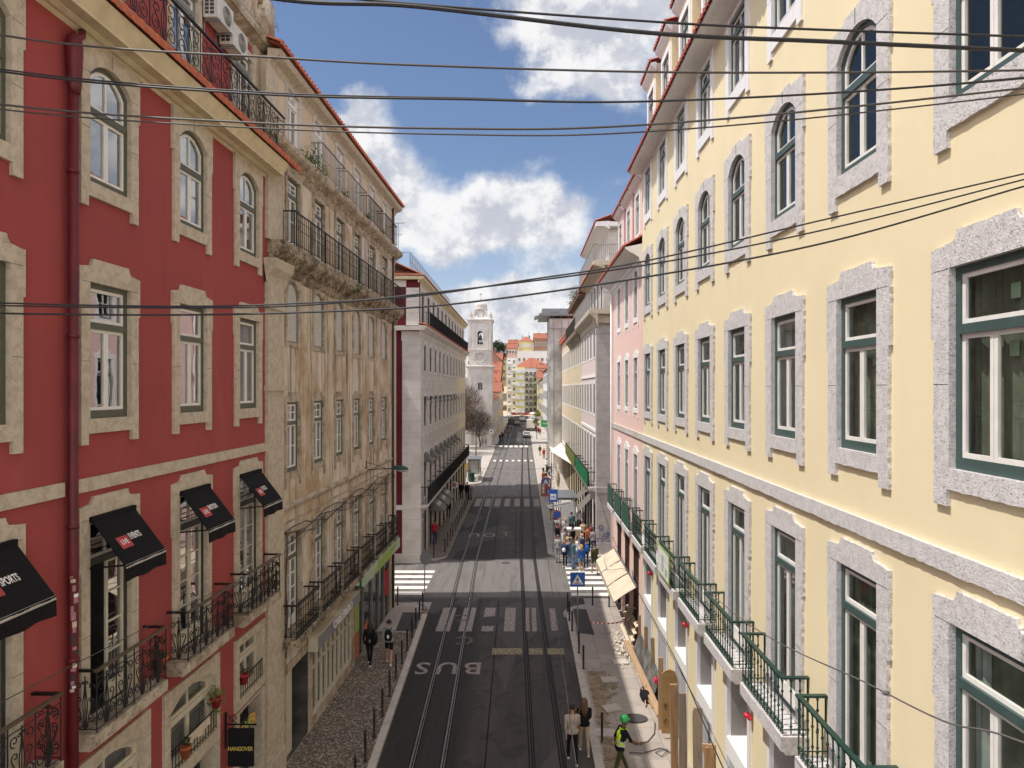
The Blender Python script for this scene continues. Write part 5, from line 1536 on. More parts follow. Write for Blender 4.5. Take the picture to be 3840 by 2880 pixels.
    for y, n, rad, mt, lab in ((60.5, 260, .8, 'leaf_green', 'large clump of weeds sprouting from the eave of the faded yellow building'), (63.5, 140, .5, 'leaf_yellow', 'dry yellowish weeds farther along the faded yellow eave'), (67.5, 120, .5, 'leaf_green', 'small green weeds at the far end of the faded yellow eave')):
        mb = MB(); foliage_tuft(mb, (0, 0, 0), rad, n, .14, 0, rr, .7); w = mb.build('weed_tuft', mt); w.location = (4.75, y, 19.7); tag(w, lab, 'weed', 'weeds on the right eave')


build_right_block()
# ------------------------------------------------------------------ church tower at the square
def build_church():
    b = empty('church_tower', (-8.62, 137.8, 0), 0, 'white stone church bell tower with a small dome and corner urns beyond the square', 'church')
    hw = 2.38
    mb = MB(); mb.box(-hw, hw, -hw, hw, 0, 15.2); mb.box(-hw - .05, hw + .05, -hw - .05, hw + .05, 13.4, 13.7)
    for s in (-1, 1): mb.box(s * (hw - .35) - .32, s * (hw - .35) + .32, -hw - .12, -hw, 0, 13.4)
    mb.build('base', 'church_stone', b)
    mb = MB(); mb.profile([(0, 0), (.2, .1), (.28, .3), (.45, .45), (.45, .6), (0, .65)], 0, 1)
    def ring(z, prof, m, nm):
        r = MB(); vs = []
        for p, q in prof:
            h = hw + p; vs += [(-h, -h, z + q), (h, -h, z + q), (h, h, z + q), (-h, h, z + q)]
        n = len(prof); r.add(vs, [(4 * i + k, 4 * i + (k + 1) % 4, 4 * i + 4 + (k + 1) % 4, 4 * i + 4 + k) for i in range(n - 1) for k in range(4)] + [(4 * n - 4, 4 * n - 3, 4 * n - 2, 4 * n - 1)])
        return r.build(nm, m, b)
    ring(15.1, [(0, 0), (.18, .1), (.22, .3), (.5, .5), (.5, .62), (.1, .7)], 'church_stone', 'cornice')
    # stage with round clock-like oculus under a curved hood
    h2 = 2.2; mb = MB(); n = 20
    circ = [(.85 * math.cos(2 * math.pi * i / n), 17.5 + .85 * math.sin(2 * math.pi * i / n)) for i in range(n)]
    f = lambda a, z: (a, -h2, z)
    mb.loops([[(-h2, 15.7), (h2, 15.7), (h2, 18.9), (-h2, 18.9)], circ], f); mb.skirt(circ, lambda a, z: (a, -h2 + .35, z), f)
    mb.loops([circ], lambda a, z: (a, -h2 + .35, z)); mb.box(-h2, h2, -h2 + .4, h2, 15.7, 18.9)
    mb.tube([(1.25 * math.cos(R(200 - 220 * i / 14)), -h2 - .02, 17.5 + 1.25 * math.sin(R(200 - 220 * i / 14))) for i in range(15)], .16, 6)
    mb.tube([(.98 * math.cos(2 * math.pi * i / 20), -h2 - .02, 17.5 + .98 * math.sin(2 * math.pi * i / 20)) for i in range(21)], .12, 6)
    mb.build('oculus_stage', 'church_stone', b)
    hw = h2
    ring(18.7, [(0, 0), (.2, .1), (.25, .3), (0, .34)], 'church_stone', 'band')
    # belfry with arched opening on each visible side
    op = arch(.55, 22.7, .55, 20.0, 8); mb = MB()
    for rot in range(4):
        def g(d):
            def q(a, z):
                x, y = a, -h2 + d
                for _ in range(rot): x, y = -y, x
                return (x, y, z)
            return q
        mb.loops([[(-h2, 19), (h2, 19), (h2, 24.6), (-h2, 24.6)], op], g(0)); mb.skirt(op, g(.55), g(0))
        jb = [(q[0] * 1.45, (q[1] - 20) * 1.12 + 19.9) for q in op]; mb.skirt(jb, g(0), g(-.08)); mb.loops([jb, op], g(-.08))
        for s in (-1, 1):
            for a0 in (1.45, 1.95): mb.loops([[(s * a0 - .2, 19), (s * a0 + .2, 19), (s * a0 + .2, 24.5), (s * a0 - .2, 24.5)]], g(-.14)); mb.skirt([(s * a0 - .2, 19), (s * a0 + .2, 19), (s * a0 + .2, 24.5), (s * a0 - .2, 24.5)], g(0), g(-.14))
    mb.quad((-h2, -h2, 24.6), (h2, -h2, 24.6), (h2, h2, 24.6), (-h2, h2, 24.6)); mb.quad((-h2, -h2, 19.05), (h2, -h2, 19.05), (h2, h2, 19.05), (-h2, h2, 19.05)); mb.build('belfry', 'church_stone', b)
    mb = MB(); mb.lathe([(.42, 20.9), (.40, 21.0), (.30, 21.3), (.24, 21.7), (.10, 21.85), (.04, 22.2)], (0, -1.4, 0), 14); mb.build('bell', 'bronze_bell', b, True)
    ring(24.4, [(0, 0), (.2, .1), (.25, .3), (.45, .45), (.45, .6), (0, .75)], 'church_stone', 'top_cornice')
    mb = MB(); vs = []
    for h, z in ((1.75, 25.1), (1.35, 25.6), (1.15, 26.3), (1.05, 27.1)): vs += [(-h, -h, z), (h, -h, z), (h, h, z), (-h, h, z)]
    mb.add(vs, [(4 * i + k, 4 * i + (k + 1) % 4, 4 * i + 4 + (k + 1) % 4, 4 * i + 4 + k) for i in range(3) for k in range(4)])
    op2 = arch(.42, 26.95, .42, 25.6, 8); mb.loops([op2], lambda a, z: (a, -1.42 + (z - 25.6) * .2, z)); mb.tube([(a * 1.1, -1.45 + (z - 25.6) * .2, z) for a, z in op2[1:] + op2[:1]], .08, 5)
    for s in (-1, 1): mb.tube([(s * 1.1, -1.2, 25.6), (s * 1.25, -1.2, 26.3), (s * 1.0, -1.15, 27.0)], .18, 6)
    mb.build('lantern', 'church_stone', b)
    mb = MB(); mb.lathe([(1.3, 27.0), (1.42, 27.15), (1.3, 27.3), (1.22, 27.6), (1.28, 27.9), (1.15, 28.3), (.75, 28.7), (.35, 28.9), (.2, 29.2), (.28, 29.35), (.12, 29.55), (.03, 29.7)], (0, 0, 0), 16); mb.build('dome', 'church_stone', b, True)
    mb = MB(); mb.bar((0, 0, 29.6), (0, 0, 30.6), .07, .07); mb.bar((-.28, 0, 30.25), (.28, 0, 30.25), .07, .07); mb.build('cross', 'dark_frame', b)
    for sx in (-1, 1):
        for sy in (-1, 1):
            mb = MB(); mb.lathe([(.28, 25.1), (.3, 25.3), (.12, 25.45), (.3, 25.75), (.34, 25.95), (.2, 26.15), (.26, 26.4), (.1, 26.65), (.03, 26.9)], (sx * 1.95, sy * 1.95, 0), 10); mb.build('urn', 'church_stone', b, True)
    mb = MB(); mb.box(-.42, -.06, -2.43, -2.36, 11.0, 12.4); mb.box(.06, .42, -2.43, -2.36, 11.0, 12.4); mb.build('window', 'room_dark', b)
    mb = MB(); mb.box(-17, -hw - .18, -1.6, 20, 0, 13.2); mb.box(-17, -hw - .18, -1.8, 20, 13.0, 13.5); mb.add([(-16, -1.6, 13.5), (-3, -1.6, 13.5), (-9.5, -1.6, 17.2), (-16, 20, 13.5), (-3, 20, 13.5), (-9.5, 20, 17.2)], [(0, 1, 2), (0, 2, 5, 3), (1, 4, 5, 2)])
    mb.build('nave', 'church_stone', b)
    mb = MB(); mb.box(-9.5 - .9, -9.5 + .9, -1.68, -1.5, .1, 4.2); mb.build('door', 'door_brown', b)
    return b


build_church()


# ------------------------------------------------------------------ simple gabled and flat houses of the distance
def house(name, x0, x1, y0, y1, zb, zt, wall, label, roof=None, rh=2.5, ridge='x', win=None, rows=3, cols=4, face='s', wsize=(.9, 1.5), wmat='dark_frame', balc=None, eave=.4):
    o = empty(name, ((x0 + x1) / 2, y0, zb), 0, label, 'building')
    cx = (x0 + x1) / 2; w = (x1 - x0) / 2; d = y1 - y0; h = zt - zb
    mb = MB(); mb.box(-w, w, 0, d, -1.5, h)
    if roof and ridge == 'x':
        for s in (-1, 1): mb.add([(s * w, 0, h), (s * w, d, h), (s * w, d / 2, h + rh)], [(0, 1, 2)])
    elif roof and ridge == 'y':
        mb.add([(-w, 0, h), (w, 0, h), (0, 0, h + rh)], [(0, 1, 2)]); mb.add([(-w, d, h), (w, d, h), (0, d, h + rh)], [(0, 1, 2)])
    mb.build('wall', wall, o)
    if roof:
        mb = MB(); e = eave; t = .22
        if ridge == 'x':
            k = rh / (d / 2)
            mb.add([(-w - e, -e, h - e * k), (w + e, -e, h - e * k), (w + e, d / 2, h + rh + .02), (-w - e, d / 2, h + rh + .02), (w + e, d + e, h - e * k), (-w - e, d + e, h - e * k)], [(0, 1, 2, 3), (3, 2, 4, 5)])
            mb.add([(-w - e, -e, h - e * k - t), (w + e, -e, h - e * k - t), (w + e, -e, h - e * k), (-w - e, -e, h - e * k)], [(0, 1, 2, 3)])
            for i in range(int((2 * w + 2 * e) / .45)):
                x = -w - e + .2 + i * .45; mb.bar((x, -e, h - e * k + .05), (x, d / 2, h + rh + .06), .2, .1)
            mb.bar((-w - e, d / 2, h + rh + .08), (w + e, d / 2, h + rh + .08), .3, .2)
        elif ridge == 'y':
            k = rh / w
            mb.add([(-w - e, -e, h - e * k), (0, -e, h + rh + .02), (0, d + e, h + rh + .02), (-w - e, d + e, h - e * k), (w + e, -e, h - e * k), (w + e, d + e, h - e * k)], [(0, 1, 2, 3), (1, 4, 5, 2)])
            for s in (-1, 1):
                for i in range(int(d / .45)): mb.bar((s * (w + e), i * .45, h - e * k + .05), (0, i * .45, h + rh + .06), .2, .1)
        else:  # hip
            r = min(w, d / 2) * .95
            mb.add([(-w - e, -e, h), (w + e, -e, h), (w + e, d + e, h), (-w - e, d + e, h), (-w + r, d / 2, h + rh), (w - r, d / 2, h + rh)], [(0, 1, 5, 4), (1, 2, 5), (2, 3, 4, 5), (3, 0, 4)])
            for i in range(int((2 * w - 2 * r) / .45)):
                x = -w + r + i * .45; mb.bar((x, -e, h + .05), (x, d / 2, h + rh + .05), .2, .1)
        mb.build('roof', roof, o)
    if roof and d > 3:
        for q in (-.45, .5):
            mb = MB(); mb.box(q * w - .3, q * w + .3, d * .4, d * .4 + .6, h + .1, h + rh * .8 + .8); mb.box(q * w - .38, q * w + .38, d * .4 - .08, d * .4 + .68, h + rh * .8 + .8, h + rh * .8 + .95); mb.build('chimney', 'hill_brown', o)
    if win:
        ww, wh = wsize
        m1 = MB(); m1.box(-ww / 2 - .12, ww / 2 + .12, -.10, .05, -.12, wh + .12, 0); m1.box(-ww / 2, ww / 2, -.13, -.09, 0, wh, 1); m1.box(-.04, .04, -.16, -.12, 0, wh, 0)
        me = m1.mesh('window', ['plaster_white', wmat])
        bm_ = None
        if balc:
            m2 = MB(); m2.box(-ww * .9, ww * .9, -1.0, 0, -.25, -.1); m2.box(-ww * .9, ww * .9, -1.0, -.94, -.1, .8); bm_ = m2.mesh('balcony', [balc])
        for r_ in range(rows):
            for c in range(cols):
                z = h - (r_ + 1) * (h / (rows + .35)) + .5
                if face == 's':
                    x = -w + (c + .5) * 2 * w / cols; wd = place('window', me, o, (x, 0, z))
                else:
                    y = (c + .5) * d / cols; s = 1 if face == 'e' else -1; wd = place('window', me, o, (s * w, y, z), R(90) * s)
                if bm_ and (c + r_) % 2 == 0: place('balcony', bm_, wd)
    return o


# the hillside that closes the view
mb = MB(); vs = []; NX, NY = 14, 14
for j in range(NY + 1):
    for i in range(NX + 1):
        x = -260 + 520 * i / NX; y = 283 + 500 * j / NY
        t = (y - 283) / 212; z = -.04 + 34 * max(0, min(1, t)) ** 1.3 + (3 * math.sin(x * .03) if t > .2 else 0) + (0 if t < 1 else (t - 1) * 12)
        vs.append((x, y, z))
mb.add(vs, [(j * (NX + 1) + i, j * (NX + 1) + i + 1, (j + 1) * (NX + 1) + i + 1, (j + 1) * (NX + 1) + i) for j in range(NY) for i in range(NX)])
tag(mb.build('hill', 'hill_beige', None, True), kind='structure')

# left row after the church
house('row_house', -16, -6.45, 140.5, 176, 0, 9.2, 'hill_beige', 'low ochre row building just behind the church tower', 'roof_tile_far', 2.0, 'y', True, 2, 9, 'e', (1.0, 2.0))
house('row_house', -18, -6.2, 177, 205, 0, 10.5, 'pale_yellow_stucco', 'pale low row house farther along the left side of the street', 'roof_tile_far', 2.6, 'x', True, 2, 7, 'e', (1.0, 2.0))
house('gable_house', -13.5, -7.4, 208, 224, 0, 13.2, 'hill_beige', 'house with a bright orange tiled gable over the left row', 'roof_tile_far', 3.6, 'x', True, 3, 3, 's', (1, 1.6))
house('gable_house', -15.5, -7.8, 228, 246, 0, 16.6, 'pale_yellow_stucco', 'taller cream house with an orange roof behind the church tower', 'roof_tile_far', 4.0, 'x', True, 4, 3, 's', (1, 1.6))
house('blank_house', -19, -8.2, 250, 275, 0, 22.0, 'hill_brown', 'tall windowless brown gable wall right of the church tower', 'hill_brown', 5.0, 'y', None)
house('apartment_house', -7.2, -3.0, 292, 310, 0, 24.5, 'hill_white', 'narrow white apartment block at the foot of the hill', None, 0, 'x', True, 8, 2, 's', (1.1, 1.5), 'grey_frame', 'plaster_white')
house('apartment_house', -3.4, .4, 287, 305, 0, 20.3, 'hill_yellow', 'lemon yellow and white apartment block with stacked balconies', None, 0, 'x', True, 7, 3, 's', (.8, 1.4), 'hill_white', 'hill_white')
house('apartment_house', .5, 5.6, 291, 309, 0, 19.0, 'hill_white', 'greyish apartment block hung with cluttered dark balconies', None, 0, 'x', True, 7, 3, 's', (1.1, 1.6), 'dark_frame', 'grey_frame')
house('apartment_house', 5.7, 11.5, 283, 302, 0, 15.8, 'hill_yellow', 'pale yellow apartment house with a small orange roof', 'roof_tile_far', 3.2, 'x', True, 5, 3, 's', (1.1, 1.6), 'grey_frame', 'grey_frame')
house('long_house', -4.8, 13.5, 335, 352, 6, 21.6, 'hill_white', 'long house under a wide bright orange hipped roof on the slope', 'roof_tile_far', 5.2, 'hip', True, 4, 8, 's', (1, 1.5))
house('slope_house', -3.5, 14, 368, 384, 18, 31.5, 'hill_white', 'white slope house with small dark dormers above the orange hipped roof', None, 0, 'x', True, 2, 7, 's', (1.0, 1.5))
house('slope_house', -9.5, -3.6, 372, 390, 18, 33.5, 'hill_pink', 'pinkish slope house left of the yellow hilltop house', 'roof_tile_far', 3.0, 'x', True, 4, 4, 's', (.9, 1.5))
house('hilltop_house', -2.8, 5.8, 404, 420, 30, 39.3, 'hill_yellow', 'bright yellow hilltop house with a row of white windows', 'roof_tile_far', 3.6, 'hip', True, 2, 7, 's', (.7, 1.7), 'hill_white')
house('hilltop_house', 6.2, 16, 400, 420, 30, 40.8, 'hill_brown', 'reddish brown hilltop house with an orange roof at the right', 'roof_tile_far', 3.6, 'x', True, 2, 5, 's', (.9, 1.5))
house('hilltop_house', -8.8, -3.2, 398, 414, 28, 37.0, 'hill_pink', 'salmon hilltop house with an orange roof at the left', 'roof_tile_far', 3.2, 'x', True, 3, 4, 's', (.9, 1.6))
house('hill_house', -30, -18, 330, 350, 14, 30, 'hill_white', 'pale house on the left slope partly behind the tower', 'roof_tile_far', 3.4, 'x', True, 4, 5, 's')
house('hill_house', -18, -9.6, 300, 318, 6, 24, 'hill_beige', 'beige slope house between brown gable and white apartment block', 'roof_tile_far', 3.4, 'x', True, 4, 4, 's')
house('slope_house', -13, -9, 352, 362, 14, 26.5, 'hill_yellow', 'small cream house squeezed between the brown gable and the pinkish house', 'roof_tile_far', 2.4, 'x', True, 3, 2, 's', (.9, 1.4))
house('slope_house', 6.5, 13, 320, 330, 4, 21.0, 'hill_pink', 'narrow pinkish house just before the orange hipped roof', 'roof_tile_far', 2.0, 'x', True, 4, 3, 's', (.9, 1.4))
house('gable_house', -12.5, -8.2, 186, 200, 0, 12.0, 'hill_pink', 'small pink house with a skylit orange roof in the left row', 'roof_tile_far', 2.2, 'x', True, 3, 2, 's', (.9, 1.4))
mb = MB(); mb.lathe([(1.1, 0), (1.0, 3), (1.2, 3.2), (.6, 4.2), (.25, 6), (.05, 9)], (0, 0, 0), 10)
tag(place('spire', mb.mesh('spire', ['sign_grey']), None, (3.2, 428, 38)), 'thin grey pointed spire on the skyline above the hilltop houses', 'spire')


# netted scaffold
def build_scaffold():
    b = empty('scaffold', (4.9, 88.4, 0), 0, 'tall scaffold wrapped in grey netting under a temporary tin roof', 'scaffold')
    x0, x1, L, H = -1.5, 1.5, 7.5, 20.3
    mb = MB(); rr = random.Random(5)
    def net(ax, ay, bx, by):
        n = max(3, int(math.hypot(bx - ax, by - ay) / .5)); m = 26; vs = []
        nx, ny = -(by - ay), bx - ax; l = math.hypot(nx, ny); nx /= l; ny /= l
        for j in range(m + 1):
            for i in range(n + 1):
                t = i / n; w = rr.uniform(-.07, .07); vs.append((ax + (bx - ax) * t + nx * w, ay + (by - ay) * t + ny * w, 3.2 + (H - 3.2) * j / m))
        mb.add(vs, [(j * (n + 1) + i, j * (n + 1) + i + 1, (j + 1) * (n + 1) + i + 1, (j + 1) * (n + 1) + i) for j in range(m) for i in range(n)])
    net(x0, 0, x1, 0); net(x0, 0, x0, L); net(x0, L, x1, L)
    mb.build('netting', 'netting', b, True)
    mb = MB()
    for y in (0, 2.5, 5.0, 7.5):
        mb.tube([(x0 - .06, y, 0), (x0 - .06, y, H + .3)], .035, 5); mb.tube([(x0 + .9, y, 0), (x0 + .9, y, 3.4)], .035, 5)
    for x in (x0 + .5, x0 + 1.5, x0 + 2.4): mb.tube([(x, -.06, 0), (x, -.06, H + .3)], .035, 5)
    for z in (3.2, 7, 11, 15, 19): mb.tube([(x0 - .08, 0, z), (x0 - .08, L, z)], .03, 5); mb.tube([(x0, -.1, z), (x1, -.1, z)], .03, 5)
    mb.build('pole', 'pole_grey', b)
    mb = MB(); mb.box(x0 - 1.4, 6, -.8, L + .5, H + .3, H + .5)
    for i in range(8): mb.bar((x0 - 1.4, -.8 + i * 1.08, H + .56), (6, -.8 + i * 1.08, H + .56), .12, .1)
    for i in range(9): mb.bar((x0 - 2.0, -.6 + i * .6, H + .2), (x0 + 1, -.6 + i * .6, H + 1.0), .08, .06)
    mb.box(x0 - 1.0, 6, 0, L, H + .5, H + 1.3); mb.build('tin_roof', 'tin_roof', b)


build_scaffold()
house('row_building', 5.0, 17, 88.6, 131, 0, 17.5, 'hill_beige', 'building hidden behind the grey netted scaffold', 'roof_tile_far', 2.5, 'y', None)
house('row_building', 5.2, 17, 133, 180, 0, 15.5, 'hill_white', 'white row building beyond the scaffold on the right', 'roof_tile_far', 2.5, 'y', True, 4, 10, 'w', (1, 1.8))
house('row_building', 5.4, 17, 182, 240, 0, 14, 'pale_yellow_stucco', 'cream row building at the far end of the right side', 'roof_tile_far', 2.5, 'y', True, 4, 12, 'w', (1, 1.8))
# side-street neighbours and the backs that close gaps
house('side_building', -30, -21.5, 44.5, 70, 0, 15, 'hill_white', 'pale building deep in the left side street', 'roof_tile_far', 2.5, 'y', None)
house('side_building', 18, 34, 45.5, 66, 0, 16, 'hill_white', 'pale building deep in the right side street', 'roof_tile_far', 2.5, 'y', None)
house('side_building', -52, -40, 76, 118, 0, 12, 'hill_pink', 'pink building on the far left side of the square', 'roof_tile_far', 2.5, 'y', True, 3, 9, 'e')


# ------------------------------------------------------------------ trees
def bare_tree(name, loc, H, spread, seed, label, twig=.022, levels=5, lean=0.0):
    rr = random.Random(seed); o = empty(name, loc, 0, label, 'tree', 'bare trees of the square')
    tr = MB(); cr = MB()
    def grow(p, d, L, r, lev):
        pts = [p]; rad = [r]; q = p.copy(); dd = d.copy(); n = 4
        for i in range(n):
            dd = (dd + Vector((rr.uniform(-1, 1), rr.uniform(-1, 1), rr.uniform(-.4, .6))) * .20).normalized()
            q = q + dd * (L / n); pts.append(q.copy()); rad.append(max(twig * .55, r * (1 - .45 * (i + 1) / n)))
        (tr if lev == levels else cr).tube(pts, rad, 7 if lev == levels else (5 if lev > 2 else 3), 0, False)
        if lev <= 0: return
        k = rr.randint(3, 4) if lev > 1 else rr.randint(4, 5)
        for i in range(k):
            t = rr.uniform(.35, 1.0) if i else 1.0
            b = pts[0].lerp(pts[-1], t) if t < .99 else pts[-1]
            seg = min(n, int(t * n)); b = pts[seg]
            a = rr.uniform(0, 6.283); tilt = rr.uniform(.35, .95) * spread
            x = dd.orthogonal().normalized(); y = dd.cross(x)
            nd = (dd * math.cos(tilt) + (x * math.cos(a) + y * math.sin(a)) * math.sin(tilt)); nd.z += .12; nd.normalize()
            grow(b, nd, L * rr.uniform(.58, .80), max(twig * .6, rad[seg] * .62), lev - 1)
    grow(Vector((0, 0, 0)), Vector((lean, 0, 1)).normalized(), H * .34, H * .030, levels)
    for _ in range(int(270 * H)):          # fine outer twigs filling the crown
        d = Vector((rr.gauss(0, 1), rr.gauss(0, 1), rr.gauss(0, 1))).normalized() * rr.random() ** .45
        p = Vector((d.x * H * .34, d.y * H * .34, H * .66 + d.z * H * .36)); e = (d + Vector((rr.uniform(-.7, .7), rr.uniform(-.7, .7), rr.uniform(-.2, .9)))).normalized()
        cr.tube([p, p + e * .5, p + e * .95 + Vector((0, 0, .12))], [twig * .6, twig * .5, twig * .25], 3, 0, False)
    tr.build('trunk', 'bark_plane', o, True); cr.build('crown', 'bark', o)
    return o


bare_tree('bare_tree', (-11.3, 126.5, .12), 11.5, 1.0, 3, 'dense bare brown tree standing before the white church wall', .03, 6)
bare_tree('bare_tree', (-12.5, 116.0, .12), 11.0, 1.0, 8, 'bare brown tree half hidden by the pale corner building', .03, 5)
bare_tree('bare_tree', (-8.3, 131.0, .12), 6.5, 1.1, 12, 'slim bare tree with thin twigs right beside the church tower', .025, 4)


def leafy_tree(loc, H, rad, seed, label, mt):
    rr = random.Random(seed); o = empty('young_tree', loc, 0, label, 'tree')
    mb = MB(); mb.tube([(0, 0, 0), (.05, 0, H * .4), (0, .05, H * .75)], [.09, .07, .03], 6)
    for i in range(6): mb.tube([(0, 0, H * (.4 + .05 * i)), (rad * .6 * math.cos(i), rad * .6 * math.sin(i), H * (.6 + .05 * i))], [.03, .012], 4)
    mb.build('trunk', 'bark', o)
    mb = MB()
    for i in range(9):
        a = rr.uniform(0, 6.28); foliage_tuft(mb, (rad * .55 * math.cos(a), rad * .55 * math.sin(a), H * rr.uniform(.5, .95)), rad * .5, 130, .16, 0, rr)
    mb.build('crown', mt, o)


leafy_tree((2.9, 150, .12), 6.5, 1.0, 5, 'young yellowish green street tree on the right before the far market', 'leaf_yellow')
leafy_tree((3.3, 172, .12), 6.0, 1.1, 6, 'second young green tree farther along the right kerb', 'leaf_green')
mb = MB(); rr = random.Random(77)
for i in range(70):
    foliage_tuft(mb, (rr.uniform(-30, -9.5), rr.uniform(330, 352), 30.5 + rr.uniform(-3, 3)), 1.9, 90, .8, 0, rr)
tag(mb.build('hill_wood', 'leaf_dark'), 'dark wooded hilltop behind the church tower', 'trees', kind='stuff')


# ------------------------------------------------------------------ vehicles far down the street
def car(loc, rz, paint, label, L=4.2, W=1.75, H=1.46, van=False):
    o = empty('parked_car', loc, rz, label, 'car', 'cars far down the street')
    h = H
    if van: prof = [(-L / 2, .35), (-L / 2, .9), (-L / 2 + .1, h), (L / 2 - 1.1, h), (L / 2 - .45, 1.05), (L / 2, .85), (L / 2, .35)]
    else: prof = [(-L / 2, .35), (-L / 2 - .02, .75), (-L / 2 + .2, .95), (-L / 2 + .75, h), (L / 2 - 1.9, h), (L / 2 - 1.15, .95), (L / 2 - .1, .80), (L / 2, .6), (L / 2, .35)]
    mb = MB(); n = len(prof); vs = []
    for s in (-1, 1):
        for k, (y, z) in enumerate(prof):
            w = W / 2 - (.14 if z > 1.1 else .03 if z < .5 else 0); vs.append((s * w, y, z))
    mb.add(vs, [tuple(range(n)), tuple(range(n, 2 * n))[::-1]] + [(i, (i + 1) % n, n + (i + 1) % n, n + i) for i in range(n)])
    mb.build('body', paint, o)
    mb = MB(); z0 = 1.0; z1 = h - .1
    yb0 = -L / 2 + (.25 if not van else .12)
    mb.add([(-W / 2 + .16, yb0, z0), (W / 2 - .16, yb0, z0), (W / 2 - .26, yb0 + (.45 if not van else 0), z1), (-W / 2 + .26, yb0 + (.45 if not van else 0), z1)], [(0, 1, 2, 3)])
    for v in range(len(mb.v)): mb.v[v] = (mb.v[v][0], mb.v[v][1] - .05, mb.v[v][2])
    for s in (-1, 1): mb.add([(s * (W / 2 - .005), -L / 2 + .8, z0), (s * (W / 2 - .005), L / 2 - 1.35, z0), (s * (W / 2 - .13), L / 2 - 1.95, z1), (s * (W / 2 - .13), -L / 2 + .95, z1)], [(0, 1, 2, 3)])
    yf = L / 2 - 1.1; mb.add([(-W / 2 + .2, yf + .03, z0), (W / 2 - .2, yf + .03, z0), (W / 2 - .28, yf - .68, z1), (-W / 2 + .28, yf - .68, z1)], [(0, 1, 2, 3)])
    mb.build('glazing', 'car_glass', o)
    for sx in (-1, 1):
        for sy in (-1, 1):
            mb = MB(); a = sx * (W / 2 - .1); mb.tube([(a - .1, sy * L * .30, .32), (a + .1, sy * L * .30, .32)], .32, 12); wl = mb.build('wheel', 'tyre', o)
            mb = MB(); mb.tube([(a + sx * .101, sy * L * .30, .32), (a + sx * .112, sy * L * .30, .32)], .19, 10); mb.build('rim', 'car_silver', wl)
        mb = MB(); mb.box(sx * (W / 2 - .22) - .14, sx * (W / 2 - .22) + .14, -L / 2 - .05, -L / 2 + .02, .68, .86); mb.build('tail_light', 'lamp_red', o)
        mb = MB(); mb.box(sx * (W / 2 - .24) - .16, sx * (W / 2 - .24) + .16, L / 2 - .04, L / 2 + .03, .60, .76); mb.build('headlight', 'sign_white', o)
    mb = MB(); mb.box(-W / 2 + .05, W / 2 - .05, -L / 2 - .07, -L / 2, .38, .55); mb.box(-.26, .26, -L / 2 - .085, -L / 2 - .06, .60, .71); mb.build('bumper', 'dark_frame', o)
    return o


car((.75, 157, .01), 0, 'car_silver', 'silver hatchback driving away along the right lane before the truck')
car((-1.9, 206, .01), 0, 'car_dark', 'dark car on the left beyond the truck')
car((-3.8, 214, .01), 0, 'car_dark', 'dark van close to the far left facades', 4.8, 1.9, 2.0, True)
car((-.4, 232, .01), 0, 'car_silver', 'grey van far off near the market', 4.9, 1.95, 2.2, True)
car((3.0, 236, .01), 0, 'car_white', 'white car far off on the right', )


def truck():
    o = empty('box_truck', (1.85, 181, .01), 0, 'white box truck seen from behind on the right lane', 'truck')
    mb = MB(); mb.box(-1.05, 1.05, -2.6, 1.8, .9, 3.1); mb.build('cargo_box', 'car_white', o)
    mb = MB(); mb.box(-1.02, -.02, -2.64, -2.6, .95, 3.05); mb.box(.02, 1.02, -2.64, -2.6, .95, 3.05); mb.build('rear_door', 'canvas_white', o)
    mb = MB(); mb.box(-.98, .98, 1.9, 3.6, .5, 2.3); mb.build('cab', 'car_white', o)
    mb = MB(); mb.box(-.95, .95, -2.7, 3.5, .55, .88); mb.build('chassis', 'dark_frame', o)
    for sx in (-1, 1):
        for y in (-1.8, 2.6): mb = MB(); mb.tube([(sx * .95 - .14, y, .42), (sx * .95 + .14, y, .42)], .42, 12); mb.build('wheel', 'tyre', o)
        mb = MB(); mb.box(sx * .85 - .12, sx * .85 + .12, -2.75, -2.68, .62, .8); mb.build('tail_light', 'lamp_red', o)


truck()


def parasol(loc, r, mt, label):
    o = empty('parasol', loc, 0, label, 'parasol', 'parasols of the far market')
    mb = MB(); mb.lathe([(r, 2.1), (r * .98, 2.25), (r * .5, 2.6), (.05, 2.85)], (0, 0, 0), 8); mb.build('canopy', mt, o)
    mb = MB(); mb.tube([(0, 0, 0), (0, 0, 2.85)], .03, 6); mb.lathe([(.3, 0), (.3, .08), (.05, .1)], (0, 0, 0), 8); mb.build('pole', 'pole_grey', o)


for i, (x, y, mt, lab) in enumerate(((-3.6, 238, 'cloth_red', 'leftmost red market parasol at the end of the street'), (-1.2, 243, 'sign_mauve', 'faded mauve market parasol left of the dark red one'), (1.0, 240, 'sign_red', 'dark red market parasol above the far cars'),
                                   (3.4, 246, 'canvas_white', 'white market parasol right of the red ones'), (-4.6, 226, 'sign_white', 'pale parasol nearest the left facades of the far street'))): parasol((x, y, .0), 1.7, mt, lab)
# ------------------------------------------------------------------ street furniture
LW = lambda p, u, z: (-7.455 + .02305 * u + p, u, z)


def bollard_mesh(h=.95, r=.038):
    mb = MB(); mb.lathe([(r * 1.5, 0), (r * 1.5, .03), (r, .05), (r, h * .86), (r * 1.25, h * .87), (r * 1.25, h * .90), (r, h * .91), (r, h * .97), (r * .5, h)], (0, 0, 0), 10)
    return mb.mesh('bollard', ['bollard_black'], True)


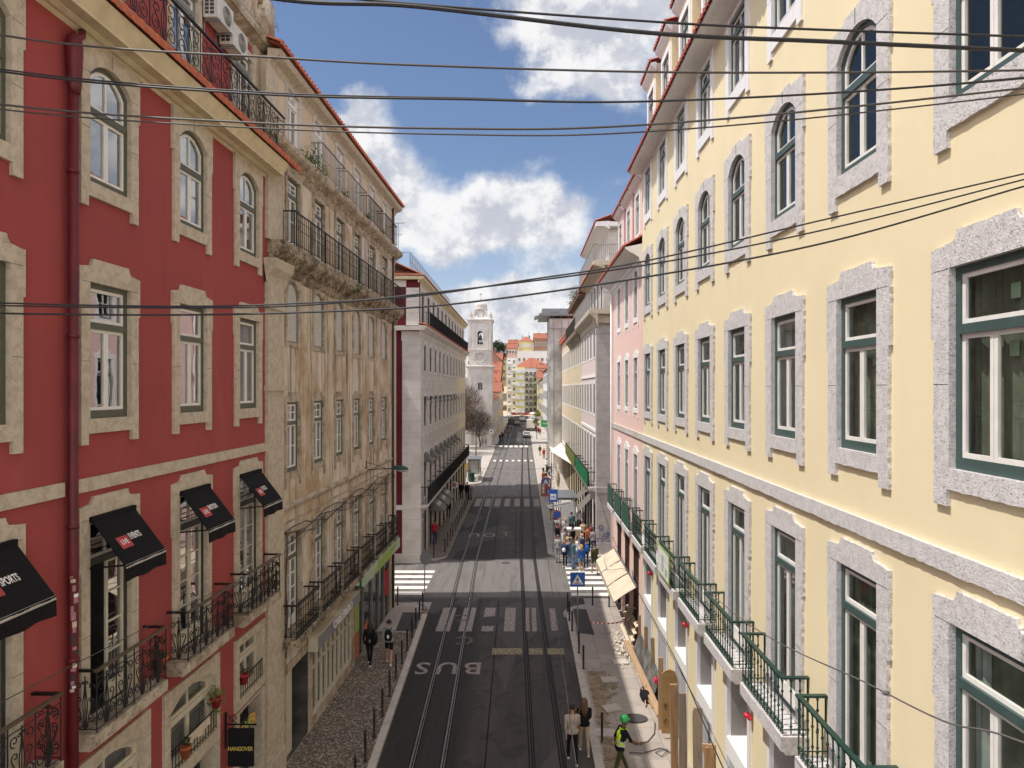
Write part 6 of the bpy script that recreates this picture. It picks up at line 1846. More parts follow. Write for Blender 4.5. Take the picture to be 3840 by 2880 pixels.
BOL = bollard_mesh()
for x, y in [(-4.66, 18.9), (-4.71, 20.3), (-4.75, 21.7), (-4.78, 23.1), (-4.83, 24.6), (-4.88, 26.1), (-4.90, 27.5), (-4.93, 28.9), (-4.97, 30.4), (-4.99, 31.6), (-5.0, 32.8), (-5.05, 34.2)]:
    tag(place('bollard', BOL, None, (x, y, .12)), 'slim black bollard in the long row along the left kerb of the near pavement', 'bollard', 'bollards along the near left kerb')
for i in range(15):
    tag(place('bollard', BOL, None, (-5.33 - .004 * i, 46.3 + 1.75 * i, .12)), 'slim black bollard in the row along the left kerb past the side street', 'bollard', 'bollards along the far left kerb')
for x, y, lab in ((2.46, 21.4, 'black bollard leaning over the lifted slabs beside the green helmeted worker'), (2.37, 27.0, 'black bollard at the edge of the dug earth strip'), (2.32, 28.6, 'black bollard at the foot of the crossing sign pole'),
                  (2.22, 31.2, 'black bollard on the dark patch, nearest of the three by the right kerb corner'), (2.19, 32.6, 'middle black bollard of the three by the right kerb corner'), (2.2, 34.0, 'farthest black bollard of the three by the right kerb corner'),
                  (3.54, 35.0, 'black bollard standing at the near end of the right side street zebra'), (4.35, 34.7, 'black bollard in front of the cream awnings')):
    tag(place('bollard', BOL, None, (x, y, .12)), lab, 'bollard', 'bollards of the right pavement')
for x, y, lab in ((-5.9, 44.9, 'black bollard on the sunlit corner beside the left zebra'), (-7.15, 44.6, 'black bollard against the white corner pilaster'), (-6.45, 35.0, 'black bollard at the shaded end of the left side street zebra')):
    tag(place('bollard', BOL, None, (x, y, .12)), lab, 'bollard', 'bollards at the left corner')


def sign_post(name, loc, H, label, r=.03, rz=0):
    o = empty(name, loc, rz, label, 'traffic sign')
    mb = MB(); mb.tube([(0, .03, 0), (0, .03, H)], r, 8); mb.build('pole', 'pole_grey', o)
    return o


def xz(mb, pts, y, m=0): mb.loops([pts], lambda a, z: (a, y, z), m)


def walker_sign(loc, zc, s, label):
    o = sign_post('crossing_sign', loc, zc + s / 2, label)
    mb = MB(); mb.box(-s / 2, s / 2, -.012, .0, zc - s / 2, zc + s / 2); p = mb.build('panel', 'sign_blue', o)
    mb = MB(); h = s * .40
    xz(mb, [(-s / 2 + .015, zc - s / 2 + .015), (s / 2 - .015, zc - s / 2 + .015), (s / 2 - .015, zc - s / 2 + .03), (-s / 2 + .015, zc - s / 2 + .03)], -.0165)
    xz(mb, [(-h, zc - h * .80), (h, zc - h * .80), (0, zc + h * .92)], -.016); tri = mb.build('triangle', 'sign_white', p)
    mb = MB(); k = s
    f = lambda pts: xz(mb, [(a * k, zc + b * k) for a, b in pts], -.020)
    f([(.035 * math.cos(i * .785) + .0, .115 + .035 * math.sin(i * .785)) for i in range(8)])
    f([(-.045, .075), (.04, .075), (.035, -.07), (-.04, -.07)]); f([(-.04, -.06), (.0, -.07), (-.075, -.21), (-.115, -.20)]); f([(0, -.07), (.04, -.06), (.095, -.20), (.055, -.21)]); f([(-.045, .07), (-.11, -.03), (-.085, -.045), (-.02, .03)]); f([(.04, .07), (.10, -.01), (.075, -.03), (.02, .03)])
    for i in range(5): f([(-.25 + .105 * i, -.29), (-.19 + .105 * i, -.29), (-.165 + .095 * i, -.225), (-.215 + .095 * i, -.225)])
    mb.build('pictogram', 'dark_frame', tri)
    return o


walker_sign((2.43, 30.7, .12), 2.50, .66, 'blue pedestrian crossing sign on a thin pole, nearest on the right pavement')
walker_sign((2.2, 68, .12), 1.85, .62, 'small distant blue pedestrian crossing sign among cafe people')
# bus stop plate
o = sign_post('bus_stop_sign', (2.0, 46.2, .12), 4.4, 'tall blue bus stop plate with a white pictogram box')
mb = MB(); mb.box(-.31, .31, -.03, 0, 3.42, 4.28); p = mb.build('panel', 'sign_blue', o)
mb = MB(); xz(mb, [(-.20, 3.58), (.20, 3.58), (.20, 3.98), (-.20, 3.98)], -.034); q = mb.build('pictogram_box', 'sign_white', p)
mb = MB(); xz(mb, [(-.15, 3.74), (.15, 3.74), (.15, 3.80), (-.15, 3.80)], -.038); mb.build('pictogram', 'sign_blue', q)
# finger board and no parking disc on one pole
o = sign_post('direction_sign', (2.55, 46.8, .12), 3.5, 'pale grey pointing finger board above a round no parking sign')
mb = MB(); pts = [(-.95, 3.04), (-.72, 2.86), (.85, 3.16), (.85, 3.42), (-.74, 3.14)]; xz(mb, pts, -.05); xz(mb, pts, -.02); mb.skirt(pts, lambda a, z: (a, -.02, z), lambda a, z: (a, -.05, z)); p = mb.build('finger_board', 'sign_white', o)
mb = MB(); xz(mb, [(-.68, 3.00), (.72, 3.25), (.72, 3.30), (-.68, 3.05)], -.054); mb.build('line_mark', 'sign_grey', p)
cx, cz = -.26, 2.47
disc = lambda r, n=22: [(cx + r * math.cos(2 * math.pi * i / n), cz + r * math.sin(2 * math.pi * i / n)) for i in range(n)]
mb = MB(); d = disc(.30); xz(mb, d, -.055); xz(mb, d, -.03); mb.skirt(d, lambda a, z: (a, -.03, z), lambda a, z: (a, -.055, z)); mb.bar((cx, -.02, cz), (0, -.02, cz), .04, .03); p = mb.build('round_plate', 'sign_red', o)
mb = MB(); xz(mb, disc(.25), -.058); q = mb.build('disc', 'sign_blue', p)
mb = MB(); mb.bar((cx - .16, -.062, cz + .16), (cx + .16, -.062, cz - .16), .05, .004); mb.build('slash', 'sign_red', q)
mb = MB(); mb.box(cx - .2, cx + .2, -.05, -.03, 1.93, 2.1); mb.build('plate', 'sign_white', o)
# round sign of the left pavement: white ring, mauve centre
o = sign_post('round_sign', (-6.28, 62.0, .12), 2.75, 'round sign with a white ring and a faded mauve centre on the left pavement')
cx, cz = 0, 2.36
mb = MB(); d = disc(.31); xz(mb, d, -.03); xz(mb, d, -.01); mb.skirt(d, lambda a, z: (a, -.01, z), lambda a, z: (a, -.03, z)); p = mb.build('plate', 'sign_white', o)
mb = MB(); xz(mb, disc(.225), -.034); mb.build('disc', 'sign_mauve', p)
# back of a sign at the left corner
o = sign_post('sign_back', (-5.22, 36.0, .12), 2.6, 'grey back of a round traffic sign at the left street corner', .03)
cx, cz = .06, 2.15
mb = MB(); d = [(cx + .31 * math.cos(2 * math.pi * i / 20), cz + .36 * math.sin(2 * math.pi * i / 20)) for i in range(20)]; xz(mb, d, .0); xz(mb, d, .02); mb.skirt(d, lambda a, z: (a, .02, z), lambda a, z: (a, 0, z)); mb.build('plate', 'sign_grey', o)
# blue and white round sign at the square
o = sign_post('round_sign', (-6.1, 129, .12), 3.4, 'round white sign with a blue centre before the church')
cx, cz = 0, 3.0
mb = MB(); xz(mb, disc(.42), -.03); p = mb.build('plate', 'sign_white', o)
mb = MB(); xz(mb, disc(.2), -.034); mb.build('disc', 'sign_blue', p)

# shelters, kiosk, lamp post, bins of the square and of the right pavement
def shelter(loc, rz, label, roof='tin_roof', frame='kiosk_green'):
    o = empty('bus_shelter', loc, rz, label, 'bus shelter')
    mb = MB(); mb.box(-.75, .75, -2.0, 2.0, 2.45, 2.6); mb.box(-.8, .8, -2.05, 2.05, 2.58, 2.64); mb.build('roof', roof, o)
    mb = MB()
    for y in (-1.9, 0, 1.9): mb.box(.62, .70, y - .04, y + .04, 0, 2.45)
    for y in (-1.9, 1.9): mb.box(-.65, -.58, y - .03, y + .03, 0, 2.45)
    mb.build('frame', frame, o)
    mb = MB(); mb.quad((.66, -1.85, .3), (.66, 1.85, .3), (.66, 1.85, 2.3), (.66, -1.85, 2.3)); mb.build('pane', 'glass_far', o)
    mb = MB(); mb.box(.2, .58, -1.4, 1.4, .42, .48); mb.box(.36, .42, -1.2, -1.1, 0, .42); mb.box(.36, .42, 1.1, 1.2, 0, .42); mb.build('bench', 'pole_grey', o)
    mb = MB(); mb.box(-.55, .60, -1.99, -1.90, .5, 2.2); mb.build('ad_panel', 'sign_white', o)


shelter((3.35, 55.0, .12), 0, 'grey roofed bus shelter on the right pavement behind the signs')
shelter((-6.0, 84.0, .12), math.pi, 'dark green glazed shelter on the sunny square at the left', 'tin_roof')
o = empty('lamp_post', (-6.2, 89, .12), 0, 'tall dark lamp post standing on the square before the bare trees', 'lamp post')
mb = MB(); mb.lathe([(.16, 0), (.16, .5), (.09, .7), (.07, 3), (.05, 8.2)], (0, 0, 0), 8); mb.tube([(0, 0, 8.1), (.3, 0, 8.5), (.9, 0, 8.6)], .035, 6); mb.build('pole', 'kiosk_green', o)
mb = MB(); mb.box(.75, 1.3, -.12, .12, 8.5, 8.62); mb.build('lamp_head', 'sign_grey', o)
o = empty('litter_bin', (-6.2, 81.4, .12), 0, 'dark green litter bin by the square kerb', 'bin')
mb = MB(); mb.lathe([(.3, 0), (.34, .1), (.36, .95), (.40, .97), (.40, 1.05), (.2, 1.12), (.02, 1.13)], (0, 0, 0), 12); mb.build('body', 'kiosk_green', o)
mb = MB(); mb.box(-.2, .2, -.42, -.36, .72, .88); mb.build('slot', 'dark_frame', o)
o = empty('notice_board', (-7.3, 79.0, .12), 0, 'white notice board standing behind the dark rider', 'board')
mb = MB(); mb.box(-.75, .75, -.04, .04, .75, 1.75); mb.build('panel', 'sign_white', o)
mb = MB(); mb.box(-.6, -.54, -.03, .03, 0, .75); mb.box(.54, .6, -.03, .03, 0, .75); mb.build('leg', 'pole_grey', o)
mb = MB()
for i in range(6): mb.box(-.5 + .17 * (i % 3), -.38 + .17 * (i % 3), -.045, -.041, 1.05 + .3 * (i // 3), 1.25 + .3 * (i // 3))
mb.build('poster', 'sign_grey', o)
o = empty('kiosk', (-8.6, 92, .12), 0, 'small yellow and dark glass kiosk on the square', 'kiosk')
mb = MB(); mb.box(-1, 1, -1, 1, 0, 1.0); mb.box(-1, 1, -1, 1, 2.3, 2.5); mb.build('body', 'kiosk_yellow', o)
mb = MB(); mb.box(-.95, .95, -.95, .95, 1.0, 2.3); mb.build('glazing', 'car_glass', o)
mb = MB(); mb.lathe([(1.6, 2.5), (1.5, 2.6), (.8, 2.95), (.1, 3.2)], (0, 0, 0), 8); mb.build('roof', 'tin_roof', o)


def chair(loc, rz, mt, label, group):
    o = empty('cafe_chair', loc, rz, label, 'chair', group)
    mb = MB(); mb.box(-.2, .2, -.2, .2, .44, .48); mb.build('seat', mt, o)
    mb = MB(); mb.box(-.2, .2, .18, .22, .55, .9); mb.build('backrest', mt, o)
    for sx in (-1, 1):
        for sy in (-1, 1): mb = MB(); mb.box(sx * .18 - .015, sx * .18 + .015, sy * .18 - .015, sy * .18 + .015, 0, .9 if sy > 0 else .44); mb.build('leg', 'pole_grey', o)


for i, (x, y, rz) in enumerate(((-5.75, 86.5, .4), (-5.6, 88.4, 2.6), (-5.9, 90.6, 1.2))):
    chair((x, y, .12), rz, 'cloth_orange', 'orange brown cafe chair by the sunny kerb of the square', 'cafe chairs of the square')
for i, (x, y, rz) in enumerate(((2.6, 82, 0), (3.3, 83.5, 2), (2.7, 88, 1), (3.4, 90, 3))):
    chair((x, y, .12), rz, 'cloth_black', 'dark cafe chair on the sunlit right pavement beyond the signs', 'cafe chairs of the right pavement')


def cafe_parasol(loc, label):
    o = empty('cafe_parasol', loc, 0, label, 'parasol')
    mb = MB(); mb.lathe([(.05, 2.5), (.14, 2.2), (.2, 1.6), (.12, .95)], (0, 0, 0), 8); mb.build('canopy', 'cloth_tan', o)
    mb = MB(); mb.tube([(0, 0, 0), (0, 0, 2.6)], .03, 6); mb.lathe([(.3, 0), (.3, .3), (.06, .32)], (0, 0, 0), 8); mb.build('pole', 'kiosk_yellow', o)


cafe_parasol((3.6, 71, .12), 'folded brown parasol in a yellow base on the right pavement')
# arched rack of posters behind the far crossing sign
o = empty('postcard_rack', (2.35, 70.5, .12), 0, 'round topped rack of colourful cards behind the far crossing sign', 'rack')
mb = MB(); mb.prism([arch(.55, 2.0, .5)], -.05, .05, 0, True)
for v in range(len(mb.v)): x, y, z = mb.v[v]; mb.v[v] = (y, x, z)
mb.build('panel', 'cloth_orange', o)
rr = random.Random(2)
for i in range(3):
    for j in range(4): mb = MB(); mb.box(-.42 + .3 * i, -.2 + .3 * i, -.065, -.055, .3 + .36 * j, .58 + .36 * j); mb.build('card', rr.choice(['sign_white', 'sign_blue', 'cloth_red', 'canvas_cream']), o)
# white shade sail over the far terrace
o = empty('shade_sail', (0, 0, 0), 0, 'large white triangular shade sail over the right pavement terrace', 'awning')
A, B_, C_, D_ = Vector((4.84, 62, 4.05)), Vector((3.25, 80, 3.85)), Vector((3.40, 101, 3.6)), Vector((4.86, 100, 4.35))
mb = MB(); n = 12; vs = []
for j in range(n + 1):
    for i in range(n + 1):
        s, t = i / n, j / n; q = (A * (1 - s) + B_ * s) * (1 - t) + (D_ * (1 - s) + C_ * s) * t; q.z -= .35 * math.sin(math.pi * s) * math.sin(math.pi * t); vs.append(q)
mb.add(vs, [(j * (n + 1) + i, j * (n + 1) + i + 1, (j + 1) * (n + 1) + i + 1, (j + 1) * (n + 1) + i) for j in range(n) for i in range(n)]); mb.build('sheet', 'canvas_white', o, True)
mb = MB()
for q in (B_, C_): mb.tube([(q.x, q.y, .12), tuple(q)], .04, 6)
mb.build('pole', 'pole_grey', o)
# green projecting sign far along the right facades
o = empty('projecting_sign', (3.3, 100, 5.6), 0, 'bright green projecting shop sign far along the right facades', 'sign')
mb = MB(); mb.box(-.75, .75, -.1, .1, 0, 1.0); mb.build('panel', 'helmet_green', o)
mb = MB(); mb.box(-.5, .5, -.12, -.1, .4, .6); mb.build('mark', 'pale_lime', o)

# ------------------------------------------------------------------ things on the red front
o = empty('hanging_sign', LW(0, 16.15, 0), 0, 'black hanging bar sign with gold lettering on a scrolled iron bracket', 'sign')
mb = MB(); mb.box(.10, .70, -.035, .035, 2.28, 3.16); p = mb.build('panel', 'cloth_black', o)
me = text_mesh('HANGOVER', .135, 'lettering', 'letter_gold', extrude=.002, xs=.80, bold=.003); q = place('lettering', me, p, (.40, -.040, 2.70)); q.rotation_euler = (R(90), 0, 0)
mb = MB(); mb.box(.02, .06, -.02, .02, 2.7, 3.55); mb.bar((.04, 0, 3.26), (.76, 0, 3.26), .025, .03); mb.tube([(a, 0, z) for a, z in spiral(.2, 3.38, .1, 0, 1.3)], .011, 4)
for x in (.2, .6): mb.tube([(x, 0, 3.15), (x, 0, 3.26)], .008, 4)
mb.tube([(.04, 0, 3.5), (.3, 0, 3.28)], .011, 4); mb.build('bracket', 'black_iron', o)


def pot(loc, mt, label, plant='leaf_green', rad=.16, n=90, trail=0, s=1.0):
    o = empty('flower_pot', loc, 0, label, 'flower pot')
    mb = MB(); mb.lathe([(.075 * s, 0), (.115 * s, .20 * s), (.13 * s, .20 * s), (.13 * s, .245 * s), (.10 * s, .245 * s), (.09 * s, .2 * s)], (0, 0, 0), 12); mb.build('pot', mt, o, True)
    mb = MB(); rr = random.Random(n + int(loc[1] * 10)); foliage_tuft(mb, (0, 0, .30 * s), rad, n, .06, 0, rr, .8)
    for i in range(trail):
        a = rr.uniform(0, 6.28); foliage_tuft(mb, (.17 * math.cos(a), .2 * math.sin(a), .12 - .06 * i), .07, 16, .05, 0, rr)
    mb.build('foliage', plant, o)


pot(LW(.14, 15.45, 3.98), 'pot_red', 'red pot of trailing yellowish plant at the far end of the low balcony rail', 'leaf_yellow', .2, 130, 5)
pot(LW(.12, 14.15, 3.55), 'terracotta', 'orange terracotta pot hung near the middle of the low balcony rail', 'moss', .10, 40)
pot(LW(.10, 17.0, 3.85), 'pot_red', 'red pot hung on the small railing above the bar doorway', 'moss', .10, 40)
pot(LW(.14, 13.2, 5.76), 'terracotta', 'leafy potted plant on the awning balcony beside the pipe' if False else 'potted plant standing on the end of the balcony above the low flower rail', 'leaf_green', .14, 60)
pot(LW(.12, 11.6, 3.60), 'terracotta', 'bushy green pot plant at the bottom edge under the middle balcony', 'leaf_green', .18, 110)
o = empty('folded_cloth', LW(.09, 14.75, 3.84), LEFT_ROT, 'pale patterned cloth hung over the low balcony rail', 'cloth')
mb = MB(); vs = []; n = 8
for i in range(n + 1):
    y = -.45 + .9 * i / n; w = .015 * math.sin(i * 1.7)
    vs += [(.03 + w, y, -.12 + .04 * math.sin(i)), (.025, y, .07), (-.02, y, .07), (-.03, y, -.10)]
mb.add(vs, [(4 * i + k, 4 * i + 4 + k, 4 * i + 5 + k, 4 * i + 1 + k) for i in range(n) for k in range(3)]); mb.build('sheet', 'canvas_cream', o)


def ac(loc, rz, label):
    o = empty('air_conditioner', loc, rz, label, 'air conditioner', 'air conditioners of the red top floor')
    mb = MB(); mb.box(.06, .38, -.42, .42, 0, .56); mb.build('body', 'ac_white', o)
    mb = MB(); n = 22; cc = [(.22 * math.cos(2 * math.pi * i / n) + .10, .28 + .22 * math.sin(2 * math.pi * i / n)) for i in range(n)]; mb.loops([cc], lambda a, z: (.384, a, z)); f = mb.build('fan_grille', 'ac_dark', o)
    mb = MB()
    for i in range(5): mb.tube([(.388, .10 + .045 * (i + .6) * math.cos(2 * math.pi * k / 16), .28 + .045 * (i + .6) * math.sin(2 * math.pi * k / 16)) for k in range(17)], .005, 4)
    mb.build('grille_ring', 'ac_white', f)
    mb = MB()
    for i in range(5):
        for j in range(2): mb.box(.10 + .12 * j, .19 + .12 * j, -.424, -.419, .07 + .09 * i, .14 + .09 * i)
    mb.build('side_slot', 'ac_dark', o)
    for y in (-.3, .3): mb = MB(); mb.box(.0, .40, y - .02, y + .02, -.05, 0); mb.box(.0, .03, y - .02, y + .02, -.3, 0); mb.build('bracket', 'pole_grey', o)


ac(LW(-.30, 16.05, 19.72), LEFT_ROT, 'nearer and higher air conditioning unit with a square grille under the balustrade')
ac(LW(-.30, 16.85, 19.50), LEFT_ROT, 'lower air conditioning unit partly hidden behind the first one')
# street lamp arm on the ochre front
o = empty('wall_lamp', LW(0, 29.3, 7.72), LEFT_ROT, 'dark street lamp on a long arm reaching out from the ochre building', 'lamp')
mb = MB(); mb.tube([(.0, 0, 0), (.5, 0, .04), (1.3, 0, .06)], .022, 6); mb.tube([(0, 0, .35), (.9, 0, .06)], .012, 5); mb.box(-.01, .04, -.08, .08, -.15, .4); mb.build('arm', 'black_iron', o)
mb = MB(); mb.box(1.2, 1.5, -.12, .12, .02, .18); mb.lathe([(.05, .18), (.14, .12), (.17, .02)], (1.55, 0, 0), 10, 0, 1.8, 1); mb.build('lamp_head', 'kiosk_green', o)
mb = MB(); mb.lathe([(.16, .02), (.13, -.05), (.03, -.09)], (1.58, 0, 0), 10, 0, 1.7, 1); mb.build('lens', 'curtain_grey', o, True)
# rooftop aerials
def aerial(loc, H, label, n=7, L=1.2, rz=0.0):
    o = empty('tv_aerial', loc, rz, label, 'aerial')
    mb = MB(); mb.tube([(0, 0, 0), (0, 0, H)], .022, 5); mb.build('mast', 'sign_grey', o)
    mb = MB(); mb.bar((-L / 2, 0, H - .1), (L / 2, 0, H + .05), .02, .02)
    for i in range(n): x = -L / 2 + L * i / (n - 1); mb.bar((x, -.3, H - .1 + .15 * i / (n - 1)), (x, .3, H - .1 + .15 * i / (n - 1)), .012, .012)
    mb.bar((-.25, 0, H - .75), (.25, 0, H - .75), .02, .02); mb.bar((-.25, -.25, H - .75), (-.25, .25, H - .75), .012, .012); mb.bar((.25, -.25, H - .75), (.25, .25, H - .75), .012, .012); mb.build('antenna_bar', 'sign_grey', o)


aerial((-8.15, 44.4, 18.6), 3.4, 'tall television aerial on a mast over the orange roof of the white corner building', 7, .9, .7)
aerial(LW(-.1, 19.0, 21.3), .75, 'small television aerial on the corner pier of the red balustrade', 6, .8, .2)
# red wrapped lamps between the green balconies
for y, lab in ((14.6, 'nearest red wrapped wall lamp under the green balconies'), (20.25, 'middle red wrapped wall lamp under the green balconies'), (25.9, 'farthest red wrapped wall lamp under the green balconies'), (8.9, 'red wrapped wall lamp low on the yellow wall at the right edge')):
    o = empty('wall_lamp', (4.88, y, 4.14), math.pi, lab, 'lamp', 'red wrapped lamps')
    mb = MB(); mb.ball((.10, 0, .08), .078, 8, 0, 1, .9, .8); mb.ball((.05, .02, .03), .055, 6); mb.add([(.18, -.03, .05), (.2, .02, .03), (.14, .01, -.22), (.12, -.02, -.2)], [(0, 1, 2, 3)]); mb.build('wrapping', 'plastic_red', o)
    mb = MB(); mb.tube([(-.02, 0, .05), (.08, 0, .06)], .03, 6); mb.build('stem', 'sign_grey', o)
# green letting board tied to a balcony
o = empty('letting_board', (4.9 - .56, 21.2, 5.42), math.pi, 'white and lime bordered board tied to a green balcony railing', 'board')
mb = MB(); mb.box(-.01, .01, -.85, .85, -.1, .82); mb.build('panel', 'lime_panel', o)
mb = MB(); mb.box(.01, .014, -.79, .79, -.04, .76); p = mb.build('face', 'sign_white', o)
mb = MB(); mb.box(.014, .017, -.2, .1, .1, .6); mb.box(.014, .017, .3, .6, .05, .3); mb.build('mark', 'pale_lime', p)

# ------------------------------------------------------------------ building works along the yellow wall
def timber_post(base, top, w, t, mt, label):
    o = place('timber_post', None); mb = MB(); mb.bar((0, 0, 0), tuple(Vector(top) - Vector(base)), w, t, 0, (0, 1, 0)); C.objects.unlink(o); bpy.data.objects.remove(o)
    q = place('timber_post', mb.mesh('timber_post', [mt]), None, base); tag(q, label, 'timber', 'timbers against the yellow wall')


timber_post((4.30, 19.4, .12), (4.28, 19.5, 2.76), .20, .10, 'timber', 'thick timber post nearest the green helmeted worker')
timber_post((4.47, 19.2, .12), (4.49, 19.3, 2.60), .19, .10, 'timber_grey', 'middle of the three timber posts standing side by side')
timber_post((4.62, 19.6, .12), (4.62, 19.7, 2.32), .14, .08, 'timber', 'shortest of the three timber posts standing side by side')
timber_post((4.46, 22.2, .12), (4.48, 22.3, 2.42), .16, .06, 'plank', 'flat board standing beside the round topped chipboard')
timber_post((4.48, 17.6, .12), (4.60, 18.0, 2.78), .22, .10, 'timber_grey', 'leaning timber with a splintered top by the second shop opening')
timber_post((4.74, 17.4, .12), (4.74, 17.45, 2.05), .22, .12, 'timber', 'timber under a short cross board at the bottom edge')
timber_post((4.58, 17.5, 2.0), (4.90, 17.4, 2.02), .22, .05, 'plank', 'short cross board nailed on top of a timber')
timber_post((4.80, 25.4, .12), (4.83, 25.6, 1.85), .12, .08, 'timber_grey', 'short timber before the grey panel, nearest of the far three')
timber_post((4.82, 26.9, .12), (4.83, 27.0, 1.80), .12, .08, 'timber', 'second short timber of the far three')
timber_post((4.83, 28.4, .12), (4.84, 28.5, 1.75), .12, .08, 'timber_grey', 'farthest short timber beside the pallet slats')
o = empty('chipboard_panel', (4.62, 21.6, .30), 0, 'orange chipboard panel with a rounded top and black marks', 'panel')
mb = MB(); prof = [(-.25, 0), (.25, 0), (.25, 1.72), (.17, 1.95), (0, 2.03), (-.14, 1.98), (-.25, 1.9)]; mb.loops([prof], lambda a, z: (a, -.02, z)); mb.loops([prof], lambda a, z: (a, .02, z)); mb.skirt(prof, lambda a, z: (a, .02, z), lambda a, z: (a, -.02, z)); p = mb.build('board', 'osb', o)
mb = MB()
for z0 in (.30, .78):
    for a, c in (((-.19, z0), (-.10, z0 + .2)), ((-.10, z0), (-.17, z0 + .22)), ((-.19, z0 + .12), (-.08, z0 + .15))): mb.bar((a[0], -.024, a[1]), (c[0], -.024, c[1]), .02, .004)
mb.build('paint_mark', 'dark_frame', p)
mb = MB(); mb.bar((4.42, 29.4, .34), (4.52, 22.6, .38), .24, .05); tag(mb.build('plank', 'plank'), 'long plank lying along the works by the sunny strip', 'plank')
mb = MB()
vs = [(4.58, 24.2, .16), (4.84, 24.2, 1.05), (4.84, 28.6, 1.05), (4.58, 28.6, .16)]; mb.add(vs, [(0, 1, 2, 3)]); mb.add([(x + .03, y, z - .02) for x, y, z in vs], [(0, 3, 2, 1)]); tag(mb.build('metal_sheet', 'sheet_metal'), 'scuffed grey metal sheet leaning on the yellow wall', 'sheet')
o = empty('pallet', (4.52, 28.8, .14), 0, 'pallet of pale slats leaning against the wall before the awnings', 'pallet')
for i in range(4): mb = MB(); mb.bar((.02 + .085 * i, 0, .12 + .30 * i), (.02 + .085 * i, 2.9, .12 + .30 * i), .03, .15, 0, (1, 0, .3)); mb.build('slat', 'canvas_cream', o)
for y in (.3, 1.5, 2.6): mb = MB(); mb.bar((.05, y, .0), (.33, y, 1.15), .05, .05); mb.build('batten', 'plank', o)
# rubble heap, loose slabs, dark drain lid, bucket, hoses
mb = MB(); rr = random.Random(6)
for i in range(230):
    a = rr.gauss(0, .22); c = rr.gauss(0, 1.0); s = rr.uniform(.02, .075); x, y = 4.22 + a, 29.0 + c
    z = .12 + max(0, .25 - abs(a) * .5 - abs(c) * .12) * rr.random()
    q = Matrix.Rotation(rr.uniform(0, 3), 3, Vector((rr.random(), rr.random(), rr.random() + .1)).normalized())
    vs = [Vector((x, y, z)) + q @ Vector((sx * s, sy * s * .8, sz * s * .5)) for sz in (-1, 1) for sy in (-1, 1) for sx in (-1, 1)]
    mb.add(vs, [(0, 2, 3, 1), (4, 5, 7, 6), (0, 1, 5, 4), (2, 6, 7, 3), (0, 4, 6, 2), (1, 3, 7, 5)])
tag(mb.build('rubble', 'rubble_pale'), 'heap of broken pale stone by the end of the plank', 'rubble', kind='stuff')
for x, y, rz, lab in ((3.25, 25.9, .1, 'loose slab at the step of the dug strip'), (2.62, 21.9, -.1, 'pale slab lying by the kerb next to the leaning bollard'), (3.05, 23.6, .3, 'small broken slab on the earth bed'), (3.9, 27.6, .05, 'slab edge lifted in the sunny strip')):
    mb = MB(); mb.box(-.3, .3, -.24, .24, 0, .06); tag(place('loose_slab', mb.mesh('loose_slab', ['kerb_stone']), None, (x, y, .13), rz), lab, 'slab', 'loose paving slabs')
mb = MB(); mb.lathe([(.40, 0), (.42, .03), (.36, .05), (.30, .035), (.05, .05), (.01, .05)], (0, 0, 0), 20, 0, 1.05, .75)
tag(place('drain_lid', mb.mesh('drain_lid', ['dark_plate']), None, (3.72, 22.9, .13)), 'dark round lid lying on the slabs behind the worker', 'lid')
o = empty('bucket', (4.66, 24.0, .95), 0, 'crumpled red plastic bag hung at the end of the grey sheet', 'bag')
mb = MB(); mb.ball((0, 0, 0), .085, 7, 0, 1, .8, 1.3); mb.ball((.03, .02, -.08), .06, 6); mb.tube([(0, 0, .08), (.02, 0, .2)], [.035, .012], 6); mb.build('bag', 'plastic_red', o); o.name = 'plastic_bag'
for k, (pts, r, mt, lab) in enumerate(([[(4.35, 22.6, .16), (4.2, 21.9, .15), (3.9, 21.4, .15), (3.5, 21.2, .15), (3.3, 21.4, .15)], .014, 'rubber_hose', 'thin dark cable curling over the slabs behind the worker'],
                                       [[(4.5, 20.6, .2), (4.3, 20.9, .16), (4.0, 20.75, .15), (4.15, 20.5, .16), (4.4, 20.8, .2), (4.2, 21.0, .15), (3.6, 20.7, .15), (3.2, 20.75, .15)], .016, 'cable_grey', 'grey hose looped at the foot of the timber posts'])):
    mb = MB(); mb.tube(pts, r, 5); tag(mb.build('hose', mt), lab, 'hose')
o = empty('tool_pile', (4.33, 24.3, .13), 0, 'dark pile of tools and bags beside the plank', 'tools')
mb = MB(); mb.ball((0, 0, .15), .22, 7, 0, .9, 1.6, .8); mb.ball((.05, .5, .1), .16, 6); mb.build('bag', 'cloth_black', o)
mb = MB(); mb.bar((-.1, -.6, .05), (.1, .6, .34), .035, .035); mb.bar((.12, -.7, .05), (-.08, .3, .30), .03, .03); mb.build('tool_handle', 'plank', o)
mb = MB(); n = 18; vs = []
for i in range(n + 1): t = i / n; x = 2.95 + 1.75 * t; y = 30.2 + .3 * t; z = .85 - .12 * math.sin(math.pi * t); vs += [(x, y, z), (x, y, z + .07)]
mb.add(vs, [(2 * i, 2 * i + 2, 2 * i + 3, 2 * i + 1) for i in range(n)], 0)
for i in range(len(mb.m)): mb.m[i] = i % 2
tag(mb.build('barrier_tape', ['tape_red', 'sign_white']), 'red and white barrier tape stretched across the right pavement', 'tape')
# white display counter by the crowd
o = empty('display_counter', (3.55, 48.2, .12), 0, 'cream boxy counter standing among the crowd', 'counter')
mb = MB(); mb.box(-.42, .42, -.3, .3, 0, 1.15); mb.build('body', 'canvas_cream', o)
mb = MB(); mb.box(-.5, .5, -.38, .38, 1.15, 1.25); mb.build('top', 'sign_white', o)

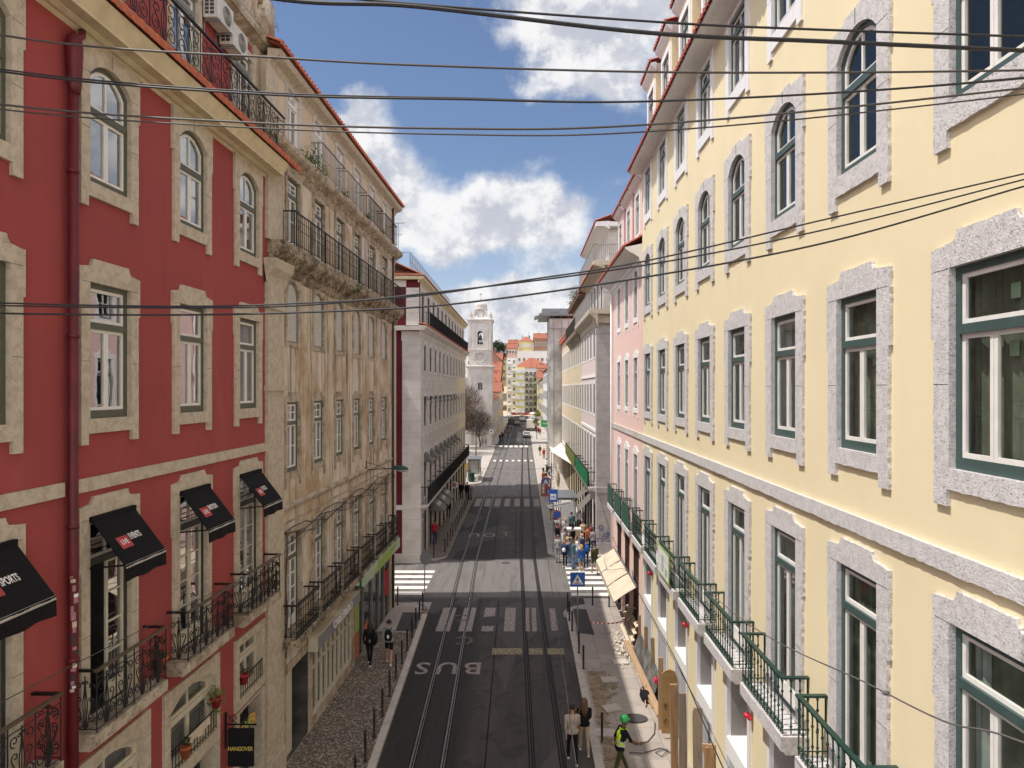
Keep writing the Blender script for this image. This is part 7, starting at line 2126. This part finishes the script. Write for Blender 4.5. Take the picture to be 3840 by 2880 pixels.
# ------------------------------------------------------------------ overhead cables
def wire(pts, r, mt, label, n=40, cat='cable', grp=None, knots=()):
    """smooth cable through the given points"""
    P = [Vector(q) for q in pts]; out = []
    for i in range(len(P) - 1):
        p0 = P[max(0, i - 1)]; p1, p2 = P[i], P[i + 1]; p3 = P[min(len(P) - 1, i + 2)]
        for j in range(10):
            t = j / 10; t2, t3 = t * t, t ** 3
            out.append(.5 * ((2 * p1) + (p2 - p0) * t + (2 * p0 - 5 * p1 + 4 * p2 - p3) * t2 + (3 * p1 - p0 - 3 * p2 + p3) * t3))
    out.append(P[-1])
    mb = MB(); mb.tube(out, r, 6)
    for q in knots: mb.ball(q, r * 3.2, 6, 0, 1.6, 1, 1)
    tag(mb.build('cable', mt), label, cat, grp)


Wz = lambda x, y, Y=6.0: ((x - 1131) * Y / 1475, Y, 11.2 - (y - 840) * Y / 1475)
SPANS = [  # measured sag curves of the spans between the two fronts, six metres out
    ([(-7.30, 15.75), (-4.6, 15.10), (-2.26, 14.64), (-.94, 14.56), (1.09, 14.33), (2.72, 14.25), (4.90, 14.15)], .018, 'cable_black', 'thickest black cable, topmost of the high spans at the right edge'),
    ([(-7.30, 15.35), (-4.6, 14.95), (-1.63, 14.64), (1.09, 14.43), (2.52, 14.36), (4.90, 14.28)], .010, 'cable_black', 'thin cable running just above the thickest black one'),
    ([(-7.30, 15.0), (-4.6, 14.31), (-2.0, 14.10), (-.53, 14.03), (1.09, 13.985), (2.72, 13.98), (4.4, 14.0), (4.90, 14.03)], .0094, 'cable_tan', 'tan cable, third down of the high spans across the sky'),
    ([(-7.30, 14.50), (-4.6, 13.99), (-2.32, 13.79), (-.53, 13.745), (.90, 13.722), (2.72, 13.80), (4.4, 13.93), (4.90, 14.0)], .0094, 'cable_black', 'dark cable, fourth down of the high spans across the sky'),
    ([(-7.30, 14.12), (-4.6, 13.70), (-2.32, 13.535), (-.53, 13.486), (.70, 13.50), (2.3, 13.62), (4.4, 13.844), (4.90, 13.91)], .0094, 'cable_tan', 'lowest cable of the high group, just over the far roofs'),
    ([(-7.30, 12.06), (-4.6, 11.955), (-2.97, 11.925), (-1.96, 11.953), (-.94, 12.015), (0, 12.152), (1.09, 12.327), (2.72, 12.705), (4.4, 13.09), (4.90, 13.20)], .0078, 'cable_black', 'upper cable of the low trio crossing the yellow wall'),
    ([(-7.30, 12.02), (-4.6, 11.932), (-2.32, 11.918), (-.94, 12.03), (1.01, 12.278), (2.72, 12.615), (4.4, 13.04), (4.90, 13.16)], .0078, 'cable_black', 'middle cable of the low trio crossing the yellow wall'),
    ([(-7.30, 11.92), (-4.6, 11.863), (-2.97, 11.85), (-1.59, 11.885), (-.53, 11.955), (1.09, 12.185), (2.72, 12.50), (4.4, 12.98), (4.90, 13.10)], .0094, 'cable_black', 'lowest cable of the low trio crossing the yellow wall')]
for pts, r, mt, lab in SPANS: wire([(x, 6.0, z) for x, z in pts], r, mt, lab, grp='cables across the street')
for k, dz in ((0, .035), (3, .03), (4, -.035)):
    pts, r, mt, lab = SPANS[k]; wire([(x, 6.05, z + dz + .01 * math.sin(i)) for i, (x, z) in enumerate(pts)], .007, mt, 'thin strand twisted along the ' + lab.split(',')[0].replace(' crossing the yellow wall', '').replace(' of the high group', ''), grp='cables across the street')
wire([(.74, -3, 5.86), (.75, 6, 5.80), (.76, 12, 5.80), (.76, 23, 5.86), (.76, 45, 5.80), (.6, 80, 5.84)], .0075, 'cable_tan', 'pale tram wire hanging above the right hand rails', cat='wire')
wire([(-5.37, 7, 7.98), (-5.85, 11.5, 7.45), (-6.2, 17.5, 6.95), (-6.85, 24, 6.9)], .006, 'cable_tan', 'thin pale wire slanting past the red balconies at lower left', cat='wire')
wire([(3.3, 1.5, 9.55), (2.95, 4.0, 9.12), (2.92, 5.5, 8.75), (3.16, 12, 7.74), (4.7, 30, 6.5)], .0065, 'cable_grey', 'thin wire with a knot slanting before the yellow wall', cat='wire', knots=[(2.92, 5.5, 8.75)])
wire([(4.85, 30.5, 3.1), (4.80, 29.0, 2.72), (4.02, 18, 4.05), (3.5, 12, 4.55), (3.0, 6, 5.3)], .013, 'cable_black', 'dark cable dropping from the cream awnings past the timbers', cat='wire')
wire([(4.93, 46.0, 4.6), (4.9, 40, 3.4), (4.82, 33, 2.85), (4.8, 29.2, 2.75)], .012, 'cable_black', 'dark cable sagging from the stone corner to the awnings', cat='wire')
wire([(4.86, 36.0, 2.95), (4.2, 35.2, 2.55), (4.1, 33.2, 2.42), (4.7, 32.2, 2.72), (4.84, 31.0, 2.78)], .010, 'cable_black', 'loop of black cable lying over the cream awnings', cat='wire')
wire([(-6.5, 44, 6.3), (-2, 44.5, 6.0), (1, 44.8, 5.95), (4.9, 45.6, 6.4)], .008, 'cable_black', 'span wire over the side street crossing', cat='wire')
wire([(-6.65, 60, 6.5), (.7, 60, 5.9), (4.9, 60, 6.4)], .008, 'cable_black', 'span wire farther down the street above the middle zebra', cat='wire')
# ------------------------------------------------------------------ people: one continuous surface grown over a posed skeleton
def person(loc, heading, label, top='cloth_navy', legs='cloth_denim', shoes='shoe_dark', skin='skin_light', hair='hair_dark', hair_len=0, h=1.74, pose='stand',
           bare_arms=False, shorts=False, skirt=False, fine=False, extras=None, seed=0, lean=0.0, twist=0.0, cap=None, coat=False):
    rr = random.Random(seed); S = h / 1.74; V = Vector
    mats = ['skin', 'top', 'legs', 'shoes', 'eye', 'mouth']
    seg = []
    def sg(a, b, ra, rb, m): seg.append((V(a), V(b), ra, rb, m))
    ph = {'stand': 0.03, 'walk': .30, 'stride': .46, 'sit': 0}[pose]
    hipz = .92 if pose != 'stride' else .885
    ch = V((0, lean * .42, 1.30)); nk = V((0, lean * .55, 1.46)); hd = V((0, lean * .66 + .015, 1.605))
    # trunk
    wide = 1.08 if coat else 1.0
    sg((-.075, 0, hipz + .02), (.075, 0, hipz + .02), .115 * wide, .115 * wide, 2)
    sg((0, .0, hipz + .02), (0, lean * .15, 1.08), .128 * wide, .122 * wide, 1)
    sg((-.05, lean * .15, 1.10), (-.075, ch.y, ch.z), .105 * wide, .125 * wide, 1); sg((.05, lean * .15, 1.10), (.075, ch.y, ch.z), .105 * wide, .125 * wide, 1)
    sg((-.165, nk.y - .01, 1.385), (.165, nk.y - .01, 1.385), .068, .068, 1); sg((-.08, ch.y, 1.34), (.08, ch.y, 1.34), .115, .115, 1)
    sg((0, nk.y - .01, 1.40), (0, nk.y, 1.50), .062, .054, 0)
    # head: skull, jaw, nose, ears, eyes, mouth
    fwd = V((math.sin(twist), math.cos(twist), 0)); sd = V((fwd.y, -fwd.x, 0))
    sg(hd + V((0, 0, .02)) - fwd * .018, hd + V((0, 0, .03)) + fwd * .012, .092, .086, 0); sg(hd + fwd * .035 - V((0, 0, .05)), hd + fwd * .055 - V((0, 0, .085)), .056, .040, 0)
    sg(hd + fwd * .092 + V((0, 0, .012)), hd + fwd * .112 - V((0, 0, .022)), .010, .015, 0)
    for s in (-1, 1):
        sg(hd + sd * s * .090 + V((0, 0, .015)), hd + sd * s * .096 - V((0, 0, .02)), .016, .012, 0)
        sg(hd + sd * s * .033 + fwd * .088 + V((0, 0, .02)), hd + sd * s * .036 + fwd * .088 + V((0, 0, .02)), .011, .011, 4)
    sg(hd - sd * .018 + fwd * .094 - V((0, 0, .052)), hd + sd * .018 + fwd * .094 - V((0, 0, .052)), .008, .008, 5)
    # legs
    lm = 0 if (shorts or skirt) else 2
    for s, sw in ((-1, ph), (1, -ph)):
        hip = V((s * .09, 0, hipz - .03)); L1, L2 = .42, .42
        if sw > 0: a1, a2 = sw, sw - .10
        else: a1, a2 = sw * .75, sw * 1.35
        knee = hip + V((s * .008, math.sin(a1) * L1, -math.cos(a1) * L1)); ank = knee + V((0, math.sin(a2) * L2, -math.cos(a2) * L2))
        if ank.z < .075: ank.z = .075
        sg(hip, hip.lerp(knee, .55), .088, .070, 2); sg(hip.lerp(knee, .55), knee, .070, .053, lm if shorts else lm)
        if lm == 0: sg(hip, hip.lerp(knee, .62), .092, .078, 2)
        sg(knee, knee.lerp(ank, .38), .053, .055, lm); sg(knee.lerp(ank, .38), ank, .055, .038 if lm == 0 else .045, lm)
        dn = -.12 if (sw < -.15) else (.05 if sw > .15 else 0)
        sg(ank + V((0, -.035, -.035)), ank + V((s * .012, .145, -.045 + dn * .6)), .042, .036, 3); sg(ank, ank + V((0, -.02, -.03)), .040, .042, 3)
        if abs(sw) < .1: pass
    # arms and hands
    am = 0 if bare_arms else 1
    for s, sw in ((-1, -ph), (1, ph)):
        shd = V((s * .185, nk.y - .01, 1.385)); A1, A2 = .285, .25
        ab = extras.get('arm_out', .10) if extras else .10
        b = sw * 1.15; el = shd + V((s * math.sin(ab) * A1, math.sin(b) * A1, -math.cos(b) * math.cos(ab) * A1))
        bend = .25 + abs(ph) * .8
        if extras and extras.get('bent') == s: bend = 1.5
        c = b + bend; wr = el + V((-s * .02, math.sin(c) * A2, -math.cos(c) * A2))
        sg(shd, el, .058, .045, 1); sg(el, wr, .044, .031, am)
        d = (wr - el).normalized(); x = V((0, 1, 0)) if abs(d.y) < .8 else V((0, 0, 1)); x = (x - d * x.dot(d)).normalized(); nrm = d.cross(x)
        palm = wr + d * .085
        sg(wr, palm - x * .018, .026, .022, 0); sg(wr + d * .03, palm + x * .022, .024, .020, 0)
        lens = (.072, .082, .076, .058)
        for i, off in enumerate((.034, .012, -.011, -.032)):
            k0 = palm + x * off; k1 = k0 + d * lens[i] * .55; k2 = k1 + (d * .75 + nrm * s * -.5) * lens[i] * .5
            sg(k0, k1, .0115, .0105, 0); sg(k1, k2, .0105, .009, 0)
        th0 = wr + d * .028 + x * .026; th1 = th0 + (x * .75 + d * .65) * .045; sg(th0, th1, .014, .012, 0); sg(th1, th1 + d * .032, .012, .010, 0)
    # surface
    mb = MB()
    for a, b, ra, rb, m in seg:
        d = b - a; L = d.length
        if L < 1e-5: d = V((0, 0, 1)); L = 1e-5
        d.normalize(); n = 8
        pts = [a - d * ra * .95, a - d * ra * .6, a, b, b + d * rb * .6, b + d * rb * .95]
        mb.tube(pts, [ra * .25, ra * .8, ra, rb, rb * .8, rb * .25], n)
    me = mb.mesh('body_raw', ['skin_light'])
    tmp = bpy.data.objects.new('body_raw', me); C.objects.link(tmp)
    md = tmp.modifiers.new('remesh', 'REMESH'); md.mode = 'VOXEL'; md.voxel_size = .0085 if fine else .017; md.use_smooth_shade = True
    sm = tmp.modifiers.new('smooth', 'SMOOTH'); sm.iterations = 3; sm.factor = .5
    bpy.context.view_layer.update(); dg = bpy.context.evaluated_depsgraph_get()
    out = bpy.data.meshes.new_from_object(tmp.evaluated_get(dg)); bpy.data.objects.remove(tmp); bpy.data.meshes.remove(me)
    out.name = 'person'; out.materials.clear()
    for k in (skin, top, legs, shoes, 'hair_dark', 'lamp_red' if False else 'skin_dark' if skin == 'skin_light' else 'hair_dark'): out.materials.append(M(k))
    import numpy as np
    co = np.empty(len(out.vertices) * 3, dtype=np.float32); out.vertices.foreach_get('co', co); co = co.reshape(-1, 3)
    best = np.full(len(co), 1e9, dtype=np.float32); idx = np.zeros(len(co), dtype=np.int32)
    for a, b, ra, rb, m in seg:
        a_, b_ = np.array(a, dtype=np.float32), np.array(b, dtype=np.float32); d = b_ - a_; L2 = max(float(d @ d), 1e-9)
        t = np.clip((co - a_) @ d / L2, 0, 1); dist = np.linalg.norm(co - (a_ + t[:, None] * d), axis=1) - (ra + (rb - ra) * t)
        if m in (4, 5): dist -= .004
        k = dist < best; best[k] = dist[k]; idx[k] = m
    # jumper hem decided by height so that it ends cleanly
    hem = .80 if coat else .885
    core = np.abs(co[:, 0]) < .20
    idx[core & (idx == 2) & (co[:, 2] > hem)] = 1
    idx[(np.abs(co[:, 0]) < .14) & (idx == 1) & (co[:, 2] < hem - .01)] = 2
    mi = np.empty(len(out.polygons), dtype=np.int32)
    first = np.array([p.vertices[0] for p in out.polygons]); mi[:] = idx[first]
    out.polygons.foreach_set('material_index', mi)
    out.polygons.foreach_set('use_smooth', [True] * len(out.polygons))
    o = place('person', out, None, loc, heading); o.scale = (S, S, S)
    tag(o, label, 'person')
    # hair
    hb = MB(); hc = hd + V((0, 0, .035)) - fwd * .014
    n1, n2 = 9, 14; vs = []
    for i in range(n1 + 1):
        ph_ = (math.pi * .56) * i / n1
        for k in range(n2):
            a = 2 * math.pi * k / n2; dv = V((math.sin(ph_) * math.cos(a), math.sin(ph_) * math.sin(a), math.cos(ph_)))
            f = dv.dot(fwd); r = .105
            if f > .45 and ph_ > .8: r = .082
            vs.append(hc + dv * (r + rr.uniform(-.003, .003)))
    hb.add(vs, [(i * n2 + k, i * n2 + (k + 1) % n2, (i + 1) * n2 + (k + 1) % n2, (i + 1) * n2 + k) for i in range(n1) for k in range(n2)])
    if hair_len:
        for i in range(11):
            a = math.pi * (.10 + .80 * i / 10); q = hc + sd * math.cos(a) * .088 - fwd * math.sin(a) * .088
            hb.tube([q + V((0, 0, .03)), q - V((0, 0, .10)) - fwd * .01, q - V((0, 0, .10 + hair_len * .5)) - fwd * .035 + sd * rr.uniform(-.01, .01), q - V((0, 0, .10 + hair_len)) - fwd * .03], [.03, .034, .032, .012], 6)
    if cap: hm = cap
    else: hm = hair
    hb.build('helmet' if cap else 'hair', hm, o, True)
    if cap:
        cb = MB(); cb.lathe([(.132, .02), (.125, .035), (.118, .05), (.112, .09), (.085, .135), (.04, .155), (.005, .16)], tuple(hc), 16); cb.build('helmet_shell', cap, o, True)
        cb = MB(); cb.loops([[(-.09, 0), (.09, 0), (.06, .07), (-.06, .07)]], lambda a, b: tuple(hc + sd * a + fwd * (b + .10) + V((0, 0, .025)))); cb.build('peak', cap, o)
    return o, hd, fwd, sd


def backpack(o, mt, patch=None, y=-.15):
    mb = MB(); mb.lathe([(.03, -.22), (.13, -.20), (.15, -.05), (.14, .12), (.08, .20), (.02, .22)], (0, y - .06, 1.20), 12, 0, 1.0, .62); b = mb.build('backpack', mt, o, True)
    mb = MB()
    for s in (-1, 1): mb.tube([(s * .10, y + .02, 1.40), (s * .12, y + .14, 1.45), (s * .13, y + .26, 1.34), (s * .13, y + .20, 1.12), (s * .12, y + .05, 1.05)], .016, 5)
    mb.build('strap', mt, b)
    if patch: mb = MB(); mb.ball((0, y - .145, 1.17), .06, 6, 0, .8, .25, 1.4); mb.build('patch', patch, b)


def shoulder_bag(o, mt, s=1, z=1.02, size=.17):
    mb = MB(); mb.ball((s * .24, -.03, z), size, 8, 0, .45, .9, 1.15); b = mb.build('bag', mt, o, True)
    mb = MB(); mb.tube([(s * .24, .03, z + .15), (s * .20, .03, 1.44), (s * .14, -.06, 1.45), (s * .23, -.10, z + .15)], .012, 5); mb.build('strap', mt, b)


N = 0.0   # heading: 0 walks away down the street (+Y)
# near people
o, *_ = person((1.46, 20.45, .01), .05, 'man in a tan shirt and black trousers walking away on the road edge', 'cloth_shirt', 'cloth_black', 'shoe_white', hair='hair_dark', pose='walk', fine=True, seed=1)
o, *_ = person((1.86, 20.95, .01), .05, 'long haired woman in a black jacket and beige trousers beside the man in tan', 'cloth_black', 'cloth_tan', 'shoe_white', hair='hair_brown', hair_len=.34, h=1.70, pose='walk', fine=True, seed=2)
shoulder_bag(o, 'bag_mustard', -1, 1.05, .2)
o, *_ = person((2.72, 19.35, .12), -1.25, 'worker in a yellow reflective vest and green helmet striding to the right', 'cloth_black', 'cloth_olive', 'shoe_dark', 'skin_dark', h=1.76, pose='stride', fine=True, bare_arms=True, lean=.22, cap='helmet_green', seed=3, twist=-.25)
mb = MB()
rings = [(.94, .155, .125, 0.02), (1.05, .150, .128, .03), (1.18, .160, .138, .06), (1.30, .178, .142, .085), (1.39, .165, .120, .11), (1.455, .105, .085, .12)]
vs = []; n = 18
for z, rx, ry, yy in rings:
    for k in range(n): a = 2 * math.pi * k / n; vs.append((rx * math.cos(a), yy + ry * math.sin(a), z))
mb.add(vs, [(i * n + k, i * n + (k + 1) % n, (i + 1) * n + (k + 1) % n, (i + 1) * n + k) for i in range(len(rings) - 1) for k in range(n)])
vest = mb.build('reflective_vest', 'hivis', o, True)
mb = MB()
for z0, z1, rx, ry, yy in ((.985, 1.025, .158, .131, .024), (1.09, 1.13, .157, .136, .042)):
    vs = []
    for k in range(n): a = 2 * math.pi * k / n; vs += [(rx * math.cos(a), yy + ry * math.sin(a), z0), (rx * math.cos(a), yy + ry * math.sin(a), z1)]
    mb.add(vs, [(2 * k, 2 * ((k + 1) % n), 2 * ((k + 1) % n) + 1, 2 * k + 1) for k in range(n)])
mb.build('band', 'reflective', vest, True)
o, *_ = person((-6.18, 27.4, .12), -.08, 'dark haired woman all in black with a big black bag on the left pavement', 'cloth_black', 'cloth_black', 'shoe_white', hair='hair_dark', hair_len=.30, h=1.72, pose='walk', fine=True, coat=True, seed=4, twist=-.5)
shoulder_bag(o, 'cloth_black', 1, 1.08, .22)
mb = MB(); mb.ball((.05, -.165, 1.02), .05, 6, 0, .7, .2, 1.4); mb.build('logo_patch', 'cloth_grey', o)
o, *_ = person((-5.42, 27.5, .12), .05, 'young man in a grey hoodie, black shorts and backpack on the left pavement', 'cloth_grey', 'cloth_black', 'shoe_white', hair='hair_dark', h=1.78, pose='walk', fine=True, shorts=True, seed=5)
backpack(o, 'cloth_black', 'cloth_white')
mb = MB(); mb.ball((0, -.08, 1.45), .10, 7, 0, 1.1, .8, .6); mb.build('hood', 'cloth_grey', o)
# the crowd on the right corner
CROWD = [
    (2.22, 43.96, -.5, 'person in a grey jacket and grey trousers at the left edge of the crowd', dict(top='cloth_grey', legs='cloth_grey', h=1.80, hair='hair_brown')),
    (2.60, 42.80, 2.6, 'person in a navy top and black trousers with a white bag in front', dict(top='cloth_navy', legs='cloth_black', shoes='shoe_white', h=1.74)),
    (2.93, 43.30, .9, 'person in pale blue jeans and a denim jacket in the middle of the crowd', dict(top='cloth_denim', legs='cloth_denim', shoes='shoe_white', h=1.72)),
    (3.12, 42.50, -2.0, 'short haired person in a teal jacket facing the crowd', dict(top='cloth_teal', legs='cloth_denim', h=1.80)),
    (3.55, 41.85, .3, 'blond woman in a blue patterned top and denim skirt, nearest to the zebra', dict(top='cloth_blue', legs='cloth_denim', skirt=True, hair='hair_blond', hair_len=.22, h=1.66, shoes='shoe_white')),
    (4.30, 41.35, .15, 'man in an olive hoodie and shorts walking at the right end of the crowd', dict(top='cloth_olive', legs='cloth_olive', shorts=True, h=1.82, pose='walk', coat=True)),
    (3.92, 42.85, .2, 'dark clothed person carrying a bright blue backpack', dict(top='cloth_black', legs='cloth_navy', h=1.76)),
    (3.40, 43.80, 1.8, 'person in a white top half hidden in the middle of the crowd', dict(top='cloth_white', legs='cloth_denim', h=1.70)),
    (3.80, 44.30, -1.2, 'bald man in a dark blue coat behind the blue backpack', dict(top='cloth_navy', legs='cloth_black', h=1.80, hair='skin_light')),
    (3.00, 45.20, 2.9, 'woman with long brown hair in a beige coat behind the crowd', dict(top='cloth_tan', legs='cloth_black', hair='hair_brown', hair_len=.25, h=1.68, coat=True)),
    (4.40, 46.60, .6, 'person in an orange top near the stone corner', dict(top='cloth_orange', legs='cloth_navy', h=1.74, bare_arms=True)),
    (4.72, 47.60, -2.4, 'person in a dark red top right of the orange one', dict(top='cloth_red', legs='cloth_black', h=1.70)),
    (3.05, 49.60, .1, 'person in a white shirt standing by the no parking sign', dict(top='cloth_white', legs='cloth_denim', h=1.74, hair='hair_blond', hair_len=.15)),
    (3.60, 51.30, .1, 'tall person in a grey green jacket walking away behind the counter', dict(top='cloth_teal', legs='cloth_black', h=1.84, pose='walk')),
    (2.55, 49.20, 3.0, 'person in a pink and white top below the finger board', dict(top='sign_mauve', legs='cloth_white', h=1.68, hair='hair_brown')),
    (2.75, 45.60, 1.2, 'person in a grey vest beside the no parking pole', dict(top='cloth_grey', legs='cloth_navy', bare_arms=True, h=1.76)),
    (4.25, 48.60, -.4, 'dark haired person in a brown coat beside the counter', dict(top='cloth_tan', legs='cloth_black', h=1.72)),
    (2.45, 52.6, .2, 'person in a black coat walking away left of the shelter', dict(top='cloth_black', legs='cloth_navy', h=1.75, pose='walk', coat=True)),
    (4.35, 53.5, 2.8, 'person in a white top by the shop doors right of the shelter', dict(top='cloth_white', legs='cloth_black', h=1.68, hair='hair_brown', hair_len=.2)),
    (2.35, 47.3, -1.0, 'person in black with a grey scarf just below the bus stop plate', dict(top='cloth_black', legs='cloth_grey', h=1.78)),
    (3.35, 46.4, .8, 'dark haired person in a black top between counter and crowd', dict(top='cloth_black', legs='cloth_denim', h=1.73)),
    (4.70, 45.9, .0, 'person in grey leaning by the graffiti of the stone corner', dict(top='cloth_grey', legs='cloth_navy', h=1.74)),
    (2.40, 57.5, .1, 'person in a navy jacket beyond the shelter near the kerb', dict(top='cloth_navy', legs='cloth_tan', h=1.74, pose='walk'))]
for i, (x, y, a, lab, kw) in enumerate(CROWD):
    o, *_ = person((x, y, .12 if y > 45.4 else .01), a, lab, seed=20 + i, **kw)
    if 'blue backpack' in lab and 'carrying' in lab: backpack(o, 'cloth_blue')
    if 'white bag' in lab: mb = MB(); mb.ball((.0, .17, 1.12), .13, 7, 0, 1, .5, 1.1); mb.build('bag', 'cloth_white', o)
FARP = [(-6.35, 48.8, .2, 'person in a red jacket and dark trousers close to the left wall', dict(top='cloth_red', legs='cloth_navy', h=1.72)),
        (-6.45, 58.5, .1, 'person with a white bag on the left pavement under the grey awnings', dict(top='cloth_black', legs='cloth_navy', h=1.72, pose='walk')),
        (-6.25, 68.6, 2.9, 'person all in black beside the rider on the left pavement', dict(top='cloth_black', legs='cloth_black', h=1.76, coat=True)),
        (-8.0, 133.2, 0, 'left one of two people strolling before the church wall', dict(top='cloth_grey', legs='cloth_navy', h=1.76, pose='walk')),
        (-7.4, 133.4, .2, 'right one of two people strolling before the church wall', dict(top='cloth_tan', legs='cloth_black', h=1.70, pose='walk')),
        (2.7, 113, 0, 'person in an olive coat standing far along the right pavement', dict(top='cloth_olive', legs='cloth_tan', h=1.76)),
        (3.2, 108, 3, 'person in a dark red coat far along the right pavement', dict(top='cloth_red', legs='cloth_black', h=1.72)),
        (2.9, 84.5, 1.5, 'dark clothed cafe guest on the sunlit right pavement', dict(top='cloth_black', legs='cloth_navy', h=1.7)),
        (3.5, 86.0, -1.5, 'cafe guest in a grey coat on the sunlit right pavement', dict(top='cloth_grey', legs='cloth_black', h=1.7)),
        (2.3, 78.5, .4, 'person in a brown jacket near the far zebra at right', dict(top='cloth_orange', legs='cloth_black', h=1.72)),
        (3.1, 92.0, 2.2, 'person in a white shirt among the far cafe chairs', dict(top='cloth_white', legs='cloth_black', h=1.72)),
        (-4.9, 142, 0, 'left dark figure by the facades beyond the church', dict(top='cloth_black', legs='cloth_black', h=1.76)),
        (-4.5, 146, .2, 'right dark figure by the facades beyond the church', dict(top='cloth_black', legs='cloth_navy', h=1.76))]
for i, (x, y, a, lab, kw) in enumerate(FARP): person((x, y, .12), a, lab, seed=60 + i, **kw)
# passers-by of the far market, copies of four walkers
proto = [q for q in C.objects if q.name.startswith('person') and q.parent is None and q.get('label', '').startswith(('person in a dark red coat', 'person in a white shirt among', 'dark clothed cafe', 'person in an olive coat'))]
rr = random.Random(15)
for i in range(26):
    q = copy_tree(proto[i % len(proto)]); s_ = -1 if i % 3 == 0 else 1
    y = rr.uniform(150, 236); q.location = ((-4.3 if s_ < 0 else 3.1) + rr.uniform(-.8, .9), y, .12); q.rotation_euler = (0, 0, rr.uniform(0, 6.28))
    tag(q, 'tiny passer-by among the traffic and parasols at the far end of the street', 'person', 'far passers-by')
# rider with a bicycle
o, *_ = person((-5.62, 68.0, .12), .0, 'person in black wheeling a bicycle at the end of the left kerb', 'cloth_black', 'cloth_black', 'shoe_dark', h=1.80, pose='stand', coat=True, seed=90)
o = empty('bicycle', (-5.22, 68.0, .12), 0, 'grey bicycle held by the person in black', 'bicycle')
for y in (-.52, .52):
    mb = MB(); mb.tube([(0, y + .33 * math.cos(2 * math.pi * k / 20), .34 + .33 * math.sin(2 * math.pi * k / 20)) for k in range(21)], .018, 5); w = mb.build('wheel', 'tyre', o)
    mb = MB()
    for k in range(8): mb.tube([(0, y, .34), (0, y + .32 * math.cos(k * .785), .34 + .32 * math.sin(k * .785))], .004, 3)
    mb.build('spoke', 'pole_grey', w)
mb = MB(); F = lambda *p: mb.tube([(0, a, z) for a, z in p], .018, 5)
F((-.52, .34), (-.12, .32), (.38, .80), (-.18, .78), (-.12, .32)); F((-.52, .34), (-.18, .78), (-.22, .95)); F((.52, .34), (.38, .80), (.36, 1.0)); mb.build('frame', 'pole_grey', o)
mb = MB(); mb.box(-.07, .07, -.34, -.08, .94, 1.0); mb.build('saddle', 'dark_frame', o)
mb = MB(); mb.tube([(-.28, .28, 1.02), (-.1, .37, 1.03), (.1, .37, 1.03), (.28, .28, 1.02)], .014, 5); mb.build('handlebar', 'dark_frame', o)
